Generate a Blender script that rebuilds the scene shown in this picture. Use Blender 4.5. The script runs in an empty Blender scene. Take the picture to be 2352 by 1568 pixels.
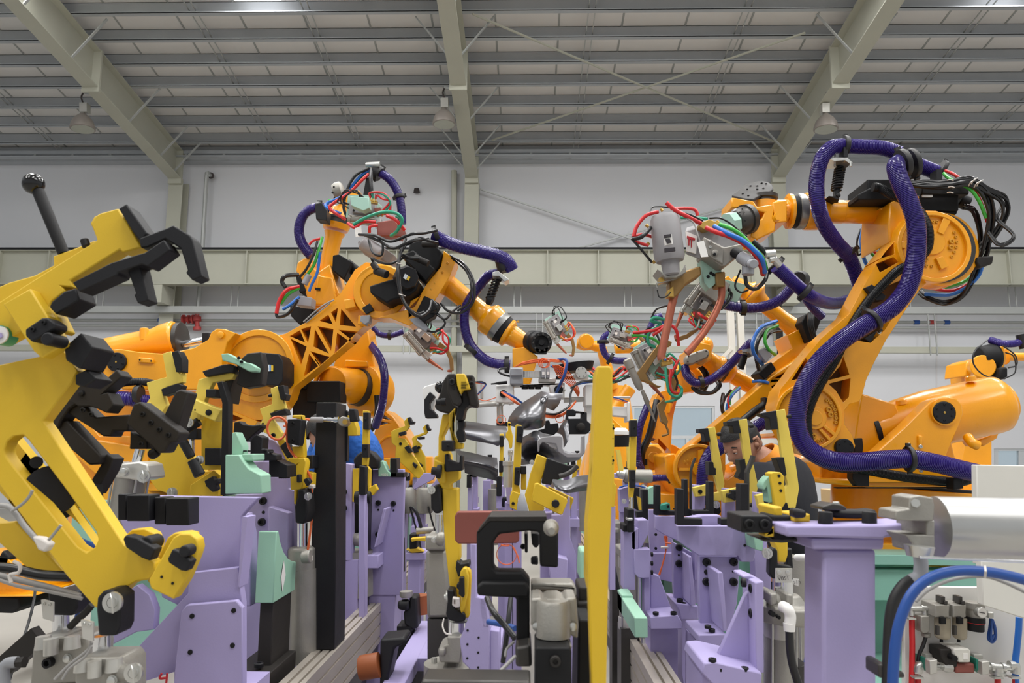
import bpy, bmesh, math, random
from mathutils import Vector as Vc, Matrix, Euler
from mathutils.geometry import tessellate_polygon
random.seed(4)
S = bpy.context.scene; COL = S.collection
# ---------- camera, world, lights, exposure ----------
F = 1700.0; W, H = 2352, 1568; CAMZ = 1.45
cam = bpy.data.objects.new('camera', bpy.data.cameras.new('camera')); COL.objects.link(cam)
cam.data.sensor_width = 36; cam.data.lens = F/W*36; cam.data.clip_start = .05; cam.data.clip_end = 200
VPX, VPY = 1212, 1030
pitch = math.atan((VPY-H/2)/F); yaw = math.atan((VPX-W/2)/F*math.cos(pitch))
cam.location = (0, 0, CAMZ); cam.rotation_euler = (Euler((math.pi/2+pitch, 0, yaw)).to_matrix() @ Euler((0, 0, .0052)).to_matrix()).to_euler()
S.camera = cam
cam.data.dof.use_dof = True; cam.data.dof.focus_distance = 4.4; cam.data.dof.aperture_fstop = 9
S.view_settings.view_transform = 'Standard'; S.view_settings.look = 'None'
S.view_settings.gamma = 1; S.view_settings.use_curve_mapping = False; S.view_settings.exposure = -0.18
wd = bpy.data.worlds.new('overcast'); S.world = wd; wd.use_nodes = True
bg = wd.node_tree.nodes['Background']; bg.inputs[0].default_value = (.95, .98, 1, 1); bg.inputs[1].default_value = .68
def area(x, y, z, sx, sy, p, rx=0):
    l = bpy.data.lights.new('roof_light', 'AREA'); l.shape = 'RECTANGLE'; l.size = sx; l.size_y = sy; l.energy = p; l.color = (1, .99, .97)
    o = bpy.data.objects.new('roof_light', l); o.location = (x, y, z); o.rotation_euler = (rx, 0, 0); COL.objects.link(o)
for X in (-8.4, -4.4, 0.6, 4.6, 8.8):
    area(X, 9.6, 9.2, .9, 2.6, 200); area(X, 4.2, 10.0, .9, 3.4, 280); area(X, -2.5, 9.6, .9, 3.4, 230)
# ---------- helpers: px + depth -> world ----------
RM = cam.rotation_euler.to_matrix(); VW = [0, 0, 1, 1, 0, 1]
def view(ox=0, oy=0, s=1, rot=0, flip=1): a = math.radians(rot); VW[:] = [ox, oy, s, math.cos(a), math.sin(a), flip]
def P(x, y, Y):
    x, y = x*VW[5]/VW[2], y/VW[2]; x, y = VW[0]+x*VW[3]-y*VW[4], VW[1]+x*VW[4]+y*VW[3]
    d = RM @ Vc(((x-W/2)/F, -(y-H/2)/F, -1))
    return Vc((0, 0, CAMZ)) + d*(Y/d.y)
def R(r, Y): return r/VW[2]/F*Y
def ip(v):
    return v if isinstance(v, Vc) else P(*v)
MATS = {}
def mat(n, c, rough=.5, metal=0, var=.12, vs=6, bump=.0, bs=60, emit=0, trans=0, coat=0, spec=.5, dirt=None, alpha=1):
    m = bpy.data.materials.new(n); m.use_nodes = True; nt = m.node_tree; N = nt.nodes; L = nt.links
    b = N['Principled BSDF']; lin = [((v/255)/12.92 if v/255 <= .04045 else ((v/255+.055)/1.055)**2.4) for v in c]+[1]
    b.inputs['Base Color'].default_value = lin; b.inputs['Roughness'].default_value = rough; b.inputs['Metallic'].default_value = metal
    b.inputs['Specular IOR Level'].default_value = spec; b.inputs['Coat Weight'].default_value = coat; b.inputs['Coat Roughness'].default_value = .15
    if trans: b.inputs['Transmission Weight'].default_value = trans; b.inputs['IOR'].default_value = 1.2
    if alpha < 1: b.inputs['Alpha'].default_value = alpha
    if emit: b.inputs['Emission Color'].default_value = lin; b.inputs['Emission Strength'].default_value = emit
    tc = N.new('ShaderNodeTexCoord')
    if var:
        nz = N.new('ShaderNodeTexNoise'); nz.inputs['Scale'].default_value = vs; nz.inputs['Detail'].default_value = 6; L.new(tc.outputs['Object'], nz.inputs['Vector'])
        mx = N.new('ShaderNodeMix'); mx.data_type = 'RGBA'
        mx.inputs[6].default_value = [v*(1-var) for v in lin[:3]]+[1]; mx.inputs[7].default_value = [min(1, v*(1+var)) for v in lin[:3]]+[1]
        L.new(nz.outputs['Fac'], mx.inputs[0]); out = mx.outputs[2]
        if dirt:
            n2 = N.new('ShaderNodeTexNoise'); n2.inputs['Scale'].default_value = vs*2.3; n2.inputs['Detail'].default_value = 8; L.new(tc.outputs['Object'], n2.inputs['Vector'])
            rp = N.new('ShaderNodeValToRGB'); rp.color_ramp.elements[0].position = .55; rp.color_ramp.elements[1].position = .75; L.new(n2.outputs['Fac'], rp.inputs[0])
            m2 = N.new('ShaderNodeMix'); m2.data_type = 'RGBA'; L.new(rp.outputs[0], m2.inputs[0]); L.new(out, m2.inputs[6]); m2.inputs[7].default_value = [((v/255)**2.2) for v in dirt]+[1]; out = m2.outputs[2]
        L.new(out, b.inputs['Base Color'])
        mr = N.new('ShaderNodeMapRange'); mr.inputs[3].default_value = max(.03, rough-.1); mr.inputs[4].default_value = min(1, rough+.12)
        L.new(nz.outputs['Fac'], mr.inputs[0]); L.new(mr.outputs[0], b.inputs['Roughness'])
    if bump:
        nb = N.new('ShaderNodeTexNoise'); nb.inputs['Scale'].default_value = bs; nb.inputs['Detail'].default_value = 3; L.new(tc.outputs['Object'], nb.inputs['Vector'])
        bp = N.new('ShaderNodeBump'); bp.inputs['Strength'].default_value = bump; bp.inputs['Distance'].default_value = .004
        L.new(nb.outputs['Fac'], bp.inputs['Height']); L.new(bp.outputs[0], b.inputs['Normal'])
    MATS[n] = m
for a in (
 ('yellow', (216,178,36), .5, 0, .07, 9, .05, 300), ('pale_yellow', (228,202,86), .5, 0, .06, 9, .05, 300),
 ('orange', (242,162,8), .3, 0, .1, 5, .12, 130, 0, 0, .35), ('grimy_shade', (104,70,22), .6, 0, .3, 9), ('gear_steel', (140,140,138), .35, .6, .12, 20), ('rust', (140,74,34), .5, 0, .2, 10), ('orange_worn', (214,150,30), .42, 0, .25, 7, .15, 130),  # arm_web colour: grime plus painted-in shade of the arm openings
 ('lilac', (164,154,198), .55, 0, .07, 5, .06, 250), ('teal', (136,184,170), .5, 0, .08, 4, .05, 150),
 ('green_block', (148,192,168), .55, 0, .06, 12, .05, 200), ('green_pad', (40,130,110), .5, 0, .08),
 ('black', (27,27,30), .5, 0, .2, 14, .06, 260, 0, 0, 0, .3), ('gloss_black', (16,16,18), .12, 0, 0), ('matt_black', (20,20,22), .6, 0, .2, 14, 0, 60, 0, 0, 0, .3), ('steel_dark', (70,68,66), .4, .5, .2, 10),
 ('brown_black', (42,39,37), .55, 0, .2, 10, 0, 60, 0, 0, 0, .3), ('alu', (196,194,188), .38, .55, .08, 12, .04, 300), ('alu_rail', (188,180,170), .42, .5, .14, 7, .05, 200),
 ('alu_cyl', (186,186,184), .36, .85, .08, 12), ('cast_alu', (154,151,144), .48, .5, .16, 20, .15, 200), ('chrome', (226,228,232), .12, 1, 0), ('zinc', (200,200,196), .3, .8, .1, 30),
 ('copper', (176,104,82), .42, .6, .22, 16), ('brass', (196,160,84), .35, .8, .12, 16), ('bronze', (150,118,72), .45, .6, .2, 14), ('redcu', (140,80,72), .5, .3, .25, 8, .08, 120),
 ('pressed', (108,108,111), .32, .85, .12, 6), ('hose', (52,38,118), .26, 0, .1, 12, 0, 0, 0, 0, .3), ('hose_black', (26,26,28), .34, 0, .1, 12), ('rubber', (32,31,32), .5, 0, .15, 14),
 ('red', (205,40,44), .35, 0, .08), ('green', (60,170,60), .35, 0, .08), ('sea', (40,150,120), .35, 0, .08), ('blue', (40,110,200), .35, 0, .08), ('blue_hose', (34,76,150), .38, 0, .1),
 ('orange_cable', (232,110,60), .42, 0, .1), ('grey_cable', (150,148,146), .45, 0, .1), ('grey_plastic', (150,152,158), .5, 0, .06), ('grey_paint', (146,144,146), .5, 0, .06, 8),
 ('mint', (160,196,182), .5, 0, .08), ('white', (232,230,226), .5, 0, .03), ('offwhite', (214,212,204), .5, 0, .05), ('tie', (208,202,196), .5, 0, .05),
 ('wall', (212,213,217), .85, 0, .04, .7, .12, 6), ('wall_low', (206,204,206), .85, 0, .05, .6, .1, 6), ('panel', (230,228,226), .75, 0, .06, 1.2), ('purlin', (176,180,184), .5, .2, .12, 2),
 ('frame', (180,180,166), .6, 0, .07, 2, .04, 30), ('gal', (176,178,176), .5, .3, .1, 4), ('dark_trim', (60,52,52), .7, 0, .1), ('pipe_red', (170,60,58), .5), ('pipe_blue', (40,80,150), .5),
 ('concrete', (160,156,149), .7, 0, .14, 1.5, .15, 30), ('lamp', (150,142,136), .4, .4, .08), ('lens', (170,172,160), .3), ('glow', (250,252,255), .5, 0, 0, 1, 0, 1, 5),
 ('skin', (176,128,104), .55, 0, .08, 20), ('hair', (22,20,20), .55, 0, .3, 60, .5, 200), ('navy', (18,20,30), .85, 0, .2, 14, .15, 90), ('coat_blue', (40,98,182), .8, 0, .16, 8, .9, 9), ('collar', (240,150,50), .8, 0, .08),
 ('label_white', (222,228,232), .5, 0, .02), ('label_blue', (80,140,200), .5, 0, .02), ('ink', (40,34,40), .6, 0, 0), ('ink_red', (190,40,50), .6, 0, 0), ('led', (255,60,60), .5, 0, 0, 1, 0, 1, 2),
 ('glass', (214,228,236), .08, 0, 0, 1, 0, 1, 0, .9), ('alu_frame', (205,208,210), .45, .3, .05), ('bowl', (190,180,160), .2, 0, .1, 6, 0, 1, 0, .25), ('card', (196,170,130), .8, 0, .08), ('outside', (170,192,204), .9, 0, .15, 1)): mat(*a)
MATS['coat_blue'].node_tree.nodes['Bump'].inputs['Distance'].default_value = .05
# ---------- geometry makers: each returns (verts, faces) ----------
def pl(Y, d, pts, holes=()):
    """plate: outline in px at depth Y (or per-point third value = extra depth), extruded d metres away"""
    rings = [list(pts)]+[list(h) for h in holes]; V = []; idx = []
    fl = [[P(p[0], p[1], Y+(p[2] if len(p) > 2 else 0)) for p in r] for r in rings]
    allv = [v for r in fl for v in r]; n = len(allv)
    if holes:
        bm = bmesh.new(); bv = [bm.verts.new((v.x, v.z, 0)) for v in allv]; o = 0; ed = []
        for i, q in enumerate(bv): q.index = i
        for r in fl: ed += [bm.edges.new((bv[o+i], bv[o+(i+1) % len(r)])) for i in range(len(r))]; o += len(r)
        bmesh.ops.triangle_fill(bm, use_beauty=True, use_dissolve=False, edges=ed)
        tris = [[v.index for v in f.verts] for f in bm.faces]; bm.free()
    V = allv+[v+Vc((0, d, 0)) for v in allv]; Fc = []
    if len(rings) == 1: Fc = [list(range(n)), [n+i for i in range(n)][::-1]]
    else:
        for t in tris: Fc += [list(t), [n+i for i in t][::-1]]
    o = 0
    for r in fl:
        k = len(r)
        for i in range(k): a, b = o+i, o+(i+1) % k; Fc.append([a, a+n, b+n, b])
        o += k
    return V, Fc
def bx(Y, d, x0, y0, x1, y1): return pl(Y, d, [(x0, y0), (x1, y0), (x1, y1), (x0, y1)])
def wb(a, b):
    x0, y0, z0 = a; x1, y1, z1 = b
    V = [Vc((x, y, z)) for x in (x0, x1) for y in (y0, y1) for z in (z0, z1)]
    return V, [[0,1,3,2],[4,6,7,5],[0,4,5,1],[2,3,7,6],[0,2,6,4],[1,5,7,3]]
def bar(a, b, w, h, up=(0, 0, 1)):
    """square bar between two points, section w x h metres"""
    a = ip(a); b = ip(b); t = (b-a).normalized(); s = t.cross(Vc(up))
    if s.length < 1e-3: s = t.cross(Vc((0, 1, 0)))
    s.normalize(); u = s.cross(t); V = []
    for p in (a, b):
        for i, j in ((-1,-1),(1,-1),(1,1),(-1,1)): V.append(p+s*(i*w/2)+u*(j*h/2))
    return V, [[0,1,2,3],[7,6,5,4],[0,4,5,1],[1,5,6,2],[2,6,7,3],[3,7,4,0]]
def sweep(C, Rr, n, cap=True):
    V = []; Fc = []; t = (C[1]-C[0]).normalized(); s = t.orthogonal().normalized()
    for i, c in enumerate(C):
        t = (C[min(i+1, len(C)-1)]-C[max(i-1, 0)])
        t = t.normalized() if t.length > 1e-9 else Vc((0, 1, 0))
        s = (s-t*s.dot(t)); s = s.normalized() if s.length > 1e-6 else t.orthogonal().normalized(); u = t.cross(s)
        for k in range(n): a = 2*math.pi*k/n; V.append(c+(s*math.cos(a)+u*math.sin(a))*Rr[i])
    for i in range(len(C)-1):
        for k in range(n): a = i*n+k; b = i*n+(k+1) % n; Fc.append([a, b, b+n, a+n])
    if cap: Fc.append(list(range(n))[::-1]); Fc.append([(len(C)-1)*n+k for k in range(n)])
    return V, Fc
def lt(a, b, prof, n=24):
    """lathe from a to b, prof = [(t along 0..1, radius px at a)]"""
    Ya = a[2] if not isinstance(a, Vc) else None
    A = ip(a); B = ip(b); k = (R(1, Ya) if Ya else 1); ax = B-A; t = ax.normalized(); s = t.orthogonal().normalized(); u = t.cross(s); V = []; Fc = []
    for q, r in prof:
        for j in range(n): g = 2*math.pi*j/n; V.append(A+ax*q+(s*math.cos(g)+u*math.sin(g))*max(r*k, 1e-5))
    for i in range(len(prof)-1):
        for j in range(n): a_, b_ = i*n+j, i*n+(j+1) % n; Fc.append([a_, b_, b_+n, a_+n])
    Fc.append(list(range(n))[::-1]); Fc.append([(len(prof)-1)*n+j for j in range(n)])
    return V, Fc
def cy(a, b, r, r2=None, n=20): return lt(a, b, [(0, r), (1, r if r2 is None else r2)], n)
def dc(x, y, Y, r, d, n=28): p = P(x, y, Y); return lt2(p, p+Vc((0, d, 0)), R(r, Y), n)
def lt2(A, B, r, n=20, r2=None): return lt(A, B, [(0, r), (1, r if r2 is None else r2)], n)
def ring(x, y, Y, ro, ri, d, n=32, a0=0, a1=360):
    full = a1-a0 >= 360; m = n if full else n+1; V = []; Fc = []
    c = P(x, y, Y); k = R(1, Y)
    for i in range(m):
        g = math.radians(a0+(a1-a0)*i/n)
        for rr, dd in ((ro, 0), (ri, 0), (ri, d), (ro, d)): V.append(c+Vc((math.cos(g)*rr*k, dd, -math.sin(g)*rr*k)))
    for i in range(m if full else m-1):
        a = i*4; b = ((i+1) % m)*4
        for j in range(4): Fc.append([a+j, b+j, b+(j+1) % 4, a+(j+1) % 4])
    if not full: Fc += [[0,1,2,3], [4*(m-1)+j for j in (3,2,1,0)]]
    return V, Fc
def spline(pts, step=None, seg=8):
    Q = [ip(p) for p in pts]; out = []
    if len(Q) == 2: return [Q[0].lerp(Q[1], i/seg) for i in range(seg+1)]
    Q = [Q[0]*2-Q[1]]+Q+[Q[-1]*2-Q[-2]]
    for i in range(1, len(Q)-2):
        p0, p1, p2, p3 = Q[i-1:i+3]
        for j in range(seg):
            t = j/seg; out.append(.5*((2*p1)+(p2-p0)*t+(2*p0-5*p1+4*p2-p3)*t*t+(3*p1-p0-3*p2+p3)*t**3))
    out.append(Q[-2])
    if step:
        o2 = [out[0]]; need = step
        for a, b in zip(out, out[1:]):
            L = (b-a).length
            while L >= need: a = a.lerp(b, need/L); o2.append(a); L = (b-a).length; need = step
            need -= L
        out = o2 if len(o2) > 1 else out
    return out
def tb(pts, r, n=8, seg=6):
    """smooth tube through (x,y,Y) points, r px at the first point's depth"""
    k = R(r, pts[0][2]) if not isinstance(pts[0], Vc) else r
    C = spline(pts, seg=seg); return sweep(C, [k]*len(C), n)
def corr(pts, r, pitch, n=14, amp=.13):
    """corrugated hose"""
    Y = pts[0][2]; k = R(r, Y); st = R(pitch, Y)/4
    C = spline(pts, step=st, seg=14); rr = [k*(1 if i % 4 < 2 else 1-amp) for i in range(len(C))]
    return sweep(C, rr, n)
def sp(x, y, Y, r, n=16, sx=1, sz=1, sy=1):
    c = P(x, y, Y) if not isinstance(x, Vc) else x; k = R(r, Y) if not isinstance(x, Vc) else r; V = []; Fc = []; m = n//2
    for i in range(m+1):
        th = math.pi*i/m
        for j in range(n): ph = 2*math.pi*j/n; V.append(c+Vc((math.sin(th)*math.cos(ph)*k*sx, math.sin(th)*math.sin(ph)*k*sy, math.cos(th)*k*sz)))
    for i in range(m):
        for j in range(n): a = i*n+j; b = i*n+(j+1) % n; Fc.append([a, a+n, b+n, b])
    return V, Fc
def hull(pa, Ya, pb, Yb):
    """loft between two outlines with the same number of points at two depths"""
    V = [P(x, y, Ya) for x, y in pa]+[P(x, y, Yb) for x, y in pb]; n = len(pa)
    return V, [list(range(n)), [n+i for i in range(n)][::-1]]+[[i, i+n, (i+1) % n+n, (i+1) % n] for i in range(n)]
def sheet(rows, th=.003):
    """thin curved panel lofted through rows of (x,y,Y) points"""
    G = [spline(r, seg=4) for r in rows]; m = len(G[0]); cols = [spline([g[j] for g in G], seg=4) for j in range(m)]; q = len(cols[0])
    V = [cols[j][i] for i in range(q) for j in range(m)]; Fc = []
    o = len(V); nn = Vc((0, th, th*.5)); V += [v+nn for v in V]
    for i in range(q-1):
        for j in range(m-1): a = i*m+j; Fc.append([a, a+1, a+m+1, a+m]); Fc.append([o+a, o+a+m, o+a+m+1, o+a+1])
    for i in range(q-1): a = i*m; Fc.append([a, a+m, o+a+m, o+a]); a = i*m+m-1; Fc.append([a, o+a, o+a+m, a+m])
    for j in range(m-1): Fc.append([j, o+j, o+j+1, j+1]); a = (q-1)*m+j; Fc.append([a, a+1, o+a+1, o+a])
    return V, Fc
# ---------- objects ----------
ALLM = []
def clusters(gs):
    """groups the shapes that touch one another (boxes within 3 mm)"""
    bb = [[(min(q[i] for q in v)-.0015, max(q[i] for q in v)+.0015) for i in range(3)] for v, f in gs]; own = list(range(len(gs)))
    def root(i):
        while own[i] != i: i = own[i]
        return i
    for i in range(len(gs)):
        for j in range(i):
            if all(bb[i][k][0] <= bb[j][k][1] and bb[j][k][0] <= bb[i][k][1] for k in range(3)): own[root(i)] = root(j)
    out = {}
    for i, g in enumerate(gs): out.setdefault(root(i), []).append(g)
    return list(out.values())
def part(name, par, m, *geos, bev=0, smooth=True, kind=None, label=None):
    gs = [q for g in geos for q in (g if isinstance(g, list) else [g])]
    if par is not None and len(gs) > 1 and not kind:
        cl = clusters(gs)
        if len(cl) > 1: return [part(name, par, m, c, bev=bev, smooth=smooth, kind='', label=label) for c in cl][0]
    V = []; Fc = []
    for g in (gs,):
        for v, f in g: o = len(V); V += [tuple(q) for q in v]; Fc += [[i+o for i in ff] for ff in f]
    me = bpy.data.meshes.new(name); me.from_pydata(V, [], Fc); me.materials.append(MATS[m] if isinstance(m, str) else m)
    b = bmesh.new(); b.from_mesh(me); bmesh.ops.recalc_face_normals(b, faces=b.faces); b.to_mesh(me); b.free()
    if smooth:
        me.polygons.foreach_set('use_smooth', [True]*len(me.polygons)); me.set_sharp_from_angle(angle=math.radians(38))
    o = bpy.data.objects.new(name, me); COL.objects.link(o); o.parent = par
    if bev:
        md = o.modifiers.new('bevel', 'BEVEL'); md.width = bev; md.segments = 2; md.limit_method = 'ANGLE'; md.angle_limit = math.radians(40)
    if kind: o['kind'] = kind
    if label: o['label'] = label
    return o
def thing(name, label, cat, group=None):
    o = bpy.data.objects.new(name, None); COL.objects.link(o); o.empty_display_size = .1
    o['label'] = label; o['category'] = cat
    if group: o['group'] = group
    return o
def tag(o, label, cat, group=None):
    o['label'] = label; o['category'] = cat
    if group: o['group'] = group
    return o
SH = {}
def shared(key, m):
    k = (key, m)
    if k in SH: return SH[k]
    n = 14
    if key == 'bolt':      # cap screw, unit radius, axis -Y (towards camera)
        pr = [(0, 1), (-.75, 1), (-.9, .86), (-.9, .5), (-.45, .45)]
    elif key == 'stud': pr = [(0, 1), (-.4, 1), (-.5, .8)]
    else: pr = [(0, 1.25), (-.2, 1.25), (-.2, 1), (-.9, 1), (-1, .85)]
    V = []; Fc = []
    for y, r in pr:
        for j in range(n): a = 2*math.pi*j/n; V.append((math.cos(a)*r, y, math.sin(a)*r))
    for i in range(len(pr)-1):
        for j in range(n): a, b = i*n+j, i*n+(j+1) % n; Fc.append([a, b, b+n, a+n])
    Fc.append([(len(pr)-1)*n+j for j in range(n)])
    me = bpy.data.meshes.new(key); me.from_pydata(V, [], Fc); me.materials.append(MATS[m])
    b = bmesh.new(); b.from_mesh(me); bmesh.ops.recalc_face_normals(b, faces=b.faces); b.to_mesh(me); b.free()
    me.polygons.foreach_set('use_smooth', [True]*len(me.polygons)); me.set_sharp_from_angle(angle=math.radians(38))
    SH[k] = me; return me
def bolt(par, x, y, Y, r, m='black', key='bolt', rot=None, name='bolt'):
    o = bpy.data.objects.new(name, shared(key, m)); COL.objects.link(o); o.parent = par
    o.location = P(x, y, Y); k = R(r, Y); o.scale = (k, k, k)
    if rot: o.rotation_euler = rot
    return o
def bolts(par, Y, r, pts, m='black', key='bolt', rot=None, name='bolt'):
    for x, y in pts: bolt(par, x, y, Y, r, m, key, rot, name)
UP = (-math.pi/2, 0, 0); RIGHT = (0, 0, math.pi/2); LEFT = (0, 0, -math.pi/2)
def text(name, par, m, s, x, y, Y, h, rot=0, w=None, label=None):
    cu = bpy.data.curves.new(name, 'FONT'); cu.body = s; cu.align_x = 'CENTER'; cu.align_y = 'CENTER'; cu.size = R(h, Y)*1.35; cu.extrude = .0004
    o = bpy.data.objects.new(name, cu); COL.objects.link(o); o.parent = par; o.location = P(x, y, Y); o.rotation_euler = Euler((math.pi/2, math.radians(rot), 0)); cu.materials.append(MATS[m])
    bpy.context.view_layer.update(); me = bpy.data.meshes.new_from_object(o.evaluated_get(bpy.context.evaluated_depsgraph_get())); mw = o.rotation_euler.to_matrix().to_4x4(); mw.translation = o.location; me.transform(mw)
    bpy.data.objects.remove(o); o = bpy.data.objects.new(name, me); COL.objects.link(o); o.parent = par
    return o
def finalise():
    """origins: every part's own at its centre, every thing's at its base"""
    for o in list(COL.objects): o['_w'] = 0
    wl = {}; objs = list(COL.objects)
    for o in objs:
        if o.type == 'MESH' and o.data.users == 1 and o.location.length < 1e-6:
            vs = o.data.vertices
            if not len(vs): continue
            c = Vc([(min(v.co[i] for v in vs)+max(v.co[i] for v in vs))/2 for i in range(3)])
            if o.parent is None: c.z = min(v.co.z for v in vs)
            o.data.transform(Matrix.Translation(-c)); wl[o] = c
        else: wl[o] = o.location.copy()
    def desc(o):
        for c in kids.get(o, ()): yield c; yield from desc(c)
    kids = {}
    for o in objs:
        if o.parent: kids.setdefault(o.parent, []).append(o)
    for o in objs:
        if o.type == 'EMPTY' and o.parent is None:
            q = [(wl[c], c) for c in desc(o)]
            if not q: continue
            xs = [w.x for w, c in q]; ys = [w.y for w, c in q]
            z = min((w.z-max(c.dimensions.z/2, 0) if c.type == 'MESH' else w.z) for w, c in q)
            wl[o] = Vc(((min(xs)+max(xs))/2, (min(ys)+max(ys))/2, z))
    for o in objs:
        o.location = wl[o]-(wl[o.parent] if o.parent else Vc((0, 0, 0)))
        del o['_w']
# ---------- setting ----------
def struct(o): o['kind'] = 'structure'; return o
WY = 17.4; RS = .156; KZ = CAMZ+9.75
def zr(Y): return KZ-RS*Y            # underside of purlins
flo = struct(part('floor', None, 'concrete', wb((-22, -12, -.3), (24, WY+.3, 0))))
for i, (x0, x1, y0, y1) in enumerate([(-9, -2.2, 8.2, 8.32), (2.6, 12, 9.0, 9.12), (-9, -2.6, 4.2, 4.3)]):
    part('floor_line', flo, 'white', wb((x0, y0, -.001), (x1, y1, .004)))
wins = [(1452, 932, 1642, 1072), (2283, 1030, 2420, 1092)]
view()
hl = [[P(a, b, WY), P(c, b, WY), P(c, d, WY), P(a, d, WY)] for a, b, c, d in wins]
# far wall with window openings
wall = struct(part('wall_back', None, 'wall', pl(WY, .25, [(-700, 330), (3100, 330), (3100, 1195), (-700, 1195)], [[(a, b), (c, b), (c, d), (a, d)] for a, b, c, d in wins])))
part('wall_joint', wall, 'dark_trim', bx(WY-.01, .03, -700, 572, 3100, 576))
for x in (740, 1500, 2150): part('wall_joint', wall, 'wall_low', bx(WY-.012, .03, x, 660, x+3, 1190))
wl_l = struct(part('wall_left', None, 'wall', wb((-22.2, -12, 0), (-22, 4, 8))))
ceil = bpy.data.objects.new('ceiling', None); COL.objects.link(ceil); ceil['kind'] = 'structure'
RIDGE = -1.5
def slope_pt(x, Y, dz):
    return Vc((x, Y, (zr(Y) if Y > RIDGE else 2*zr(RIDGE)-zr(Y)-0)+dz)) if Y > RIDGE else Vc((x, Y, zr(2*RIDGE-Y)+dz))
x = -15.0; i = 0
while x < 17:
    for (ya, yb) in ((WY+.4, RIDGE), (RIDGE, -12)):
        a = slope_pt(x, ya, .27); b = slope_pt(x+1.17, ya, .27); c = slope_pt(x+1.17, yb-.0001, .27); d = slope_pt(x, yb-.0001, .27)
        z = Vc((0, 0, .06)); part('roof_panel', ceil, 'panel', ([a, b, c, d, a+z, b+z, c+z, d+z], [[0,1,2,3],[7,6,5,4],[0,4,5,1],[1,5,6,2],[2,6,7,3],[3,7,4,0]]))
    part('panel_seam', ceil, 'gal', bar(slope_pt(x-.015, WY+.3, .275), slope_pt(x-.015, RIDGE, .275), .035, .03))
    x += 1.2; i += 1
def purlin(Y, dz=0):
    z = (zr(Y) if Y > RIDGE else zr(2*RIDGE-Y))+dz; f = .09
    part('purlin', ceil, 'purlin', wb((-15, Y, z), (17, Y+.012, z+.27)), wb((-15, Y-f, z), (17, Y, z+.01)), wb((-15, Y-f, z), (17, Y-f+.01, z+.03)), wb((-15, Y, z+.26), (17, Y+f, z+.27)))
Y = 16.63; k = 0
while Y > -12: purlin(Y); Y -= .70 if Y > 6 else 1.6
for X in (-13.6, -11.5, -6.2, -4.1, 1.1, 3.9, 8.2, 10.6, 13):   # sag rods between the purlins
    for dx in (0, .12):
        part('sag_rod', ceil, 'gal', bar(slope_pt(X+dx, 17, .09), slope_pt(X+dx, 6.5, .09), .018, .018))
# eave channel with brackets
z = zr(17)
part('eave_channel', ceil, 'purlin', wb((-15, 16.95, z-.06), (17, 17.0, z+.03)), wb((-15, 16.85, z-.17), (17, 17.0, z-.14)), wb((-15, 17.15, z-.17), (17, WY, z+.2)))
x = -14.8
while x < 17: part('eave_bracket', ceil, 'gal', bar(Vc((x, 16.97, z-.15)), Vc((x, 16.97, z-.05)), .06, .03)); x += .93
part('roof_light_panel', ceil, 'glow', [wb((X-.2, 11.95, zr(12)+.03), (X+.2, 12.15, zr(12)+.13)) for X in (-5.05, -4.62)])
for X in (-4.8, 8.5):
    area(X, 12.05, zr(12.1)+.02, 1.6, .12, 26, 0)
part('roof_light_panel', ceil, 'glow', wb((8.1, 11.95, zr(12)+.03), (8.9, 12.15, zr(12)+.13)))
for X in (-8.4, -4.4, .6, 4.6, 8.8):
    for Yc, hh in ((9.6, 1.3), (4.2, 1.7), (-2.5, 1.7)):
        q = [slope_pt(X-.45, Yc-hh, .1), slope_pt(X+.45, Yc-hh, .1), slope_pt(X+.45, Yc+hh, .1), slope_pt(X-.45, Yc+hh, .1)]
        zz = Vc((0, 0, .02)); part('roof_light_panel', ceil, 'glow', (q+[v+zz for v in q], [[0,1,2,3],[7,6,5,4],[0,4,5,1],[1,5,6,2],[2,6,7,3],[3,7,4,0]]))
# portal frames
names = ['leftmost', 'middle', 'right hand']
for i, X in enumerate((-8.5, -1.34, 5.95)):
    t = thing('steel_portal', f'{names[i]} steel portal frame with beige column and sloping rafter', 'steel frame', 'roof portal frames')
    part('column', t, 'frame', wb((X-.17, 16.98, 0), (X+.17, 17.0, 7.85)), wb((X-.01, 17.0, 0), (X+.01, 17.3, 7.85)), wb((X-.17, 17.3, 0), (X+.17, 17.32, 7.85)))
    def rz(Y): return 7.84+.144*(17-Y)
    ya, yb = 17.0, RIDGE; V = []
    top = [Vc((X, y, zr(y)-.005)) for y in (17.3, RIDGE)]; bot = [Vc((X, y, rz(y))) for y in (17.0, RIDGE)]
    d = Vc((.008, 0, 0)); web = [top[0], top[1], bot[1], bot[0]]
    part('rafter', t, 'frame', ([v-d for v in web]+[v+d for v in web], [[0,1,2,3],[7,6,5,4],[0,4,5,1],[1,5,6,2],[2,6,7,3],[3,7,4,0]]),
         bar(bot[0], bot[1], .3, .02), bar(top[0]-Vc((0,0,.01)), top[1]-Vc((0,0,.01)), .3, .02))
    part('end_plate', t, 'frame', wb((X-.16, 16.9, 7.72), (X+.16, 16.98, zr(17))))
    for y in (13.35, 7.5): part('splice_plate', t, 'frame', wb((X-.17, y, rz(y)-.1), (X+.17, y+.05, zr(y))))
    for y in (16.62, 15.94, 14.58, 12.54, 11.2):
        for s in (-1, 1):
            part('brace', t, 'gal', bar(Vc((X+s*.12, y, rz(y)+.03)), Vc((X+s*.72, y, zr(y)+.03)), .05, .02))
    t2 = None
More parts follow.
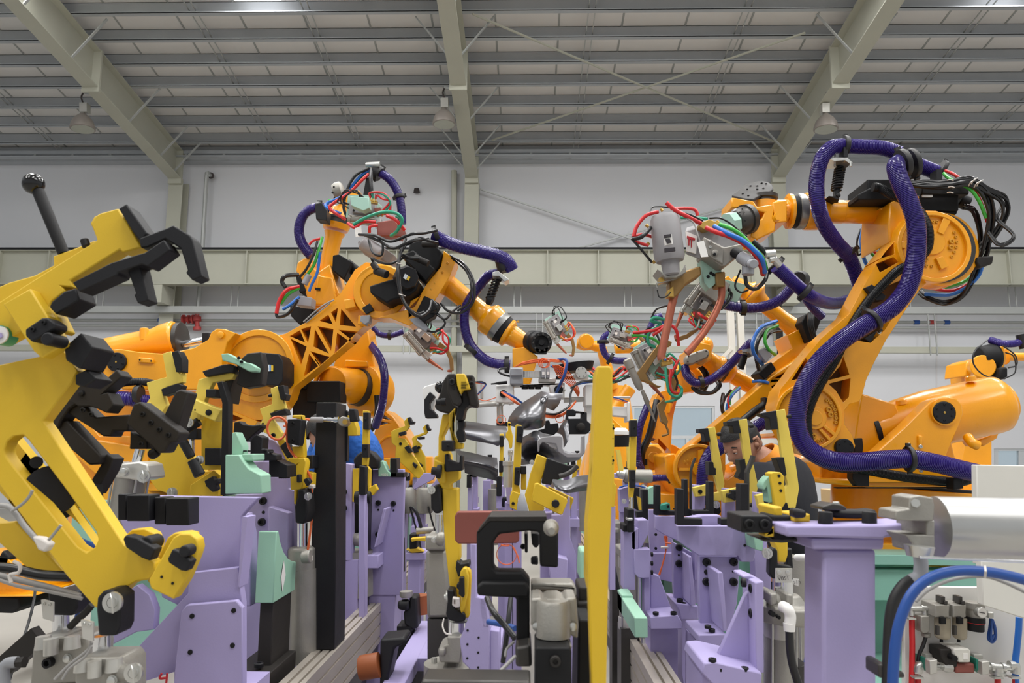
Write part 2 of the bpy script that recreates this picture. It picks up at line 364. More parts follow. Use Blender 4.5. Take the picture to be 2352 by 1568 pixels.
# crane beam on brackets
t = thing('crane_beam', 'long beige crane runway beam running along the far wall', 'beam')
zt = P(1176, 576, 16.5).z; zb = P(1176, 655, 16.5).z
part('girder', t, 'frame', wb((-15, 16.49, zb), (17, 16.51, zt)), wb((-15, 16.38, zt-.02), (17, 16.62, zt)), wb((-15, 16.38, zb), (17, 16.62, zb+.02)))
part('rail', t, 'matt_black', wb((-15, 16.44, zt), (17, 16.56, zt+.07)))
x = -14.5
while x < 17: part('stiffener', t, 'frame', wb((x, 16.39, zb), (x+.02, 16.49, zt))); x += 1.15
for X in (-8.5, -1.34, 5.95): part('bracket', t, 'frame', wb((X-.15, 16.4, zb-.42), (X+.15, 16.98, zb)), )
# wall services
view()
def wx(x, y, Y=17.2): return P(x, y, Y)
t = thing('cable_tray', 'grey cable tray running along the far wall under the crane beam', 'cable tray')
za = P(0, 708, 17.1).z; zc = P(0, 722, 17.1).z
part('tray', t, 'gal', wb((-15, 16.78, zc), (17, 16.8, za)), wb((-15, 16.8, zc), (17, 16.97, zc+.02)))
for x in (30, 235, 540, 850, 1180, 1430, 1700, 2060, 2300):
    p = P(x, 715, 17.1); part('hanger', t, 'gal', [wb((p.x+q, 16.8, zc), (p.x+q+.02, 16.82, P(0, 650, 17.1).z)) for q in (0, .16)])
t = thing('wall_pipe', 'thin galvanised pipe with blue and red joints along the far wall', 'pipe')
a = P(-500, 733, 17.2); b = P(2900, 742, 17.2); part('pipe', t, 'gal', lt2(a, b, .035), lt2(a-Vc((0, 0, .13)), b-Vc((0, 0, .13)), .03))
for x, m in ((397, 'pipe_blue'), (466, 'pipe_blue'), (2130, 'pipe_blue'), (2198, 'pipe_blue'), (2166, 'pipe_red'), (1560, 'pipe_blue'), (1640, 'pipe_blue')):
    p = a.lerp(b, (x+500)/3400); part('pipe_joint', t, m, lt2(p-Vc((.06, 0, 0)), p+Vc((.06, 0, 0)), .05))
t = thing('riser_pipe', 'vertical pipe with elbow top and red valves near the left column', 'pipe')
part('pipe', t, 'gal', tb([(484, 403, 17.25), (478, 402, 17.1), (474, 415, 17.1), (462, 620, 17.1), (452, 735, 17.1)], 5))
part('pipe', t, 'dark_trim', tb([(484, 403, 17.34), (484, 403, 17.2)], 8))
part('valve', t, 'pipe_red', lt((420, 733, 17.15), (446, 733, 17.15), [(0, 11), (.15, 11), (.2, 5), (.4, 6), (.45, 10), (.6, 10), (.65, 5), (.85, 5), (.86, 11), (1, 11)]), lt((453, 705, 17.1), (453, 758, 17.1), [(0, 9), (.12, 9), (.15, 5), (.4, 5), (.42, 9), (.6, 9), (.62, 5), (.85, 5), (.86, 9), (1, 9)]))
t = thing('conduit', 'low wall conduit rail crossing the far wall above the windows', 'cable tray')
za = P(0, 796, 17.2).z; part('tray', t, 'frame', wb((-15, 16.84, za-.14), (17, 16.96, za)))
for x in (930, 1230, 1730, 2120): p = P(x, 800, 17.1); part('hanger', t, 'gal', [wb((p.x+q, 16.8, za-.2), (p.x+q+.02, 16.83, zc)) for q in (0, .15)])
tag(part('down_pipe', None, 'frame', tb([(1043, 392, 17.25), (1043, 1180, 17.25)], 7)), 'beige down pipe beside the middle column', 'pipe')
tag(part('wall_vent', None, 'dark_trim', lt(P(957, 432, 17.3), P(957, 442, 17.3), [(0, .02), (.1, .06), (1, .08)])), 'small dark sensor cap on the wall left of the middle column', 'sensor')
tag(part('brace_rod', None, 'gal', bar((1096, 432, 17.2), (1450, 548, 17.2), .035, .035)), 'thin diagonal brace rod falling to the right across the far wall', 'brace rod', 'wall brace rods')
tag(part('brace_rod', None, 'gal', bar((1320, 572, 17.2), (1690, 470, 17.25), .035, .035)), 'thin diagonal brace rod rising to the right across the far wall', 'brace rod', 'wall brace rods')
def rr(x, y, hz): 
    # point on the roof brace plane
    d = P(x, y, 1)-Vc((0, 0, CAMZ)); Yq = (KZ-.12-CAMZ)/(d.z+RS); return P(x, y, Yq)
for i, (a, b) in enumerate(((((1085, 32), (1790, 330))), ((1130, 322), (1850, 75)))):
    tag(part('roof_brace_rod', None, 'frame', bar(rr(*a, 0), rr(*b, 0), .03, .03)), ['roof brace rod falling to the right between middle and right frames', 'roof brace rod rising to the right between middle and right frames'][i], 'brace rod', 'roof brace rods')
for i, (x, y) in enumerate(((190, 283), (1020, 272), (1897, 284))):
    t = thing('high_bay_lamp', ['grey dome pendant lamp by the leftmost rafter', 'grey dome pendant lamp by the middle rafter', 'grey dome pendant lamp by the right hand rafter'][i], 'lamp', 'high bay lamps')
    Yl = 14.0
    part('shade', t, 'lamp', lt((x, y+14, Yl), (x, y-22, Yl), [(0, 27), (.02, 28.5), (.2, 27.5), (.45, 24.5), (.7, 18.5), (.88, 11), (1, 6)]))
    part('lens', t, 'lens', lt((x, y+14.6, Yl), (x, y+12, Yl), [(0, 25), (1, 25)]))
    part('gear_box', t, 'alu', bx(Yl-.07, .14, x-8, y-48, x+9, y-27), cy((x, y-27, Yl), (x, y-20, Yl), 5))
    part('hook', t, 'dark_trim', tb([(x, y-48, Yl), (x-3, y-60, Yl), (x+2, y-72, Yl)], 2)); q = 34 if i == 0 else (24 if i == 1 else 24)
    part('arm', t, 'gal', bar((x, y-71, Yl), (x+q, y-66, Yl), .04, .04))
# windows in the far wall
view()
t = bpy.data.objects.new('window_1', None); COL.objects.link(t); t['kind'] = 'structure'
a, b, c, d = wins[0]
part('window_frame', t, 'alu_frame', [bx(WY+.02+.003*i, .08, *q) for i, q in enumerate(((a, b, c, b+5), (a, d-5, c, d), (a, b, a+5, d), (c-7, b, c, d), (a, 1000, c, 1007), (1575, 1000, 1582, d), (1520, 1000, 1524, d), (1540, b, 1544, 1000)))])
part('pane', t, 'glass', bx(WY+.06, .01, a, b, c, d))
t = bpy.data.objects.new('window_2', None); COL.objects.link(t); t['kind'] = 'structure'
a, b, c, d = wins[1]
part('window_frame', t, 'alu_frame', [bx(WY+.02+.003*i, .08, *q) for i, q in enumerate(((a, b, c, b+5), (a, d-5, c, d), (a, b, a+10, d), (2340, b, 2352, d), (c-7, b, c, d)))])
part('pane', t, 'glass', bx(WY+.06, .01, a, b, c, d))
# ---------- big robot on the right ----------
def robot_joint(t, nm, x, y, Y, r, d, m='orange', par=None):
    return part(nm, t, m, dc(x, y, Y, r, d, 40), bev=.006)
def clamp_ring(t, x, y, Y, r, ang, w=14, name='hose_clamp', th=.18):
    """black split ring around a hose; ang = hose direction in degrees in the picture plane"""
    p = P(x, y, Y); a = math.radians(ang); d = Vc((math.cos(a), 0, math.sin(a)))*R(w, Y)/2; k = R(r, Y)
    n = d.cross(Vc((0, 1, 0))).normalized()
    return part(name, t, 'rubber', lt(p-d, p+d, [(0, k*1.02), (0, k*(1+th)), (.12, k*(1.04+th)), (.88, k*(1.04+th)), (1, k*(1+th)), (1, k*1.02)], 26),
        bar(p+n*k*(1.05+th)-d, p+n*k*(1.05+th)+d, k*.55, k*.3, (0, 1, 0)), cy(p-n*k*(1.1+th)-d, p-n*k*(1.1+th)+d, k*.16, n=10))
def bundle(name, t, m, pts, r, n, spread, seg=6, seed=1, nn=6):
    rd = random.Random(seed); gs = []
    for i in range(n):
        ph = 2*math.pi*i/n+rd.random(); q = []
        for j, p in enumerate(pts):
            s = spread*(.5+.7*rd.random()); ph += .5*(rd.random()-.5)
            q.append((p[0]+math.cos(ph)*s, p[1]+math.sin(ph)*s, p[2]+.0006*s*math.sin(ph*1.7)))
        gs.append(tb(q, r, nn, seg))
    return [part(name, t, m if isinstance(m, str) else m[i % len(m)], g) for i, g in enumerate(gs)]
view(1780, 280, 3.136)
r1 = thing('industrial_robot', 'largest orange robot arm at right, ribbed purple hose looping down its front', 'robot', 'orange welding robots')
A = [(1020,650),(1090,638),(1160,640),(1250,672),(1330,740),(1390,830),(1410,930),(1380,1020),(1300,1080),(1200,1112),(1110,1135),(1040,1210),(930,1370),(800,1570),(710,1740),(655,1860),(630,1960),(610,2010),(535,2030),(497,2080),(503,2180),(555,2255),(578,2330),(555,2395),(480,2425),(330,2420),(200,2380),(100,2290),(30,2170),(8,2040),(35,1930),(100,1850),(205,1710),(330,1560),(535,1380),(640,1180),(740,1010),(840,880),(890,830),(905,760),(950,690)]
Hh = [[(752,985),(855,872),(862,952)],[(728,1022),(852,973),(893,1008),(757,1083)],
      [(950,1120),(1000,1120),(1010,1160),(900,1330),(790,1500),(690,1590),(500,1560),(620,1390),(760,1200)],
      [(118,1862),(222,1700),(270,1760),(200,1840)],[(385,1885),(545,1845),(532,1980),(492,2020),(440,1935)],[(472,1752),(492,1690),(536,1820),(420,1850),(380,1860)]]
part('lower_arm', r1, 'orange', pl(4.4, .2, A, Hh), bev=.008)
part('arm_web', r1, 'grimy_shade', pl(4.52, .08, A))  # backing plate, its dark colour holds both dirt and the depth shade
part('elbow_rim', r1, 'orange', ring(1150, 895, 4.36, 268, 236, .05, 44), bev=.004)
cv = part('elbow_cover', r1, 'orange', dc(1150, 895, 4.385, 240, .02, 40), dc(1130, 860, 4.375, 100, .02, 32), pl(4.365, .03, [(1218,680),(1272,702),(1216,812),(1172,790)]), pl(4.365, .03, [(1160,980),(1210,965),(1252,1040),(1200,1062)]), pl(4.365, .03, [(905,860),(945,855),(945,910),(905,905)]), bev=.003)
bolts(cv, 4.383, 11, [(1290,797),(1302,829),(1307,865),(1304,902),(1290,938),(1270,970),(1163,720),(1135,720),(1090,1036),(1127,1040)], 'orange_worn', name='cover_bolt')
bolts(cv, 4.383, 18, [(1268,862),(1263,904),(1083,993)], 'orange_worn', name='cover_bolt')
part('elbow_flange', r1, 'orange', dc(1195, 905, 4.62, 282, .14, 44), bev=.012)
part('elbow_gearbox', r1, 'steel_dark', dc(1185, 900, 4.58, 262, .06, 40))
part('shoulder_rim', r1, 'orange', ring(245, 2120, 4.37, 238, 212, .05, 44), bev=.004)
sc = part('shoulder_cover', r1, 'orange', dc(245, 2120, 4.39, 214, .03, 40), dc(290, 2130, 4.365, 82, .03, 32), dc(290, 2130, 4.355, 55, .02, 32), pl(4.37, .03, [(340,2190),(362,2180),(440,2240),(425,2262)]), pl(4.37, .03, [(315,2215),(335,2205),(410,2285),(392,2300)]), bev=.003)
bolts(sc, 4.388, 13, [(372,2005),(398,2022),(414,2046),(428,2072),(434,2102),(438,2132),(436,2164),(340,2290),(312,2298),(284,2304),(256,2302)], 'orange_worn', name='cover_bolt')
bolts(sc, 4.388, 20, [(382,2072),(396,2108),(274,2260)], 'orange_worn', name='cover_bolt')
part('pivot_cap', r1, 'black', dc(505, 2345, 4.37, 64, .05, 30), bev=.004)
bolts(r1, 4.37, 6, [(465,2320),(465,2370),(545,2320),(545,2372),(505,2300)], 'black', name='cap_screw')
# turret, balancer
part('turret', r1, 'orange', pl(4.66, .5, [(625,1955),(870,2030),(900,2100),(1250,2200),(1300,2420),(1250,2600),(330,2600),(320,2450),(560,2400),(600,2100)]), pl(4.5, .9, [(325,2565),(1360,2600),(1360,2640),(600,2625),(325,2600)]), bev=.01)
bal = part('balancer', r1, 'orange', lt((700, 2222, 4.78), (1650, 2020, 4.78), [(0, 145), (.04, 148), (.1, 150), (.2, 178), (.42, 200), (.9, 203), (.955, 196), (.985, 172), (1, 140), (1.02, 138), (1.022, 90), (1.05, 88)], 40))
part('balancer_flange', r1, 'black', lt((668, 2229, 4.78), (700, 2222, 4.78), [(0, 142), (0, 150), (1, 150)], 36))
for x, y in ((905, 2010), (1405, 1840)): part('lug', bal, 'orange', lt((x+8, y+25, 4.7), (x, y-12, 4.7), [(0, 38), (.8, 36), (1, 28)], 18))
part('piston_rod', r1, 'chrome', cy((600, 2330, 4.72), (720, 2292, 4.72), 18))
part('rod_clevis', r1, 'black', pl(4.62, .2, [(568,2280),(632,2275),(640,2340),(632,2390),(572,2395)]), bev=.006)
br = part('balancer_bracket', r1, 'orange', pl(4.46, .12, [(740,2370),(940,2190),(1120,2010),(1180,1984),(1250,1978),(1310,1992),(1350,2035),(1358,2100),(1330,2180),(1290,2270),(1235,2400),(1380,2570),(1150,2600),(620,2600),(600,2420)]), pl(4.44, .05, [(1035,2255),(1068,2258),(1066,2345),(1040,2345)]), bev=.008)
part('pivot_cap', r1, 'black', dc(1222, 2092, 4.43, 78, .05, 36), bev=.004)
part('pivot_ring', r1, 'orange', ring(1222, 2092, 4.44, 92, 80, .04, 36))
bolts(r1, 4.43, 7, [(1222,2035),(1275,2065),(1275,2118),(1222,2150),(1168,2118),(1168,2065)], 'black', name='cap_screw'); bolts(r1, 4.43, 8, [(1222,2092)], 'brass', 'stud', name='centre_plug')
part('cable_strut', r1, 'orange', tb([(1390,2270,4.5),(1420,2310,4.45),(1460,2330,4.45)], 34, 12))
part('motor_flange', r1, 'orange', pl(4.9, .2, [(1460,2290),(1620,2230),(1600,2280),(1500,2340)]), bev=.01)
part('slewing_gap', r1, 'black', lt(P(980, 2650, 5.0), P(980, 2618, 5.0), [(0, .44), (1, .44)], 48))
view()
def pz(x, y, Y): return P(x, y, Y)
part('base', r1, 'orange', lt(P(2083, 1276, 5.0), P(2083, 1120, 5.0), [(0, .53), (.08, .53), (.09, .47), (1, .46)], 56), bx(4.5, .9, 1925, 1248, 2245, 1276), bx(4.52, .2, 1920, 1262, 2000, 1277), bev=.006)
for x in (1945, 2010, 2130, 2200): bolt(r1, x, 1248, 4.56, 7, 'steel_dark', 'nut', UP, name='anchor_bolt')
# forearm
view(1780, 280, 3.136); Yf = 4.72
part('elbow_housing', r1, 'orange', pl(4.5, .4, [(830,575),(1000,522),(1042,530),(1042,700),(930,790),(870,840),(826,872),(818,730)]), pl(4.6, .1, [(752,622),(832,588),(832,650)]), pl(4.6, .1, [(770,735),(832,735),(828,790)]), bev=.01)
part('forearm', r1, 'orange', lt((850, 652, Yf), (330, 645, Yf), [(0, 96), (.05, 96), (.06, 86), (.28, 84), (.285, 86), (.7, 84), (.705, 87), (.92, 86), (.95, 100), (1, 104)], 36), lt((330, 645, Yf), (206, 645, Yf), [(0, 110), (.2, 138), (.9, 138), (1, 132)], 36))
part('wrist_gearbox', r1, 'gear_steel', lt((206, 645, Yf), (150, 645, Yf), [(0, 128), (.3, 128), (.32, 133), (.9, 133), (1, 124)], 36))
part('wrist_seal', r1, 'matt_black', lt((150, 645, Yf), (112, 645, Yf), [(0, 124), (1, 122)], 36))
part('wrist_flange', r1, 'orange', lt((112, 645, Yf), (86, 645, Yf), [(0, 130), (.8, 130), (1, 118)], 36), lt((86, 642, Yf), (-60, 636, Yf), [(0, 84), (.5, 80), (1, 78)], 28), pl(Yf-.26, .05, [(3,665),(15,645),(40,643),(50,660),(48,690),(36,705),(12,703),(3,690)]))
for k in range(-4, 5): bolt(r1, 88, 645+k*26, Yf-math.sqrt(max(0, 1-(k*26/125)**2))*R(118, Yf), 5, 'orange_worn', 'stud', LEFT, name='flange_screw')
for k in range(-4, 5): bolt(r1, 822, 660+k*22, Yf-math.sqrt(max(0, 1-(k*22/105)**2))*R(96, Yf), 6, 'orange_worn', 'stud', LEFT, name='flange_screw')
part('motor', r1, 'matt_black', bx(4.55, .3, 665, 412, 960, 530), pl(4.5, .4, [(600,520),(690,470),(860,505),(860,562),(600,560)]), bx(4.6, .25, 1042, 520, 1325, 640), bx(4.58, .22, 1060, 410, 1400, 520), cy((1325, 560, 4.72), (1390, 590, 4.72), 52), pl(4.62, .2, [(1180,640),(1320,640),(1310,665),(1200,662)]), bev=.008)
part('rating_plate', r1, 'label_white', bx(4.59, .01, 1062, 522, 1135, 540))
# spring carrier
sc = part('spring_rod', r1, 'black', cy((438, 552, 4.6), (468, 290, 4.6), 22), pl(4.55, .12, [(388,533),(462,540),(462,556),(440,553)]), cy((432, 575, 4.6), (436, 545, 4.6), 24))
co = []; n = 22*9
for i in range(n): g = 2*math.pi*i/22; q = i/n; co.append(P(442+q*28, 490-q*160, 4.6)+Vc((math.cos(g)*R(36, 4.6), math.sin(g)*R(36, 4.6), 0)))
part('spring', r1, 'black', sweep(co, [R(7, 4.6)]*n, 6))
part('carrier_plate', r1, 'zinc', pl(4.5, .14, [(430,256),(520,256),(560,292),(545,304),(505,275),(430,280),(392,268)]), cy((430, 232, 4.55), (430, 320, 4.55), 8), cy((545, 285, 4.5), (545, 320, 4.5), 8))
bolts(r1, 4.52, 14, [(455,530)], 'black', 'nut')
# hoses
hz1 = [(610,1180,4.9),(540,985,4.8),(440,865,4.7),(352,730,4.6),(308,580,4.5),(300,420,4.5),(335,270,4.5),(400,190,4.52),(480,172,4.55),(620,180,4.58),(770,188,4.6),(900,232,4.62),(1010,300,4.66),(1160,362,4.7)]
part('hose', r1, 'hose', corr(hz1, 52, 11.5))
hz2 = [(960,260,4.5),(895,292,4.32),(872,330,4.26),(905,440,4.22),(965,570,4.2),(1012,710,4.2),(1022,860,4.2),(1008,1010,4.2),(960,1180,4.2),(860,1320,4.2),(740,1405,4.2),(600,1490,4.2),(450,1600,4.2),(300,1750,4.2),(200,1930,4.2),(158,2120,4.2),(190,2285,4.2),(285,2385,4.2),(420,2438,4.2),(600,2448,4.2),(800,2432,4.2),(980,2426,4.2),(1180,2462,4.22),(1330,2500,4.25),(1480,2535,4.3)]
part('hose', r1, 'hose', corr(hz2, 62, 11.5, 18, .11))
hb = [(705,470,4.45),(760,478,4.45),(850,530,4.42),(990,590,4.4),(1070,690,4.36),(1108,800,4.34),(1092,920,4.34),(1000,1010,4.34),(880,1075,4.34),(760,1190,4.36),(650,1320,4.38),(520,1530,4.38),(440,1700,4.36),(330,1880,4.34),(255,2040,4.34),(232,2180,4.34),(280,2400,4.34),(420,2480,4.34),(620,2500,4.34),(900,2550,4.36),(1150,2580,4.4),(1330,2590,4.45),(1480,2540,4.5)]
part('cable_conduit', r1, 'hose_black', corr(hb, 34, 9, 12))
part('cable_conduit', r1, 'hose_black', corr([(a-46, b-6, c+.05) for a, b, c in hb[11:16]], 24, 8, 10))
for x, y, rr_, an, Yc in ((505,175,58,-4,4.55),(1190,350,60,-30,4.68),(700,1424,68,33,4.2),(965,2426,68,0,4.2),(530,950,58,-52,4.8)):
    clamp_ring(r1, x, y, Yc, rr_, an, 30, th=.3)
clamp_ring(r1, 920, 300, 4.3, 78, 15, 40, th=.35); clamp_ring(r1, 985, 300, 4.36, 85, 15, 36, th=.3)
part('clamp_post', r1, 'black', bx(4.5, .08, 495, 180, 525, 250), bx(4.55, .08, 1165, 340, 1205, 430), bx(4.5, .1, 950, 340, 985, 410))
part('clamp_block', r1, 'black', pl(4.36, .08, [(655,1190),(700,1168),(800,1250),(790,1280),(725,1285)]), pl(4.36, .08, [(560,2510),(680,2510),(680,2625),(600,2625),(560,2570)]), pl(4.3, .08, [(1285,2560),(1350,2560),(1360,2640),(1290,2650)]), bx(4.4, .05, 445, 2630, 1350, 2640), pl(4.4, .06, [(645,1560),(740,1500),(690,1590)]), bev=.004)
for x, y in ((962,2325),(1045,2337),(1048,2510),(748,1515)): bolt(r1, x, y, 4.38, 14, 'zinc')
# cable bundles behind elbow
bundle('cable', r1, 'hose_black', [(960,440,4.55),(1120,455,4.5),(1270,450,4.48),(1390,430,4.48),(1480,470,4.5),(1540,560,4.52),(1560,680,4.55),(1540,820,4.6),(1500,960,4.66),(1440,1010,4.7)], 11, 9, 26, seed=3)
bundle('cable', r1, 'hose_black', [(1270,450,4.5),(1390,420,4.48),(1520,490,4.5),(1640,560,4.52),(1660,660,4.55),(1600,780,4.6),(1500,900,4.65)], 10, 6, 30, seed=7)
bundle('cable', r1, 'hose_black', [(1370,610,4.6),(1430,640,4.62),(1470,760,4.65),(1480,900,4.7),(1440,1080,4.72),(1360,1240,4.75),(1240,1305,4.8),(1100,1270,4.8),(1050,1225,4.85)], 9, 5, 18, seed=9)
bundle('cable', r1, 'hose_black', [(1640,600,4.6),(1600,700,4.55),(1720,820,4.5),(1620,890,4.5),(1540,800,4.55)], 8, 3, 12, seed=12)
for m, pts, r in (('green', [(1215,370,4.6),(1260,410,4.55),(1400,480,4.5),(1470,570,4.5),(1520,690,4.55)], 13), ('red', [(1225,350,4.6),(1300,385,4.56),(1420,480,4.54),(1480,570,4.55),(1530,720,4.6)], 12),
    ('blue', [(640,740,4.95),(622,850,4.95),(640,980,4.95),(690,1080,4.95)], 14), ('red', [(660,800,4.98),(690,900,4.98),(740,960,4.98)], 11), ('green', [(655,830,4.96),(690,940,4.96),(750,990,4.96)], 10), ('hose_black', [(690,740,4.97),(655,880,4.97),(600,960,4.97),(590,860,4.97),(620,770,4.97)], 8),
    ('blue', [(1500,980,4.7),(1470,1100,4.72),(1380,1190,4.75),(1250,1245,4.78),(1080,1240,4.8)], 14), ('red', [(1480,1060,4.76),(1400,1160,4.78),(1270,1215,4.8),(1110,1195,4.82)], 12), ('green', [(1460,1040,4.8),(1380,1140,4.82),(1220,1195,4.84)], 12)):
    part('cable', r1, m, tb(pts, r, 8))
part('connector', r1, 'brown_black', pl(4.6, .1, [(1460,970),(1580,960),(1570,1020),(1480,1050),(1450,1010)]), bev=.01)
for x, y in ((1262,420),(1270,470),(1262,510)): part('cable_tie', r1, 'tie', tb([(x-22,y,4.42),(x,y-5,4.4),(x+22,y+2,4.42)], 4, 6))
for x, y in ((1420,440),(1440,425),(1460,450),(1480,440)): part('cable_tie', r1, 'tie', tb([(x-26,y+22,4.44),(x-8,y-8,4.4),(x+20,y-22,4.44)], 4, 6))
# wrist hand
view(1400, 380, 3.92)
part('wrist_hand', r1, 'orange', pl(4.6, .25, [(1465,330),(1600,305),(1600,505),(1500,515),(1490,480)]), pl(4.6, .26, [(1100,285),(1300,320),(1330,370),(1490,345),(1470,480),(1495,520),(1490,590),(1330,668),(1270,640),(1290,520),(1220,380),(1100,380)], [[(1300,395),(1400,420),(1370,480),(1310,500)]]), bev=.008)
part('wrist_barrel', r1, 'orange_worn', lt(P(1395, 500, 4.72), P(1395, 330, 4.72), [(0, .06), (.6, .062), (.61, .075), (1, .075)], 32))
tp = [(1100,268),(1160,220),(1215,175),(1275,150),(1350,138),(1420,145),(1465,170),(1475,205),(1440,235),(1360,262),(1300,300),(1225,298)]
part('wrist_lid', r1, 'brown_black', ([P(x, y, 4.62+(290-y)/140*.26) for x, y in tp]+[P(x, y+26, 4.62+(290-y)/140*.26) for x, y in tp], [list(range(12)), list(range(12, 24))[::-1]]+[[i, i+12, (i+1) % 12+12, (i+1) % 12] for i in range(12)]), bev=.004)
for x, y in ((1270,185),(1240,215),(1370,160),(1410,165),(1330,185),(1385,205),(1330,215),(1200,255),(1250,272)):
    Yq = 4.62+(290-y)/140*.26; bolt(r1, x, y, Yq, 10, 'matt_black', 'stud', UP, name='lid_screw')
part('wrist_base', r1, 'steel_dark', lt(P(1400, 350, 4.74), P(1400, 270, 4.74), [(0, .07), (.5, .07), (.6, .082), (1, .082)], 32))
part('tool_flange', r1, 'steel_dark', lt((1250, 480, 4.6), (1130, 510, 4.55), [(0, 140), (.3, 140), (.31, 125), (.8, 120), (1, 100)], 30))
part('tool_plate', r1, 'mint', lt((1120, 520, 4.5), (1060, 535, 4.48), [(0, 110), (1, 110)], 8))
for k in range(8): g = k*math.pi/4; bolt(r1, 1195+28*math.cos(g), 495+105*math.sin(g), 4.48, 9, 'black', 'stud', LEFT, name='flange_screw')
# ---------- spot welding gun of the right robot ----------
g1 = thing('welding_gun', 'grey spot welding gun with copper arms, hanging from the largest right hand robot', 'welding gun', 'robot spot welding guns')
Yg = 4.35
tr = part('transformer', g1, 'grey_paint', hull([(680,590),(800,560),(1040,620),(1180,700),(1180,800),(1040,900),(860,860),(690,800)], Yg, [(690,560),(800,530),(1060,600),(1190,680),(1190,780),(1060,870),(870,830),(700,780)], Yg+.22), bev=.006)
part('gun_label', g1, 'white', pl(Yg-.012, .01, [(685,590),(790,635),(780,795),(695,770)]))
part('gun_mark', g1, 'ink_red', pl(Yg-.02, .01, [(700,632),(772,655),(770,670),(745,668),(743,735),(735,732),(735,665),(722,660),(720,718),(712,715),(712,655),(700,650)]))
part('hinge_block', g1, 'cast_alu', pl(Yg-.1, .2, [(850,640),(1035,735),(1200,700),(1200,780),(1040,905),(1000,900),(850,790)]), pl(Yg-.12, .04, [(860,650),(1030,740),(1025,890),(860,790)]), bev=.006)
bolts(g1, Yg-.12, 14, [(905,685),(905,735)], 'zinc', name='bolt'); bolts(g1, Yg-.12, 28, [(945,790)], 'cast_alu', 'nut'); bolts(g1, Yg-.14, 14, [(945,800)], 'black')
dr = part('actuator', g1, 'grey_paint', lt((560, 990, Yg-.12), (490, 440, Yg-.12), [(0, 60), (.02, 75), (.08, 78), (.22, 85), (.23, 125), (.3, 140), (.9, 136), (.97, 118), (1, 60)], 32))
part('actuator_clevis', g1, 'cast_alu', pl(Yg-.14, .18, [(430,930),(520,990),(640,960),(690,900),(690,960),(600,1010),(500,1010)]), bev=.004)
part('warning_label', g1, 'white', pl(Yg-.275, .012, [(490,625),(560,615),(572,705),(500,718)]))
part('warning_mark', g1, 'ink', pl(Yg-.285, .01, [(490,625),(556,615),(557,640),(493,650)]), pl(Yg-.285, .01, [(505,660),(540,655),(560,690),(520,700)]), pl(Yg-.28, .012, [(495,745),(592,735),(594,768),(497,780)]))
part('gun_bracket', g1, 'mint', pl(Yg+.02, .1, [(820,850),(1000,880),(1010,960),(960,1060),(900,1110),(850,1050)]), bev=.004)
bolts(g1, Yg+.02, 15, [(887,1002),(935,985),(912,970)], 'black')
part('electrode_arm', g1, 'bronze', pl(Yg-.05, .12, [(540,1040),(640,960),(820,900),(830,980),(700,1060),(660,1110),(620,1160),(570,1200),(545,1130)]), pl(Yg, .1, [(955,960),(1045,950),(1045,1090),(960,1090)]), bev=.01)
view(1400, 380, 3.92)
part('electrode_arm', g1, 'copper', tb([(600,1100,Yg),(560,1260,Yg),(520,1450,Yg),(495,1560,Yg),(480,1640,Yg),(465,1720,Yg),(470,1745,Yg)], 36, 14))
part('electrode_arm', g1, 'copper', tb([(1010,1050,Yg+.05),(1008,1180,Yg+.05),(975,1280,Yg+.04),(930,1370,Yg+.03),(850,1500,Yg+.02),(740,1640,Yg),(690,1690,Yg)], 32, 14))
part('cooling_manifold', g1, 'brass', pl(4.28, .08, [(810,520),(900,485),(1000,520),(990,545),(860,580),(808,545)]), pl(4.28, .08, [(520,1130),(575,1080),(580,1180),(525,1180)]), [cy((a, b, 4.3), (a-22, b-22, 4.3), 14) for a, b in ((480,410),(350,555),(360,715),(410,880),(985,520),(925,540),(870,560))], pl(4.25, .06, [(445,1010),(480,1000),(500,1040),(455,1060)]), bev=.002)
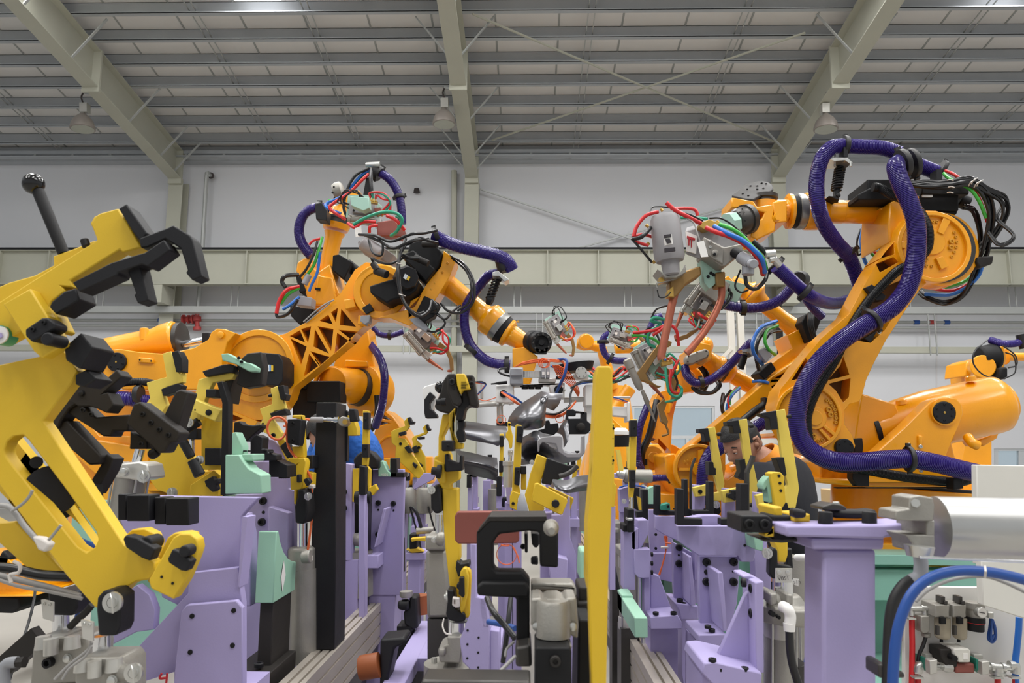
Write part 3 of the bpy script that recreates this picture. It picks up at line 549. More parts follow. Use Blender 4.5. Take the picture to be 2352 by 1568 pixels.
for m, pts, r in (('red', [(440,415,4.2),(330,450,4.2),(250,540,4.2),(215,640,4.2)], 18), ('red', [(215,640,4.2),(300,620,4.25),(380,640,4.3)], 16), ('red', [(225,680,4.2),(280,700,4.2),(350,720,4.2)], 15),
    ('red', [(510,335,4.2),(590,400,4.2),(700,460,4.2),(820,520,4.25)], 21), ('red', [(560,390,4.4),(690,385,4.5),(770,400,4.5),(795,450,4.5)], 16), ('hose_black', [(560,370,4.3),(640,420,4.3),(740,450,4.3),(840,500,4.3)], 13), ('sea', [(640,470,4.4),(760,470,4.4),(880,480,4.35)], 14),
    ('red', [(870,560,4.2),(960,600,4.16),(1080,640,4.15),(1200,700,4.15),(1300,790,4.15),(1360,900,4.2),(1380,980,4.3)], 22), ('blue', [(940,545,4.2),(1060,610,4.14),(1190,670,4.13),(1290,750,4.13),(1370,840,4.15),(1395,960,4.25)], 22), ('green', [(990,530,4.2),(1100,570,4.16),(1200,640,4.16),(1290,740,4.16),(1370,820,4.18),(1410,930,4.25)], 20),
    ('hose_black', [(215,660,4.2),(290,640,4.15),(370,560,4.2)], 20), ('hose_black', [(200,660,4.2),(280,750,4.2),(380,870,4.25)], 12), ('hose_black', [(360,450,4.3),(380,380,4.35),(450,370,4.35),(540,380,4.35)], 7), ('hose_black', [(900,475,4.3),(1000,475,4.3),(1100,530,4.3),(1180,600,4.3),(1240,640,4.3)], 9),
    ('grey_cable', [(690,470,4.2),(760,520,4.2),(790,610,4.18),(820,700,4.18)], 8), ('hose_black', [(1290,680,4.2),(1370,750,4.2),(1450,830,4.22),(1540,920,4.3)], 26), ('hose_black', [(1220,980,4.3),(1240,1080,4.3),(1320,1110,4.3),(1400,1030,4.3),(1420,960,4.35)], 18), ('hose_black', [(1180,940,4.35),(1130,1080,4.35),(1180,1140,4.35),(1250,1120,4.35)], 9),
    ('grey_cable', [(430,1100,4.25),(420,1060,4.25),(480,1050,4.25),(620,1000,4.25),(680,900,4.3)], 5), ('hose_black', [(430,1120,4.25),(450,1185,4.25),(510,1180,4.25),(550,1140,4.25)], 6)):
    part('cable', g1, m, tb(pts, r, 10))
part('connector', g1, 'grey_plastic', cy((1180, 820, 4.2), (1270, 880, 4.15), 58), cy((1250, 860, 4.18), (1245, 985, 4.18), 55), cy((1260, 880, 4.2), (1300, 885, 4.0), 40), bev=.004)
part('connector_boot', g1, 'matt_black', cy((1125, 780, 4.25), (1185, 815, 4.2), 48))
part('tag_paper', g1, 'white', pl(4.15, .003, [(785,690),(850,675),(890,820),(825,825)]), bev=0)
part('hose_coupling', g1, 'zinc', cy((1400, 800, 4.2), (1490, 790, 4.2), 38), cy((1440, 850, 4.2), (1500, 840, 4.2), 30), cy((1470, 830, 4.2), (1530, 900, 4.22), 34))
part('hose', g1, 'hose', corr([(1500,910,4.3),(1600,1000,4.34),(1720,1110,4.4),(1820,1180,4.45),(1930,1230,4.6),(2050,1240,4.8),(2200,1200,5.0)], 62, 13.5))
for x, y, a in ((1495,900,-45),(1760,1140,-40)): clamp_ring(g1, x, y, 4.36, 66, a, 44, th=.25)
# ---------- teal pedestal ----------
view()
t = thing('robot_pedestal', 'teal steel pedestal box carrying the largest right hand robot', 'pedestal', 'teal robot pedestals')
part('top_plate', t, 'teal', pl(4.25, 1.7, [(1838,1250),(1900,1272),(2330,1278),(2330,1300),(1900,1296),(1838,1276)]), bev=.004)
part('side_beam', t, 'teal', wb((P(1830,1300,4.3).x, 4.3, P(0,1360,4.3).z), (P(2330,1300,4.3).x, 4.4, P(0,1290,4.3).z)), bev=.004)
a = P(1850, 1300, 4.4); b = P(2300, 1568, 5.6)
part('body', t, 'teal', wb((a.x+.06, 4.6, .02), (P(2330, 1300, 4.4).x-.1, 5.8, P(0, 1290, 4.4).z)))
part('gusset', t, 'teal', [pl(4.3+.0*i, .3, [(x, 1355), (x+60, 1355), (x+14, 1480), (x, 1480)]) for i, x in enumerate((1850,))], bev=.003)
part('foot_rail', t, 'teal', wb((a.x-.1, 3.9, 0), (P(2330, 1300, 4.4).x, 4.6, .28)), bev=.004)
# ---------- generic welding gun drawn in its own frame (x along the jaws) ----------
def gun(ox, oy, s, rot, Y, label, flip=1, cols=('red', 'sea', 'red'), seed=1, arms=True, depth=.16):
    view(ox, oy, s, rot, flip); g = thing('welding_gun', label, 'welding gun', 'robot spot welding guns')
    part('transformer', g, 'grey_paint', pl(Y, depth, [(-60,-26),(-5,-30),(0,-22),(0,8),(-8,14),(-60,12)]), pl(Y-.03, .05, [(-52,-20),(-20,-22),(-20,4),(-52,4)]), bev=.004)
    part('gun_plate', g, 'mint', pl(Y+.04, .03, [(-66,-34),(-20,-40),(14,-20),(12,16),(-30,24),(-64,18)], [[(-58,12),(-50,12),(-50,17),(-58,17)]]), bev=.002)
    part('actuator', g, 'cast_alu', lt((-58, 20, Y-.04), (22, 22, Y-.04), [(0, 7), (.02, 10), (.1, 10), (.11, 8.5), (.6, 8.5), (.61, 10.5), (.75, 10.5), (.76, 4), (1, 4)], 18), [cy((-56, 20+q, Y-.07), (0, 21+q, Y-.07), 1.6, n=8) for q in (-8, 8)])
    part('side_block', g, 'zinc', pl(Y-.06, .06, [(-30,-16),(-10,-18),(-8,-4),(-28,-2)]), pl(Y-.05, .08, [(0,10),(16,8),(18,26),(2,28)]), bev=.002)
    if arms:
        part('electrode_arm', g, 'bronze', pl(Y, .05, [(8,-26),(34,-30),(58,-22),(78,-6),(76,0),(70,-2),(54,-14),(34,-20),(14,-14)]), bev=.003)
        part('electrode_arm', g, 'copper', lt((20, 22, Y), (62, 12, Y), [(0, 5), (.4, 4), (.8, 3), (1, 1.5)], 12))
        part('electrode_tip', g, 'copper', lt((77, -2, Y+.02), (70, 7, Y+.02), [(0, 3.5), (.7, 3), (1, 1.2)], 10))
    part('copper_shunt', g, 'redcu', pl(Y-.05, .05, [(-4,-12),(12,-16),(18,-4),(4,4)]), bev=.003)
    bolts(g, Y-.03, 2.6, [(-48,-15),(-24,-16),(-48,0),(-24,0)], 'black'); bolts(g, Y-.055, 2.2, [(5,13),(13,24)], 'zinc')
    part('cooling_manifold', g, 'brass', pl(Y-.08, .04, [(-16,-30),(2,-30),(2,-24),(-16,-24)]), [cy((-13+q*6, -27, Y-.08), (-15+q*6, -36, Y-.08), 2, n=8) for q in range(3)], [cy((10+q, 4, Y-.05), (14+q, -4, Y-.08), 1.8, n=8) for q in (0, 8)])
    rd = random.Random(seed)
    for i, c in enumerate(cols):
        q = i*6-6; j = lambda a=5: rd.uniform(-a, a)
        part('cable', g, c, tb([(-14+i*6, -34, Y-.08), (-8+q+j(), -46+j(), Y-.1), (14+j(), -44+q+j(), Y-.12), (30+j(), -28+j(), Y-.1), (24+q+j(), -8+j(), Y-.08), (12+q, 0, Y-.06)], 2.4, 8))
    for i in range(3):
        j = lambda a=8: rd.uniform(-a, a)
        part('cable', g, 'hose_black', tb([(-60, -10+j(), Y+.02), (-80+j(), -20+j(), Y), (-70+j(), -44+j(), Y-.04), (-40+j(), -40+j(), Y-.08), (-30+j(4), -20, Y-.05)], 1.7, 7))
    part('warning_label', g, 'white', pl(Y-.034, .006, [(-46,-12),(-38,-12.6),(-38,-4),(-46,-3.5)]))
    return g
# ---------- left robot with the gripper ----------
view(560, 350, 3.136)
r2 = thing('industrial_robot', 'orange robot at left with lattice ribbed lower arm, reaching to the gripper in the centre', 'robot', 'orange welding robots')
A2 = [(-200,1330),(-130,1322),(0,1318),(90,1325),(180,1335),(300,1305),(450,1222),(600,1110),(700,1010),(760,910),(800,845),(880,790),(960,800),(1000,1180),(930,1195),(830,1282),(660,1440),(560,1530),(440,1628),(360,1690),(335,1770),(290,1840),(210,1900),(120,1925),(0,1925),(-60,1890),(-120,1800),(-190,1650),(-200,1500)]
T2 = [[(545,1212),(608,1168),(640,1238)],[(628,1152),(678,1118),(662,1222)],[(702,1128),(808,1255),(690,1242)],[(684,1278),(820,1288),(775,1348)],[(672,1298),(762,1362),(652,1452)],[(532,1252),(645,1272),(628,1430)],[(512,1272),(612,1448),(502,1398)],[(412,1272),(484,1252),(462,1372)],[(338,1342),(452,1398),(412,1528)],[(480,1432),(618,1472),(552,1532)],[(470,1450),(535,1538),(432,1612)],[(330,1322),(404,1280),(440,1368)],
      [(-120,1800),(-60,1850),(-110,1860)]]
part('lower_arm', r2, 'orange', pl(5.0, .16, A2, T2[:-1]), bev=.006)
part('arm_web', r2, 'grimy_shade', pl(5.1, .05, A2))
part('shoulder_rim', r2, 'orange', ring(95, 1535, 4.97, 268, 222, .06, 44), bev=.004)
part('shoulder_recess', r2, 'orange', dc(95, 1535, 4.985, 224, .02, 40))
m = part('motor', r2, 'black', pl(4.75, .24, [(100,1470),(130,1440),(250,1450),(282,1500),(280,1640),(250,1680),(110,1670),(80,1640),(60,1500)]), pl(4.85, .15, [(-40,1500),(70,1440),(90,1660),(-30,1680)]), bev=.006)
part('rating_plate', m, 'label_white', bx(4.742, .01, 162, 1528, 184, 1575)); part('rating_plate', m, 'label_blue', bx(4.741, .01, 184, 1530, 196, 1574)); part('rating_plate', m, 'yellow', bx(4.741, .01, 196, 1532, 210, 1574))
part('arm_rib', r2, 'orange', pl(4.99, .14, [(-180,1820),(-60,1870),(100,1935),(60,2000),(-100,2080),(-200,2120)], [[(-160,1850),(-110,1870),(-160,1900)],[(-100,1880),(-10,1915),(-100,1950)]]), bev=.004)
# elbow
part('elbow', r2, 'orange', lt((985, 1000, 4.94), (1000, 1005, 5.3), [(0, 198), (.2, 205), (.22, 190), (.4, 190), (.42, 210), (1, 210)], 40), bev=.004)
part('elbow_bowl', r2, 'orange', ring(985, 1000, 4.9, 202, 150, .1, 40), bev=.006)
part('arm_lug', r2, 'orange', pl(4.92, .08, [(720,1060),(790,1050),(810,1110),(730,1130)]), pl(4.92, .08, [(825,1170),(910,1190),(900,1240),(820,1240)]), bev=.006)
part('stop_block', r2, 'black', pl(4.88, .05, [(850,1120),(905,1085),(935,1135),(880,1165)]), bev=.003)
hs = part('forearm_housing', r2, 'orange', pl(4.82, .2, [(1440,706),(1528,772),(1480,900),(1335,1130),(1275,1190),(1190,1248),(1050,1190),(960,1190),(1180,1130),(1250,1060),(1320,940),(1420,820)], [[(1200,1070),(1275,1030),(1230,1110),(1190,1130)]]), bev=.01)
bolts(hs, 4.82, 9, [(1466,798),(1429,864)], 'orange_worn')
for i, (x, y) in enumerate(((1375,940),(1350,985))): bolt(hs, x, y, 4.82, 7, 'orange_worn', 'stud')
m = part('motor', r2, 'matt_black', pl(4.7, .3, [(905,960),(1085,905),(1180,830),(1265,930),(1240,990),(1190,1030),(1070,1060),(1030,1085),(910,1010)]), pl(4.8, .3, [(1195,650),(1330,610),(1432,720),(1400,820),(1300,935),(1160,800)]), pl(4.76, .2, [(1130,740),(1220,700),(1380,840),(1310,930)]), bev=.01)
part('motor_end', r2, 'black', lt((1165, 905, 4.72), (1180, 900, 4.6), [(0, 95), (.6, 90), (1, 78)], 8)); part('rating_plate', m, 'label_white', pl(4.585, .01, [(1160,872),(1182,884),(1168,916),(1148,902)])); part('rating_plate', m, 'yellow', pl(4.583, .01, [(1184,888),(1198,896),(1186,922),(1172,914)]))
part('motor_plug', r2, 'brown_black', cy((1290,660,4.7),(1395,660,4.66), 26), cy((1230,755,4.68),(1330,800,4.66), 24), cy((950,850,4.7),(1030,880,4.66), 30), cy((930,800,4.7),(965,850,4.68), 24), bev=.003)
part('forearm', r2, 'orange', lt((1440, 930, 5.0), (1850, 1262, 5.0), [(0, 110), (.05, 95), (.06, 78), (.62, 72), (.63, 76), (.72, 78), (.78, 118), (.84, 120), (1, 105)], 36), bev=.003)
part('wrist_gearbox', r2, 'gear_steel', lt((1818, 1238, 5.0), (1856, 1268, 5.0), [(0, 112), (.2, 116), (1, 116)], 36)); part('wrist_seal', r2, 'matt_black', lt((1856, 1268, 5.0), (1888, 1292, 5.0), [(0, 110), (1, 104)], 36))
part('wrist', r2, 'orange', lt((1886, 1290, 5.0), (2070, 1400, 5.0), [(0, 104), (.14, 106), (.2, 78), (.6, 68), (1, 60)], 30), pl(4.9, .25, [(1935,1410),(2020,1400),(2120,1470),(2060,1680),(1935,1660)]), bev=.006)
for k in range(-2, 3): bolt(r2, 1948-k*14, 1270+k*26+60-60, 4.8, 8, 'orange_worn', 'stud', name='flange_screw')
part('wrist_disc', r2, 'black', lt((2080, 1362, 4.95), (2140, 1370, 4.86), [(0, 84), (.5, 84), (.52, 76), (1, 74)], 36), bev=.003)
wd_ = part('wrist_cover', r2, 'matt_black', ring(2145, 1368, 4.83, 76, 52, .04, 32), dc(2145, 1368, 4.85, 60, .03), dc(2145, 1368, 4.82, 20, .04), pl(4.83, .03, [(2100,1395),(2195,1395),(2180,1450),(2110,1450)]))
bolts(wd_, 4.83, 7, [(2145+60*math.cos(g), 1368+60*math.sin(g)) for g in (0,.6,1.2,1.8,2.4,3.1,3.7,4.3,4.9,5.6)], 'steel_dark', 'stud', name='cover_screw')
# balancer at far left
view(0, 760, 3.137)
part('balancer', r2, 'orange', lt((1285, 55, 5.1), (480, 250, 5.1), [(0, 122), (.02, 138), (.12, 132), (.2, 118), (.5, 128), (.95, 134), (1, 110)], 36), lt(P(1040, 70, 5.02), P(1038, -20, 5.02), [(0, .035), (1, .028)], 16), bev=.004)
part('balancer_flange', r2, 'steel_dark', lt((1318, 60, 5.1), (1285, 62, 5.1), [(0, 118), (.1, 126), (1, 126)], 32))
part('piston_rod', r2, 'chrome', cy((1320, 95, 5.1), (1470, 65, 5.1), 26)); part('rod_clevis', r2, 'black', bx(5.0, .16, 1455, 10, 1510, 110), bev=.006)
part('balancer_bracket', r2, 'orange', pl(4.86, .1, [(730,180),(790,135),(870,130),(1000,150),(1190,165),(1400,120),(1500,60),(1520,10),(1560,-18),(1620,-15),(1700,15),(1640,80),(1600,200),(1600,420),(1200,420),(880,420),(760,330),(720,260)]), pl(4.84, .04, [(995,188),(1100,200),(1098,232),(990,225)]), bev=.006)
part('pivot_cap', r2, 'black', dc(836, 222, 4.84, 70, .05, 32), bev=.003); bolts(r2, 4.84, 7, [(836,222)], 'brass', 'stud'); bolts(r2, 4.84, 7, [(836+50*math.cos(g), 222+50*math.sin(g)) for g in (.3,1.3,2.4,3.4,4.5,5.5)], 'matt_black'); bolts(r2, 4.83, 6, [(1008,208),(1090,216)], 'black')
bolts(r2, 4.85, 26, [(1590,28)], 'orange', 'stud')
part('turret', r2, 'orange', pl(5.1, .5, [(560,420),(1900,440),(1900,640),(1520,640),(1400,900),(720,900),(560,800)]), bev=.01)
view()
part('turret', r2, 'orange', pl(5.0, .6, [(150,905),(230,1000),(480,1000),(480,1105),(150,1105)]), pl(4.95, .7, [(140,1018),(230,1010),(340,1030),(340,1105),(235,1105)]), bev=.01)
part('base', r2, 'orange', lt(P(330, 1285, 5.4), P(330, 1100, 5.4), [(0, .56), (.1, .56), (.11, .48), (1, .46)], 48), bx(5.0, .8, 235, 1108, 450, 1128), bev=.006)
part('hose', r2, 'hose', corr([(215,922,4.75),(262,916,4.7),(300,916,4.7),(345,925,4.8)], 17, 4.2)); part('hose', r2, 'hose_black', corr([(255,892,4.72),(280,880,4.7),(320,876,4.7),(350,880,4.8)], 9, 3))
clamp_ring(r2, 318, 905, 4.7, 17, 0, 12)
t = thing('robot_pedestal', 'teal steel pedestal box under the left robot, half hidden by the yellow clamps', 'pedestal', 'teal robot pedestals')
a = P(215, 1128, 4.9); b = P(480, 1150, 4.9)
part('top_plate', t, 'teal', wb((a.x-.1, 4.85, b.z), (b.x, 6.1, P(0, 1285, 5.4).z-.0)), bev=.004); part('body', t, 'teal', wb((a.x+.02, 4.95, .02), (b.x-.1, 6.0, b.z)), bev=.004)
# hoses and cables of the left robot
view(560, 350, 3.136)
part('hose', r2, 'hose', corr([(1375,600,4.72),(1450,640,4.7),(1560,680,4.7),(1700,712,4.7),(1830,745,4.7),(1900,785,4.7),(1935,850,4.72)], 50, 9))
part('hose', r2, 'hose', corr([(1840,870,4.8),(1760,890,4.85),(1700,960,4.9),(1640,1040,4.9),(1595,1130,4.9),(1590,1250,4.9),(1630,1380,4.9),(1720,1480,4.88),(1810,1520,4.86),(1920,1530,4.86)], 38, 9))
clamp_ring(r2, 1388, 595, 4.7, 50, 20, 34); clamp_ring(r2, 1640, 1425, 4.88, 42, 50, 34); clamp_ring(r2, 1895, 1530, 4.86, 42, 0, 34)
part('hose_collar', r2, 'rubber', lt((1870, 770, 4.74), (1900, 850, 4.74), [(0, 66), (.7, 70), (1, 56)], 22))
part('spring_rod', r2, 'black', cy((1775, 1090, 4.78), (1850, 870, 4.76), 16), lt((1745, 1050, 4.78), (1800, 1070, 4.78), [(0, 10), (.2, 40), (.8, 40), (1, 10)], 14)); co = []
for i in range(14*8): g = 2*math.pi*i/14; q = i/112; co.append(P(1772+q*62, 1055-q*170, 4.77)+Vc((math.cos(g)*R(30, 4.77), math.sin(g)*R(30, 4.77), 0)))
part('spring', r2, 'black', sweep(co, [R(7, 4.77)]*112, 6)); part('carrier_plate', r2, 'zinc', pl(4.66, .12, [(1790,862),(1830,850),(1912,915),(1880,930),(1840,890),(1790,888)]), bev=.003)
for pts, r in (([(1165,620,4.6),(1130,720,4.55),(1110,850,4.5),(1125,1000,4.5),(1180,1120,4.5),(1260,1180,4.55),(1330,1140,4.6),(1350,1070,4.65)], 13), ([(1185,640,4.62),(1120,760,4.56),(1128,980,4.52),(1160,1090,4.52),(1240,1160,4.56),(1300,1150,4.6)], 11), ([(1490,740,4.8),(1590,810,4.7),(1655,930,4.65),(1650,1080,4.65),(1560,1155,4.7),(1470,1140,4.75),(1420,1085,4.78)], 10), ([(1500,760,4.8),(1600,850,4.72),(1640,960,4.68),(1620,1080,4.68),(1540,1140,4.72)], 9),
    ([(830,590,4.7),(950,600,4.6),(1060,640,4.55),(1200,590,4.5),(1300,580,4.55),(1390,560,4.6)], 12), ([(860,590,4.7),(980,640,4.6),(1080,690,4.55),(1200,640,4.5),(1330,620,4.6)], 11), ([(1180,660,4.6),(1260,620,4.55),(1350,640,4.6),(1395,650,4.64)], 12), ([(900,630,4.7),(930,720,4.6),(990,740,4.6),(1000,660,4.6),(960,600,4.6)], 9), ([(1140,740,4.6),(1200,760,4.58),(1260,760,4.6)], 14),
    ([(1380,1160,4.8),(1450,1200,4.8),(1500,1150,4.82),(1560,1100,4.85)], 8), ([(1300,1280,4.85),(1380,1290,4.8),(1450,1230,4.8),(1390,1150,4.8)], 8), ([(1320,1160,4.8),(1400,1130,4.7),(1350,1060,4.68)], 12), ([(940,800,4.7),(920,760,4.66),(980,790,4.6),(1060,800,4.6),(1150,760,4.6)], 9)):
    part('cable', r2, 'hose_black', tb(pts, r, 8))
part('junction_box', r2, 'matt_black', pl(4.76, .1, [(1300,1030),(1365,1060),(1410,1090),(1370,1180),(1300,1220),(1230,1170)]), bev=.006); part('junction_box', r2, 'grey_plastic', pl(4.8, .1, [(1190,1200),(1260,1180),(1330,1260),(1310,1290),(1230,1240)]), pl(4.88, .08, [(840,1175),(910,1170),(905,1220),(870,1240),(838,1215)]), bev=.005)
part('cable', r2, 'grey_cable', tb([(430,1220,4.99),(520,1140,4.97),(590,1090,4.97),(650,1062,4.97)], 6), tb([(450,1225,4.99),(540,1150,4.97),(620,1085,4.97)], 5))
for x, y in ((1120,800),(1140,1025)): part('cable_tie', r2, 'tie', tb([(x-22, y-6, 4.5), (x, y, 4.46), (x+22, y+8, 4.5)], 3.5))
# ---------- robot behind it ----------
view(560, 350, 3.136)
r3 = thing('industrial_robot', 'orange robot behind the left one, forearm raised to a gun near the top', 'robot', 'orange welding robots')
part('forearm', r3, 'orange', lt((585, 900, 5.9), (655, 580, 5.9), [(0, 70), (.1, 58), (.9, 62), (1, 78)], 30), lt((660, 560, 5.9), (668, 520, 5.9), [(0, 90), (1, 104)], 30)); part('wrist_seal', r3, 'steel_dark', lt((668, 520, 5.9), (680, 475, 5.9), [(0, 100), (.3, 100), (.32, 90), (.7, 90), (.72, 94), (1, 94)], 30))
part('wrist', r3, 'orange', lt((680, 478, 5.9), (690, 400, 5.9), [(0, 86), (.3, 80), (1, 62)], 26), pl(5.85, .25, [(650,420),(730,300),(830,270),(850,330),(800,420),(730,480)]), bev=.006)
part('wrist_lid', r3, 'cast_alu', lt((650, 290, 5.85), (720, 270, 5.85), [(0, 60), (.3, 70), (.8, 70), (1, 50)], 26)); bolts(r3, 5.78, 8, [(650,250),(640,290),(655,330),(690,340)], 'black')
part('elbow', r3, 'orange', pl(5.7, .4, [(385,790),(430,760),(480,755),(485,800),(530,860),(620,800),(660,940),(690,1020),(640,1120),(480,1120),(440,1000),(400,900),(375,850)]), pl(5.66, .1, [(530,880),(640,900),(670,1100),(500,1100)]), bev=.012)
part('pocket', r3, 'matt_black', pl(5.65, .02, [(510,972),(550,975),(548,994),(514,988)]))
part('motor', r3, 'matt_black', pl(5.7, .25, [(640,740),(685,732),(782,790),(722,915),(635,845)]), cy((740,800,5.8),(815,860,5.8), 40), pl(5.75, .3, [(330,1100),(500,1125),(480,1200),(400,1240),(340,1180)]), pl(5.7, .2, [(370,880),(450,860),(460,1000),(400,1010)]), bev=.008)
part('junction_box', r3, 'grey_plastic', cy((470, 880, 5.5), (435, 950, 5.5), 24), pl(5.5, .12, [(400,1030),(490,1045),(485,1110),(375,1100)]), bev=.005)
part('lower_arm', r3, 'orange', pl(5.8, .3, [(770,1290),(890,1250),(905,1340),(950,1568),(985,1700),(975,1790),(910,1900),(830,1860),(820,1700),(700,1568),(640,1560),(660,1480)]), pl(5.72, .1, [(725,1490),(890,1500),(895,1545),(725,1545)]), bev=.01)
view(540, 780, 3.92)
part('shoulder_ring', r3, 'orange', lt((870, 410, 5.5), (1090, 420, 5.75), [(0, 160), (0, 165), (.98, 165), (1, 160)], 36), ring(866, 400, 5.5, 168, 140, .05), bev=.006)
part('shoulder_gearbox', r3, 'steel_dark', lt((1090, 420, 5.75), (1150, 440, 5.8), [(0, 170), (1, 170)], 32)); part('lower_arm', r3, 'orange', lt((1150, 460, 5.75), (1300, 480, 5.9), [(0, 230), (.6, 235), (1, 200)], 36), bev=.006)
part('motor', r3, 'matt_black', bx(5.3, .2, 640, 370, 945, 560), bx(5.32, .2, 515, 440, 730, 700), cy((570, 400, 5.3), (650, 400, 5.3), 45), bev=.008)
part('base', r3, 'orange', pl(6.0, .5, [(1300,650),(1340,625),(1420,690),(1500,800),(1590,950),(1600,1120),(1260,1100),(1250,850)], [[(1330,670),(1400,720),(1320,710)],[(1300,730),(1380,750),(1300,775)]]), ring(1400, 990, 5.97, 130, 110, .05), lt(P(1380, 1300, 6.3), P(1380, 1060, 6.3), [(0, .4), (1, .38)], 36), bev=.01)
part('hose', r3, 'hose', corr([(1215,40,5.9),(1290,140,5.6),(1340,280,5.45),(1342,450,5.4),(1315,620,5.45),(1265,780,5.6)], 34, 9)); part('hose', r3, 'hose_black', tb([(1280,500,5.6),(1285,640,5.6),(1255,760,5.6),(1200,830,5.65)], 30, 12))
view(560, 350, 3.136)
part('hose', r3, 'hose', corr([(610,405,5.75),(520,398,5.7),(440,440,5.7),(400,530,5.7),(405,620,5.7),(440,690,5.7),(490,750,5.7)], 38, 9)); part('hose', r3, 'hose', corr([(935,130,5.5),(1040,185,5.5),(1110,290,5.5),(1135,410,5.5),(1140,520,5.5)], 33, 9))
part('hose', r3, 'hose', corr([(930,1265,6.2),(980,1310,6.2),(1060,1318,6.2),(1150,1290,6.2)], 22, 8))
clamp_ring(r3, 545, 402, 5.7, 40, 0, 36); clamp_ring(r3, 1120, 320, 5.5, 36, -75, 26); clamp_ring(r3, 960, 145, 5.5, 44, -35, 60, th=.3); clamp_ring(r3, 1050, 1316, 6.2, 24, 0, 22)
part('clamp_block', r3, 'black', pl(5.6, .12, [(510,370),(560,360),(600,420),(595,490),(520,480)]), pl(5.4, .1, [(880,180),(910,180),(925,380),(870,420),(820,390),(860,300)]), bev=.004)
part('carrier_plate', r3, 'zinc', lt((880, 90, 5.45), (980, 88, 5.45), [(0, 20), (1, 24)], 16))
for m, pts, r in (('hose_black', [(905,110,5.4),(800,170,5.4),(740,280,5.4),(720,400,5.4),(760,500,5.4)], 11), ('blue', [(905,125,5.42),(830,180,5.42),(740,290,5.42),(680,330,5.42),(600,365,5.42),(600,400,5.4),(700,440,5.4)], 11), ('green', [(900,140,5.44),(840,190,5.44),(770,260,5.44),(680,340,5.44),(610,345,5.44)], 10), ('red', [(900,155,5.4),(850,200,5.38),(760,290,5.38),(640,370,5.38),(625,410,5.38),(735,485,5.4)], 12),
    ('hose_black', [(915,120,5.4),(910,200,5.35),(915,300,5.35),(870,400,5.38),(800,420,5.4)], 10), ('hose_black', [(920,130,5.4),(920,260,5.36),(890,380,5.36),(820,415,5.4)], 8), ('red', [(550,620,5.6),(500,635,5.6),(470,665,5.6)], 10), ('green', [(565,610,5.55),(535,720,5.5),(500,820,5.5),(440,900,5.5)], 11), ('blue', [(550,720,5.5),(530,860,5.5),(490,950,5.5),(470,1000,5.5)], 11), ('hose_black', [(530,640,5.5),(500,740,5.48),(450,840,5.48),(400,900,5.5)], 10),
    ('red', [(400,965,5.5),(310,990,5.45),(255,1070,5.45),(235,1160,5.45)], 14), ('green', [(400,975,5.5),(320,1020,5.47),(265,1090,5.47)], 12), ('blue', [(400,1040,5.45),(330,1100,5.42),(280,1130,5.42)], 12), ('hose_black', [(390,880,5.6),(300,890,5.5),(275,930,5.5),(300,970,5.5)], 16), ('hose_black', [(235,1150,5.45),(245,1185,5.45),(320,1160,5.42),(390,1060,5.42)], 12),
    ('grey_cable', [(945,300,5.4),(1000,300,5.4),(1060,370,5.4),(1070,420,5.4)], 7)):
    part('cable', r3, m, tb(pts, r, 8))
g = gun(860, 490, 1.0, 8, 5.3, 'grey spot welding gun with green and red hoses, topmost, above the left robots', cols=('red', 'sea', 'red'), seed=3, arms=False)
view(560, 350, 3.136)
part('gun_body', g, 'grey_paint', pl(5.3, .2, [(820,640),(900,610),(1090,740),(1040,800),(920,740),(830,690)]), lt((850, 650, 5.2), (1000, 740, 5.2), [(0, 40), (.05, 52), (.9, 52), (1, 30)], 22), bev=.006)
part('copper_shunt', g, 'redcu', pl(5.15, .12, [(960,500),(1080,480),(1160,560),(1150,610),(960,600)]), bev=.008); part('gun_bracket', g, 'mint', pl(5.12, .08, [(765,315),(900,325),(905,400),(860,420),(770,380)]), bev=.004)
for m, pts, r in (('sea', [(790,520,5.05),(880,470,5.02),(1000,430,5.0),(1100,440,5.0),(1140,490,5.02),(1100,570,5.05),(1060,600,5.1)], 13), ('red', [(750,510,5.1),(800,540,5.05),(860,500,5.05),(950,500,5.08)], 12), ('red', [(1030,455,5.05),(1100,490,5.02),(1160,560,5.06)], 13), ('red', [(905,575,5.05),(910,535,5.02),(960,525,5.06)], 12), ('sea', [(1100,460,5.06),(1130,480,5.04),(1115,540,5.05)], 13)):
    part('cable', g, m, tb(pts, r, 10))
part('tag_paper', g, 'white', pl(5.04, .004, [(800,545),(845,530),(850,600),(805,608)]))
gun(985, 795, 1.0, 48, 5.9, 'grey spot welding gun pointing down right, below the lattice armed robot forearm', cols=('red', 'sea', 'red'), seed=5)
# ---------- robots in the right background ----------
view(1280, 680, 3.335)
r4 = thing('industrial_robot', 'orange robot behind the largest one, its ring shaped shoulder left of the worker', 'robot', 'orange welding robots')
part('lower_arm', r4, 'orange', pl(5.3, .2, [(905,1290),(960,1190),(1040,1120),(1190,1000),(1470,760),(1640,610),(1780,520),(1900,430),(2050,500),(2050,700),(1800,800),(1700,760),(1640,830),(1450,960),(1330,1080),(1290,1200),(1290,1330),(1200,1480),(1050,1510),(930,1420)], [[(1660,630),(1752,578),(1740,630)],[(1640,690),(1735,645),(1690,690),(1650,710)],[(1790,640),(1890,480),(1960,520),(1900,640)],[(1060,1140),(1150,1060),(1180,1150)]]), bev=.008)
part('arm_web', r4, 'grimy_shade', pl(5.4, .08, [(960,1250),(1200,1010),(1480,770),(1900,450),(2050,560),(1990,720),(1700,755),(1450,940),(1290,1200),(1100,1460),(970,1390)]))
part('shoulder_rim', r4, 'orange', ring(1090, 1325, 5.26, 190, 165, .06, 40), bev=.005)
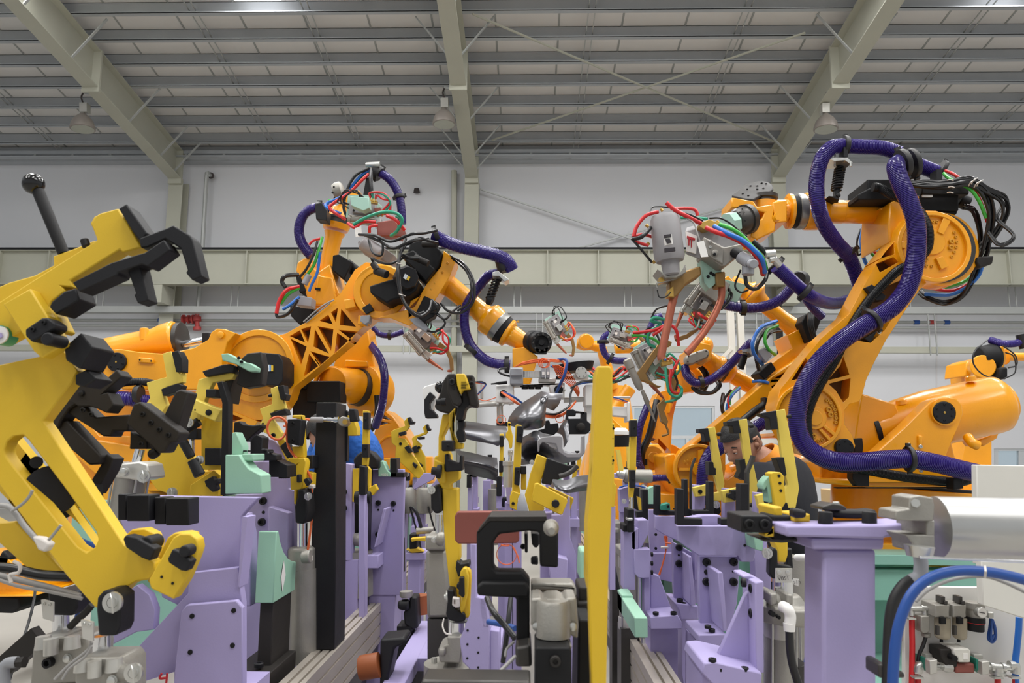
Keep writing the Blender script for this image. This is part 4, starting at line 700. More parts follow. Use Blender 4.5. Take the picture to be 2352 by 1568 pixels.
sc = part('shoulder_cover', r4, 'orange_worn', dc(1090, 1325, 5.29, 168, .03, 36), bev=.003); part('shoulder_rib', sc, 'orange', bx(5.25, .05, 935, 1315, 1250, 1335), pl(5.25, .05, [(1080,1180),(1120,1170),(1120,1480),(1090,1480)]), dc(1090, 1325, 5.24, 50, .06, 24))
bolts(sc, 5.27, 8, [(975,1265),(1000,1255),(1025,1245),(1050,1238),(990,1285),(1030,1270)], 'orange_worn')
part('forearm', r4, 'orange', lt((1880, 300, 5.5), (1480, -20, 5.5), [(0, 95), (.1, 92), (.12, 78), (.4, 62), (.75, 60), (.85, 74), (.92, 120), (.96, 122), (1, 112)], 32), pl(5.4, .3, [(1760,300),(1880,240),(1960,400),(1700,600),(1640,520),(1800,400)]), bev=.004)
part('wrist', r4, 'orange', lt((1470, -30, 5.5), (1330, -110, 5.5), [(0, 100), (.15, 70), (1, 56)], 26), pl(5.35, .25, [(1230,-110),(1310,-160),(1400,-60),(1340,0),(1250,-40)]), bev=.006)
part('motor', r4, 'matt_black', pl(5.3, .3, [(1900,140),(1990,100),(2030,160),(1960,340),(1930,350),(1870,200)]), pl(5.3, .2, [(1540,590),(1640,500),(1680,560),(1590,640)]), bev=.008)
part('balancer', r4, 'orange', lt((1330, 1440, 5.6), (1900, 1330, 5.6), [(0, 150), (.1, 160), (.9, 160), (1, 120)], 28), bev=.004)
part('turret', r4, 'orange', pl(5.4, .5, [(820,1220),(900,1200),(960,1300),(1300,1400),(1620,1160),(1700,1200),(1700,1500),(1320,1540),(960,1560),(840,1380)], [[(1640,1080),(1700,1040),(1690,1090)]]), bev=.012)
part('base', r4, 'orange', lt(P(1000, 1780, 5.9), P(1000, 1500, 5.9), [(0, .55), (.1, .55), (.11, .46), (1, .45)], 40), bev=.006)
part('hose', r4, 'hose', corr([(1250,1135,5.2),(1180,1190,5.15),(1125,1290,5.12),(1110,1400,5.12),(1125,1520,5.15),(1200,1600,5.2)], 44, 11)); part('hose', r4, 'hose', corr([(1230,1180,5.1),(1300,1130,5.05),(1420,1060,5.0),(1560,980,5.0),(1640,950,5.05)], 46, 11))
part('cable_conduit', r4, 'hose_black', tb([(1280,1090,5.24),(1420,960,5.22),(1560,850,5.2),(1700,770,5.22),(1780,750,5.3)], 32, 12)); part('clamp_block', r4, 'black', pl(5.15, .1, [(1590,770),(1650,800),(1630,850),(1590,830)]), pl(5.0, .1, [(1580,900),(1680,880),(1700,1020),(1620,1010)]), bev=.004)
part('hose', r4, 'hose', corr([(1070,-20,5.0),(1160,30,4.98),(1300,70,4.96),(1440,90,4.96),(1580,80,4.98),(1700,30,5.0),(1790,-60,5.02),(1850,-120,5.05)], 40, 11)); clamp_ring(r4, 1422, 90, 4.96, 42, 0, 40)
part('hose_collar', r4, 'rubber', lt((1870, -130, 5.1), (1850, -135, 5.0), [(0, 64), (.6, 64), (1, 50)], 22)); part('hose', r4, 'hose', corr([(1870,-90,5.12),(1900,10,5.14),(1950,80,5.16),(2030,160,5.2)], 34, 10))
part('spring_rod', r4, 'black', cy((1410,560,5.4),(1440,450,5.4), 18), cy((1405,545,5.4),(1432,465,5.4), 26), bev=.003); part('carrier_plate', r4, 'zinc', pl(5.3, .1, [(1410,410),(1480,400),(1520,450),(1490,460),(1470,430),(1420,425)]))
for m, pts, r in (('blue', [(1680,190,5.3),(1560,240,5.2),(1500,340,5.15),(1500,420,5.15),(1540,490,5.2),(1570,520,5.3)], 14), ('green', [(1690,225,5.32),(1610,260,5.25),(1590,340,5.2),(1620,410,5.2),(1670,450,5.3)], 12), ('hose_black', [(1600,250,5.3),(1540,340,5.22),(1520,450,5.2),(1545,570,5.25)], 14), ('hose_black', [(1720,265,5.4),(1640,280,5.3),(1600,330,5.3)], 8), ('hose_black', [(1270,750,5.6),(1260,820,5.5),(1270,890,5.5),(1300,930,5.5)], 14), ('blue', [(1400,700,5.6),(1340,760,5.5),(1300,840,5.5),(1300,900,5.5)], 10), ('green', [(1390,700,5.62),(1330,750,5.52),(1320,830,5.5)], 9), ('red', [(1370,700,5.6),(1310,780,5.5),(1320,880,5.5)], 8), ('hose_black', [(1330,720,5.6),(1280,790,5.55),(1260,880,5.5)], 10), ('blue', [(1500,655,5.4),(1560,650,5.3),(1620,665,5.3)], 12)):
    part('cable', r4, m, tb(pts, r, 8))
part('cable_bundle', r4, 'hose_black', [tb([(1930+i*16,130,5.28),(1930+i*12,220,5.25),(1960+i*10,330,5.28)], 14, 8) for i in range(3)])
part('junction_box', r4, 'grey_plastic', pl(5.2, .12, [(1530,420),(1590,390),(1650,450),(1600,510)]), bev=.006)
g = gun(1598, 712, .95, 125, 4.9, 'grey spot welding gun pointing down behind the copper arms of the right hand gun', cols=('red', 'sea', 'red'), seed=8, depth=.2)
part('transformer', g, 'cast_alu', pl(4.82, .12, [(-90,-30),(-40,-34),(-40,20),(-90,16)]), bev=.006); part('gun_bracket', g, 'mint', pl(4.95, .04, [(-110,-60),(-50,-66),(-30,-20),(-90,-10)]), bev=.003)
view(1280, 680, 3.335)
for m, pts, r in (('sea', [(820,180,4.8),(750,165,4.78),(720,190,4.78),(790,215,4.8),(700,280,4.78),(700,360,4.78),(750,390,4.8)], 13), ('red', [(580,280,4.8),(650,275,4.78),(740,260,4.78),(810,230,4.8),(870,225,4.8),(915,270,4.8),(930,380,4.82)], 13), ('green', [(570,300,4.8),(660,305,4.78),(740,330,4.78),(790,370,4.8)], 11), ('red', [(730,300,4.78),(790,260,4.76),(820,230,4.78)], 12), ('hose_black', [(720,170,4.8),(760,100,4.78),(850,70,4.8)], 8), ('hose_black', [(1050,170,4.8),(1120,210,4.78),(1180,180,4.8)], 10), ('red', [(1080,130,4.8),(1110,155,4.78),(1150,180,4.8)], 12), ('grey_cable', [(1010,270,4.76),(1070,240,4.76),(1090,180,4.78)], 7)):
    part('cable', g, m, tb(pts, r, 8))
# robot 5: forearm + wrist with grey cap
r5 = thing('industrial_robot', 'orange robot forearm with a grey oval wrist cap, right of centre', 'robot', 'orange welding robots')
part('forearm', r5, 'orange', lt((1620, 770, 5.75), (1280, 570, 5.75), [(0, 62), (.8, 60), (.82, 66), (.9, 88), (1, 92)], 30), bev=.003); part('wrist_seal', r5, 'steel_dark', lt((1300, 580, 5.75), (1262, 560, 5.75), [(0, 92), (1, 92)], 28)); part('wrist_seal', r5, 'matt_black', lt((1262, 560, 5.75), (1235, 548, 5.75), [(0, 86), (1, 84)], 28))
part('wrist', r5, 'orange', lt((1240, 545, 5.75), (1110, 450, 5.7), [(0, 90), (.12, 90), (.2, 76), (.5, 66), (1, 60)], 28), pl(5.6, .3, [(990,420),(1090,350),(1180,370),(1190,480),(1100,540),(1000,490)]), sp(1120, 380, 5.8, 75, 20), bev=.01)
part('wrist_cap', r5, 'cast_alu', pl(5.5, .1, [(1130,402),(1160,412),(1170,440),(1155,470),(1040,522),(1005,522),(985,500),(985,470),(1005,445)]), bev=.012)
bolts(r5, 5.5, 6, [(1140,420),(1150,455),(1070,500),(1000,500),(1005,460),(1070,430)], 'steel_dark', 'stud')
part('elbow', r5, 'orange', lt((1020, 640, 6.0), (980, 620, 6.2), [(0, 100), (.3, 112), (1, 112)], 30), pl(5.9, .3, [(880,560),(1000,545),(1060,600),(1050,730),(960,740),(900,800),(860,900)]), bev=.01)
part('lower_arm', r5, 'orange', pl(6.0, .25, [(770,740),(925,690),(915,800),(882,950),(870,1190),(845,1340),(700,1370),(618,1290),(630,1100),(700,880)], [[(655,1130),(680,1060),(760,1100)],[(735,1110),(775,1080),(775,1130)]]), bev=.01)
part('shoulder_cover', r5, 'orange_worn', dc(730, 1240, 5.97, 90, .05, 30), dc(740, 1235, 5.95, 42, .05), bev=.004); part('pivot_cap', r5, 'black', dc(800, 1335, 5.95, 28, .04, 24)); bolts(r5, 5.96, 7, [(665,1230),(660,1260),(680,1290)], 'orange_worn')
part('base', r5, 'orange', lt(P(780, 1780, 6.3), P(780, 1400, 6.3), [(0, .5), (1, .42)], 36), pl(6.1, .3, [(860,1130),(900,1140),(980,1190),(960,1230),(870,1230)]), bev=.008)
part('hose', r5, 'hose', corr([(690,840,5.85),(640,980,5.8),(615,1130,5.8),(622,1260,5.8),(650,1340,5.85)], 28, 10)); part('hose', r5, 'hose_black', tb([(765,800,5.9),(735,950,5.85),(700,1080,5.85),(650,1190,5.85),(640,1310,5.88)], 28, 12)); part('hose', r5, 'hose', corr([(720,1395,5.5),(800,1390,5.45),(930,1395,5.45)], 26, 10)); clamp_ring(r5, 865, 1392, 5.45, 28, 0, 30)
part('hose', r5, 'hose', corr([(975,540,5.6),(1000,615,5.55),(1060,665,5.52),(1140,655,5.5),(1230,605,5.5),(1330,520,5.55),(1450,390,5.6),(1480,360,5.65)], 34, 10)); clamp_ring(r5, 1105, 662, 5.5, 36, 10, 30)
bundle('cable', r5, 'hose_black', [(1060,500,5.9),(1120,560,5.85),(1150,640,5.85),(1110,720,5.88),(1060,700,5.9)], 9, 6, 24, seed=22); bundle('cable', r5, 'hose_black', [(1220,640,5.7),(1240,680,5.66),(1180,740,5.66),(1090,735,5.68),(1040,700,5.7)], 9, 4, 12, seed=24)
g = gun(1505, 850, .92, 62, 5.2, 'grey spot welding gun with a bronze C shaped arm, right of the yellow post', cols=('sea', 'red', 'sea'), seed=11, depth=.18)
view(1280, 680, 3.335)
part('electrode_arm', g, 'bronze', pl(5.1, .06, [(610,590),(770,370),(830,330),(880,350),(870,380),(800,400),(680,590),(700,640),(760,680),(800,690),(780,700),(690,660),(630,640)]), pl(5.1, .06, [(770,830),(820,780),(840,820),(820,880),(850,960),(840,990),(800,960),(780,880)]), tb([(830,985,5.12),(850,1050,5.12),(800,1070,5.12)], 9, 8), bev=.004)
part('gun_plate', g, 'mint', pl(5.16, .05, [(690,560),(800,430),(840,480),(830,600),(760,640),(690,620)]), bev=.003); part('cooling_manifold', g, 'brass', pl(5.05, .06, [(800,500),(880,485),(888,515),(805,535)]), [cy((810+i*28, 500, 5.05), (806+i*28, 470, 5.04), 9, n=8) for i in range(3)], bev=.002)
part('actuator', g, 'cast_alu', lt((530, 480, 5.1), (640, 720, 5.1), [(0, 22), (.05, 34), (.3, 34), (.32, 28), (.8, 30), (.9, 26), (1, 16)], 20), lt((650, 720, 5.1), (750, 960, 5.1), [(0, 14), (.4, 20), (.45, 12), (.8, 10), (1, 4)], 14))
for m, pts, r in (('sea', [(830,550,5.0),(840,650,4.98),(860,740,4.98),(920,770,4.98),(955,720,5.0),(930,680,5.02)], 11), ('red', [(870,560,5.0),(860,650,4.98),(880,730,4.98),(940,740,5.0),(930,690,5.02)], 10), ('red', [(930,490,5.05),(890,560,5.03),(870,620,5.02),(865,690,5.02)], 9), ('sea', [(955,700,5.0),(950,760,5.0),(900,795,5.0),(825,810,5.02)], 9), ('blue', [(800,430,5.08),(810,460,5.05),(830,490,5.03)], 9), ('hose_black', [(900,600,5.05),(920,660,5.05),(910,720,5.05)], 9)):
    part('cable', g, m, tb(pts, r, 8))
# distant robots in the middle
r6 = thing('industrial_robot', 'small distant orange robot just right of the tall yellow post', 'robot', 'orange welding robots')
part('forearm', r6, 'orange', lt((640, 380, 8), (440, 400, 8), [(0, 60), (.4, 50), (1, 40)], 22), pl(7.8, .4, [(670,350),(720,340),(740,440),(680,440)]), lt((560,700,8.2),(420,900,8.2), [(0, 50), (1, 44)], 20), pl(8, .3, [(420,930),(560,1060),(560,1180),(420,1100)]), bev=.01)
part('gun_cap', r6, 'cast_alu', lt((480, 390, 7.6), (570, 320, 7.6), [(0, 26), (.1, 40), (.9, 40), (1, 26)], 18))
part('base', r6, 'orange', lt(P(520, 1560, 8.3), P(520, 1130, 8.3), [(0, .5), (1, .42)], 30), bev=.01)
part('hose', r6, 'hose', corr([(400,285,7.6),(355,320,7.6),(345,380,7.6),(370,450,7.6),(430,490,7.6),(530,495,7.7)], 28, 9)); part('hose', r6, 'hose', corr([(500,240,8),(520,270,8),(530,300,8)], 28, 9)); part('hose', r6, 'hose', corr([(800,150,7.9),(750,170,7.9),(715,230,7.9),(680,320,7.9),(640,400,7.9),(590,450,7.9)], 26, 9)); clamp_ring(r6, 352, 350, 7.6, 32, 90, 24); clamp_ring(r6, 405, 480, 7.6, 32, -30, 24)
bundle('cable', r6, ['red', 'hose_black', 'sea', 'hose_black', 'orange_cable'], [(240,560,7.5),(330,620,7.4),(430,640,7.4),(520,580,7.4),(560,600,7.5)], 8, 7, 40, seed=31)
bundle('cable', r6, ['red', 'hose_black', 'blue'], [(400,320,7.5),(440,340,7.4),(480,380,7.4)], 7, 5, 18, seed=33)
r7 = thing('industrial_robot', 'small distant orange robot wrist just left of the tall yellow post top', 'robot', 'orange welding robots')
part('forearm', r7, 'orange', lt((340, 390, 8.6), (150, 360, 8.6), [(0, 30), (.2, 44), (.4, 36), (.7, 50), (1, 40)], 22), lt((215, 345, 8.6), (225, 345, 8.3), [(0, 60), (1, 55)], 22), bev=.01)
part('lower_arm', r7, 'orange', lt((340, 400, 8.8), (420, 700, 9.0), [(0, 40), (1, 50)], 20)); part('pedestal', r7, 'teal', wb((P(420,0,9.2).x-.4, 8.8, 0), (P(420,0,9.2).x+.4, 9.6, P(0,1555,9.2).z))); part('base', r7, 'orange', lt(P(420, 1560, 9.2), P(420, 690, 9.2), [(0, .5), (.5, .3), (1, .2)], 30))
g = gun(1286, 768, 1.35, 60, 8.2, 'small distant pale welding gun above the car body panels', cols=('orange_cable', 'red'), seed=14)
gun(1440, 720+60, 1.5, 20, 7.2, 'small distant welding gun beside the hose loop right of the yellow post', cols=('red', 'green', 'sea'), seed=17)
# far right robot
view(1780, 720, 3.136)
r8 = thing('industrial_robot', 'distant orange robot at the right edge with a purple hose on top', 'robot', 'orange welding robots')
part('forearm', r8, 'orange', lt((1660, 310, 8), (1880, 312, 8), [(0, 60), (.1, 30), (1, 30)], 20), pl(7.8, .4, [(1610,235),(1650,235),(1670,320),(1640,440),(1590,440)]), lt((1440,400,8),(1500,380,7.7), [(0, 70), (1, 80)], 22), pl(7.9, .4, [(1380,350),(1450,320),(1480,440),(1370,450)]), bev=.01)
part('motor', r8, 'matt_black', lt((1460, 320, 7.8), (1600, 310, 7.8), [(0, 40), (.1, 85), (.9, 100), (1, 80)], 12), pl(7.6, .2, [(1625,385),(1680,385),(1680,470),(1625,470)]), bev=.02)
part('lower_arm', r8, 'orange', pl(8.2, .3, [(1370,400),(1480,420),(1560,700),(1560,1300),(1300,1300),(1400,800)])); part('base', r8, 'orange', lt(P(1430, 1840, 8.4), P(1430, 1280, 8.4), [(0, .5), (1, .42)], 30))
part('hose', r8, 'hose', corr([(1550,190,7.8),(1640,215,7.7),(1730,215,7.7),(1820,190,7.7)], 26, 8)); part('hose_collar', r8, 'hose_black', cy((1770, 150, 7.7), (1800, 250, 7.7), 34))
for pts in ([(1530,190,7.6),(1440,270,7.5),(1430,360,7.5),(1500,440,7.5),(1600,465,7.5)], [(1640,230,7.5),(1730,300,7.5),(1740,370,7.5),(1680,390,7.5)], [(1660,280,7.5),(1720,310,7.5),(1730,420,7.5),(1650,470,7.5)]): part('cable', r8, 'hose_black', tb(pts, 5, 6))
# bottom-left robot base
view(0, 1120, 3.5)
t = thing('industrial_robot', 'orange robot base with dark motor at the lower left edge', 'robot', 'orange welding robots')
part('base_plate', t, 'orange', pl(4.6, .8, [(-200,520),(60,560),(240,800),(260,870),(-200,860)]), pl(4.5, .6, [(-200,540),(60,560),(120,640),(-200,600)]), pl(4.5, .9, [(-200,860),(250,860),(262,875),(-200,880)]), bev=.01)
part('motor', t, 'matt_black', pl(4.55, .4, [(-200,860),(150,880),(160,960),(100,1010),(-200,1000)]), pl(4.5, .3, [(20,500),(80,560),(60,640),(-60,640)]), bev=.01)
a = P(-100, 1000, 4.9); part('foot', t, 'matt_black', wb((a.x-.7, 4.7, 0), (a.x-.3, 5.2, a.z+.06)))
# ---------- left foreground: large swing clamp ----------
def pneu(t, a, b, r, Y=None, knob=True, nm='cylinder'):
    """pneumatic cylinder barrel a->b with end caps and four tie rods"""
    A, B = ip(a), ip(b); k = R(r, a[2]); ax = (B-A).normalized(); s = ax.cross(Vc((0, 1, 0))).normalized(); u = s.cross(ax); L = (B-A).length
    part('cylinder_barrel', t, 'cast_alu', lt(A, B, [(0, k*.96), (1, k*.96)], 28)); e = min(.18*L, .05)
    part('cylinder_cap', t, 'alu', lt(A, A+ax*e, [(0, k*.8), (.1, k*1.08), (.9, k*1.08), (1, k)], 12), bev=.002)
    part('cylinder_cap', t, 'alu', lt(B-ax*e, B, [(0, k), (.1, k*1.08), (.9, k*1.08), (1, k*.8)], 12), bev=.002)
    for i, j in ((1, 1), (1, -1), (-1, 1), (-1, -1)):
        o = s*(i*k*.78)+u*(j*k*.78); part('tie_rod', t, 'zinc', lt2(A+o, B+o, k*.08, 8))
def washer(t, x, y, Y, r):
    return part('pin_washer', t, 'zinc', ring(x, y, Y, r, r*.55, .006, 24), dc(x, y, Y-.004, r*.5, .02, 18), tb([(x-r*.2, y-r*.9, Y-.008), (x, y-r*.2, Y-.01), (x+r*.1, y+r*1.1, Y-.008)], r*.1, 6))
view(0, 760, 3.137); Y = 1.45
c1 = thing('swing_clamp', 'large yellow swing clamp filling the left foreground, with slotted body and ball lever', 'clamp')
body = [(-150,250),(-40,250),(270,185),(440,120),(560,292),(515,372),(305,650),(345,705),(620,1120),(896,1541),(1111,1667),(1120,1720),(1066,1792),(977,1806),(923,1837),(878,1891),(690,1998),(466,1747),(90,1245),(-10,1110),(-150,1000)]
slot = [(30,850),(50,795),(100,755),(160,746),(205,788),(450,1110),(690,1445),(706,1500),(680,1560),(622,1592),(555,1550),(60,930),(36,890)]
part('clamp_body', c1, 'yellow', pl(Y, .035, body, [slot]), bev=.003)
bd2 = [(-150,620),(60,720),(330,1060),(620,1450),(740,1620),(700,1730),(470,1740),(60,1220),(-150,1010)]
part('clamp_body', c1, 'yellow', pl(Y+.1, .03, bd2, [[(285,1085),(310,1040),(345,1028),(380,1060),(452,1200),(430,1258),(380,1255),(320,1215)]]), bev=.003)
part('clamp_body', c1, 'yellow', pl(Y+.16, .03, [(-150,1300),(0,1380),(100,1371),(330,1600),(466,1747),(390,1756),(215,1725),(0,1532),(-150,1500)]), bev=.003)
part('spacer', c1, 'black', lt(P(262, 945, Y+.03), P(262, 945, Y+.1), [(0, .012), (1, .012)], 16), lt(P(370, 1150, Y+.03), P(370, 1150, Y+.28), [(0, .05), (1, .05)], 24))
part('pivot_shaft', c1, 'matt_black', lt(P(400, 1180, Y+.14), P(400, 1180, Y+.4), [(0, .055), (1, .055)], 24), bx(Y+.2, .1, 300, 1120, 560, 1240))
bolts(c1, Y+.095, 16, [(262,943)], 'black'); part('badge', c1, 'white', dc(-8, 28, Y-.055, 66, .004, 32)); part('badge_mark', c1, 'lilac', pl(Y-.06, .003, [(-30,8),(8,14),(16,40),(-10,58),(-40,40)]))
part('badge_backing', c1, 'sea', dc(-8, 28, Y-.05, 72, .03, 32))
view(0, 360, 3.137)
arm = [(-150,1130),(0,1040),(180,925),(370,805),(698,598),(660,500),(652,485),(690,425),(722,405),(850,370),(1020,652),(880,690),(862,668),(500,890),(530,940),(440,932),(468,965),(372,1040),(352,1080),(402,1132),(462,1252),(430,1275),(330,1150),(215,1190),(180,1240),(0,1340),(-150,1330)]
part('clamp_arm', c1, 'yellow', pl(Y-.04, .04, arm), bev=.003)
part('clamp_arm', c1, 'yellow', pl(Y+.03, .03, [(-150,1000),(60,905),(250,852),(385,780),(380,715),(540,658),(680,600),(690,640),(0,1060),(-150,1150)]), pl(Y+.0, .05, [(648,480),(680,425),(712,420),(760,560),(705,590)]), bev=.003)
part('ball_knob', c1, 'gloss_black', sp(240, 195, Y+.04, 79, 28)); part('lever_rod', c1, 'matt_black', lt((275, 245, Y+.04), (460, 700, Y+.04), [(0, 40), (.02, 44), (1, 40)], 20))
part('limit_pin', c1, 'black', lt((605, 595, Y), (625, 650, Y), [(0, 30), (1, 30)], 16), bev=.002)
part('head_plate', c1, 'black', pl(Y-.06, .05, [(852,372),(910,335),(1060,550),(1012,612),(958,545)]), bev=.003)
part('hook_jaw', c1, 'black', pl(Y-.08, .04, [(1000,590),(1030,575),(1200,512),(1245,490),(1368,565),(1390,600),(1452,860),(1385,890),(1335,832),(1350,818),(1300,660),(1190,590),(1060,650),(1012,655)]), bev=.003)
part('hook_jaw', c1, 'black', pl(Y-.1, .045, [(520,905),(800,762),(1000,700),(1040,690),(1180,597),(1225,668),(1062,790),(1020,772),(850,832),(845,850),(570,972)]), pl(Y-.085, .04, [(915,812),(1008,780),(1066,1032),(992,1056),(962,992),(978,985)]), bev=.003)
part('stop_pad', c1, 'black', pl(Y-.07, .06, [(372,1042),(462,968),(545,945),(572,1030),(402,1135),(352,1082)]), bev=.003)
mp = part('mount_plate', c1, 'yellow', pl(Y-.07, .03, [(18,1060),(215,948),(330,1130),(460,1352),(300,1450),(240,1400)]), bev=.003); bolts(mp, Y-.06, 16, [(192,1012),(148,1150)], 'yellow', 'stud')
part('toggle_block', c1, 'black', pl(Y-.1, .04, [(180,1242),(300,1160),(340,1158),(398,1200),(395,1235),(230,1335),(182,1290)]), dc(336, 1310, Y-.11, 49, .05, 26), bev=.003); bolts(c1, Y-.1, 18, [(318,1195),(240,1245)], 'matt_black')
part('stop_block', c1, 'black', pl(Y-.05, .08, [(460,1372),(582,1265),(668,1372),(575,1530),(470,1462)]), pl(Y-.02, .06, [(540,1568),(620,1530),(700,1600),(600,1660),(540,1640)]), bev=.003)
view(0, 1120, 3.5)
part('link_plate', c1, 'yellow', pl(Y-.06, .03, [(1192,742),(1390,400),(1450,366),(1530,368),(1585,410),(1598,480),(1580,545),(1500,735),(1395,898),(1210,810)]), bev=.003)
part('link_plate', c1, 'yellow', pl(Y+.04, .04, [(1180,750),(1345,400),(1400,362),(1480,355),(1540,370),(1500,600),(1400,780),(1230,800)]), pl(Y+.06, .03, [(980,400),(1060,335),(1160,325),(1240,365),(1272,430),(1255,560),(1150,600),(1000,560)]), bev=.003)
part('toggle_block', c1, 'black', pl(Y-.09, .025, [(1385,490),(1430,505),(1540,590),(1500,672),(1450,665),(1350,600),(1345,570)]), dc(1480, 510, Y-.1, 46, .03, 24), bev=.003); part('toggle_block', c1, 'black', pl(Y-.03, .03, [(1010,378),(1100,400),(1250,490),(1205,590),(1130,560),(1010,480),(985,410)]), dc(1165, 450, Y-.02, 58, .05, 24), bev=.003)
bolts(c1, Y-.06, 11, [(1300,715),(1388,767)], 'matt_black', 'stud')
part('pin_knuckle', c1, 'black', pl(Y-.05, .055, [(772,975),(780,880),(830,825),(900,820),(965,870),(960,1120),(930,1190),(790,1190)]), bev=.004); washer(c1, 900, 922, Y-.06, 78)
part('piston_rod', c1, 'chrome', lt((815, 1190, Y), (815, 1370, Y), [(0, 62), (1, 62)], 24))
c2 = c1
pc = thing('clamp_cylinder', 'aluminium cylinder with round washer, right one of the pair at the bottom left corner', 'cylinder', 'cylinders under the large yellow clamp')
part('cylinder_cap', pc, 'cast_alu', pl(Y-.06, .08, [(640,1365),(960,1360),(1000,1420),(1000,1700),(600,1700),(600,1480)]), lt(P(810, 1380, Y), P(810, 1350, Y), [(0, .034), (1, .03)], 24), bev=.005); part('cap_lug', pc, 'alu', [lt(P(x, 1470, Y-.06), P(x, 1370, Y-.06), [(0, .016), (1, .014)], 14) for x in (670, 920)], lt(P(760, 1520, Y-.07), P(760, 1390, Y-.07), [(0, .012), (1, .012)], 12))
part('cylinder_barrel', pc, 'cast_alu', lt(P(800, 1700, Y), P(800, 2300, Y), [(0, .08), (1, .08)], 28)); washer(pc, 1068, 1490, Y-.09, 72); part('pin', pc, 'cast_alu', cy((960,1480,Y-.05),(1060,1490,Y-.07), 62)); bolts(pc, Y-.07, 32, [(905,1545)], 'zinc', 'nut')
pc = thing('clamp_cylinder', 'aluminium cylinder with small gauge port, left one of the pair at the bottom left corner', 'cylinder', 'cylinders under the large yellow clamp')
Y2 = 1.75
part('cylinder_cap', pc, 'cast_alu', pl(Y2-.07, .1, [(290,1200),(700,1190),(720,1300),(700,1560),(240,1600),(260,1300)]), lt(P(490, 1210, Y2), P(490, 1165, Y2), [(0, .04), (1, .035)], 24), bev=.005); part('cap_lug', pc, 'alu', [lt(P(x, 1290, Y2-.08), P(x, 1190, Y2-.08), [(0, .018), (1, .015)], 14) for x in (350, 580)], lt(P(410, 1340, Y2-.09), P(410, 1210, Y2-.09), [(0, .015), (1, .015)], 12))
part('cylinder_barrel', pc, 'cast_alu', lt(P(480, 1560, Y2), P(480, 2200, Y2), [(0, .1), (1, .1)], 28)); part('port', pc, 'black', ring(372, 1412, Y2-.085, 38, 22, .02)); bolts(pc, Y2-.07, 28, [(545,1368)], 'zinc', 'nut')
part('piston_rod', pc, 'chrome', lt((490, 1020, Y2), (490, 1190, Y2), [(0, 58), (1, 58)], 24)); part('rod_clevis', pc, 'black', pl(Y2-.06, .12, [(380,840),(620,830),(620,960),(580,1030),(410,1025),(390,960)]), bev=.005)
part('elbow_fitting', pc, 'grey_plastic', tb([(140,1400,1.6),(60,1410,1.6),(30,1470,1.6),(40,1600,1.6)], 42, 14)); part('fitting_nut', pc, 'brown_black', lt((130,1405,1.6),(200,1400,1.6), [(0, 40), (1, 46)], 6))
part('strut', pc, 'brown_black', bar((60,1420,1.9), (330,1180,1.9), .03, .05))
for x0, y0 in ((330, 900), (650, 1060)):
    lp = part('name_plate', c1, 'alu', pl(Y-.1 if x0 > 400 else Y2-.1, .004, [(x0,y0),(x0+20,y0-2),(x0+100,y0+20),(x0+98,y0+175),(x0+15,y0+150)])); bolts(lp, (Y if x0 > 400 else Y2)-.1, 12, [(x0+28,y0+30),(x0+72,y0+38)], 'zinc')
for m, pts, r, Yc in (('grey_cable', [(-60,140),(60,150),(120,200),(200,310),(280,400),(340,470)], 22, 1.38), ('grey_cable', [(90,190),(180,130),(235,70),(260,20)], 12, 1.37), ('grey_cable', [(340,460),(400,410),(450,350),(490,300)], 12, 1.37), ('hose_black', [(-60,640),(100,650),(330,700),(560,710)], 40, 1.56), ('grey_cable', [(-60,690),(150,740),(400,800),(640,870)], 24, 1.54), ('grey_cable', [(-60,720),(150,790),(380,830),(660,890)], 14, 1.53),
    ('tie', [(110,590),(160,620),(150,680),(80,700),(90,760)], 14, 1.5), ('brown_black', [(560,1120),(620,1060),(690,1000),(740,940)], 28, 1.6), ('grey_cable', [(740,1240),(700,1310),(560,1420),(440,1540)], 12, 1.36), ('grey_cable', [(740,1270),(680,1360),(560,1450),(500,1540)], 10, 1.35), ('blue_hose', [(500,320),(560,380),(640,440),(760,490)], 40, 1.62), ('blue_hose', [(600,1100),(660,900),(760,840)], 16, 1.8)):
    part('cable', c1, m, tb([(a, b, Yc) for a, b in pts], r, 10))
part('cable_tie', c1, 'tie', pl(1.36, .02, [(250,390),(330,400),(400,450),(360,520),(300,500)]), bev=.004)
tag(part('floor_cable', None, 'hose_black', tb([(285,800,3.6),(270,920,3.5),(230,1080,3.45),(180,1230,3.4),(120,1400,3.35),(60,1600,3.3)], 10, 8)), 'black cable falling in front of the floor at the lower left', 'cable')
# ---------- lilac frame behind the clamp ----------
Yp = 1.95
fr = thing('welding_fixture', 'large lilac steel fixture frame at lower left, carrying two black blocks', 'fixture frame', 'lilac fixture frames')
pp = part('front_plate', fr, 'lilac', pl(Yp, .02, [(1455,995),(1500,940),(1900,905),(1948,965),(1950,1750),(1385,1750),(1385,1640)]), bev=.003); bolts(pp, Yp, 19, [(1545,1030),(1880,985),(1530,1320),(1870,1265)], 'matt_black', 'stud')
part('side_plate', fr, 'lilac', pl(Yp+.03, .03, [(1000,1395),(1510,850),(1512,700),(1480,690),(1910,640),(1950,930),(1950,1750),(1385,1750),(1030,1560)]), pl(Yp+.05, .03, [(960,880),(1100,780),(1200,860),(1245,980),(1235,1140),(1090,1160),(900,1260)]), bev=.003)
part('cross_plate', fr, 'lilac', pl(Yp+.1, .03, [(950,60),(2080,78),(2010,150),(1940,230),(1920,800),(1950,950),(1500,980),(1300,880),(1240,560),(1010,380),(960,250)]), bev=.003)
part('stiffener', fr, 'lilac', pl(Yp+.02, .06, [(1950,230),(1990,235),(1925,800),(1912,790)]), wb((P(1385,0,Yp).x, Yp, .0), (P(1940,0,Yp).x, Yp+.3, P(0,1740,Yp).z)))
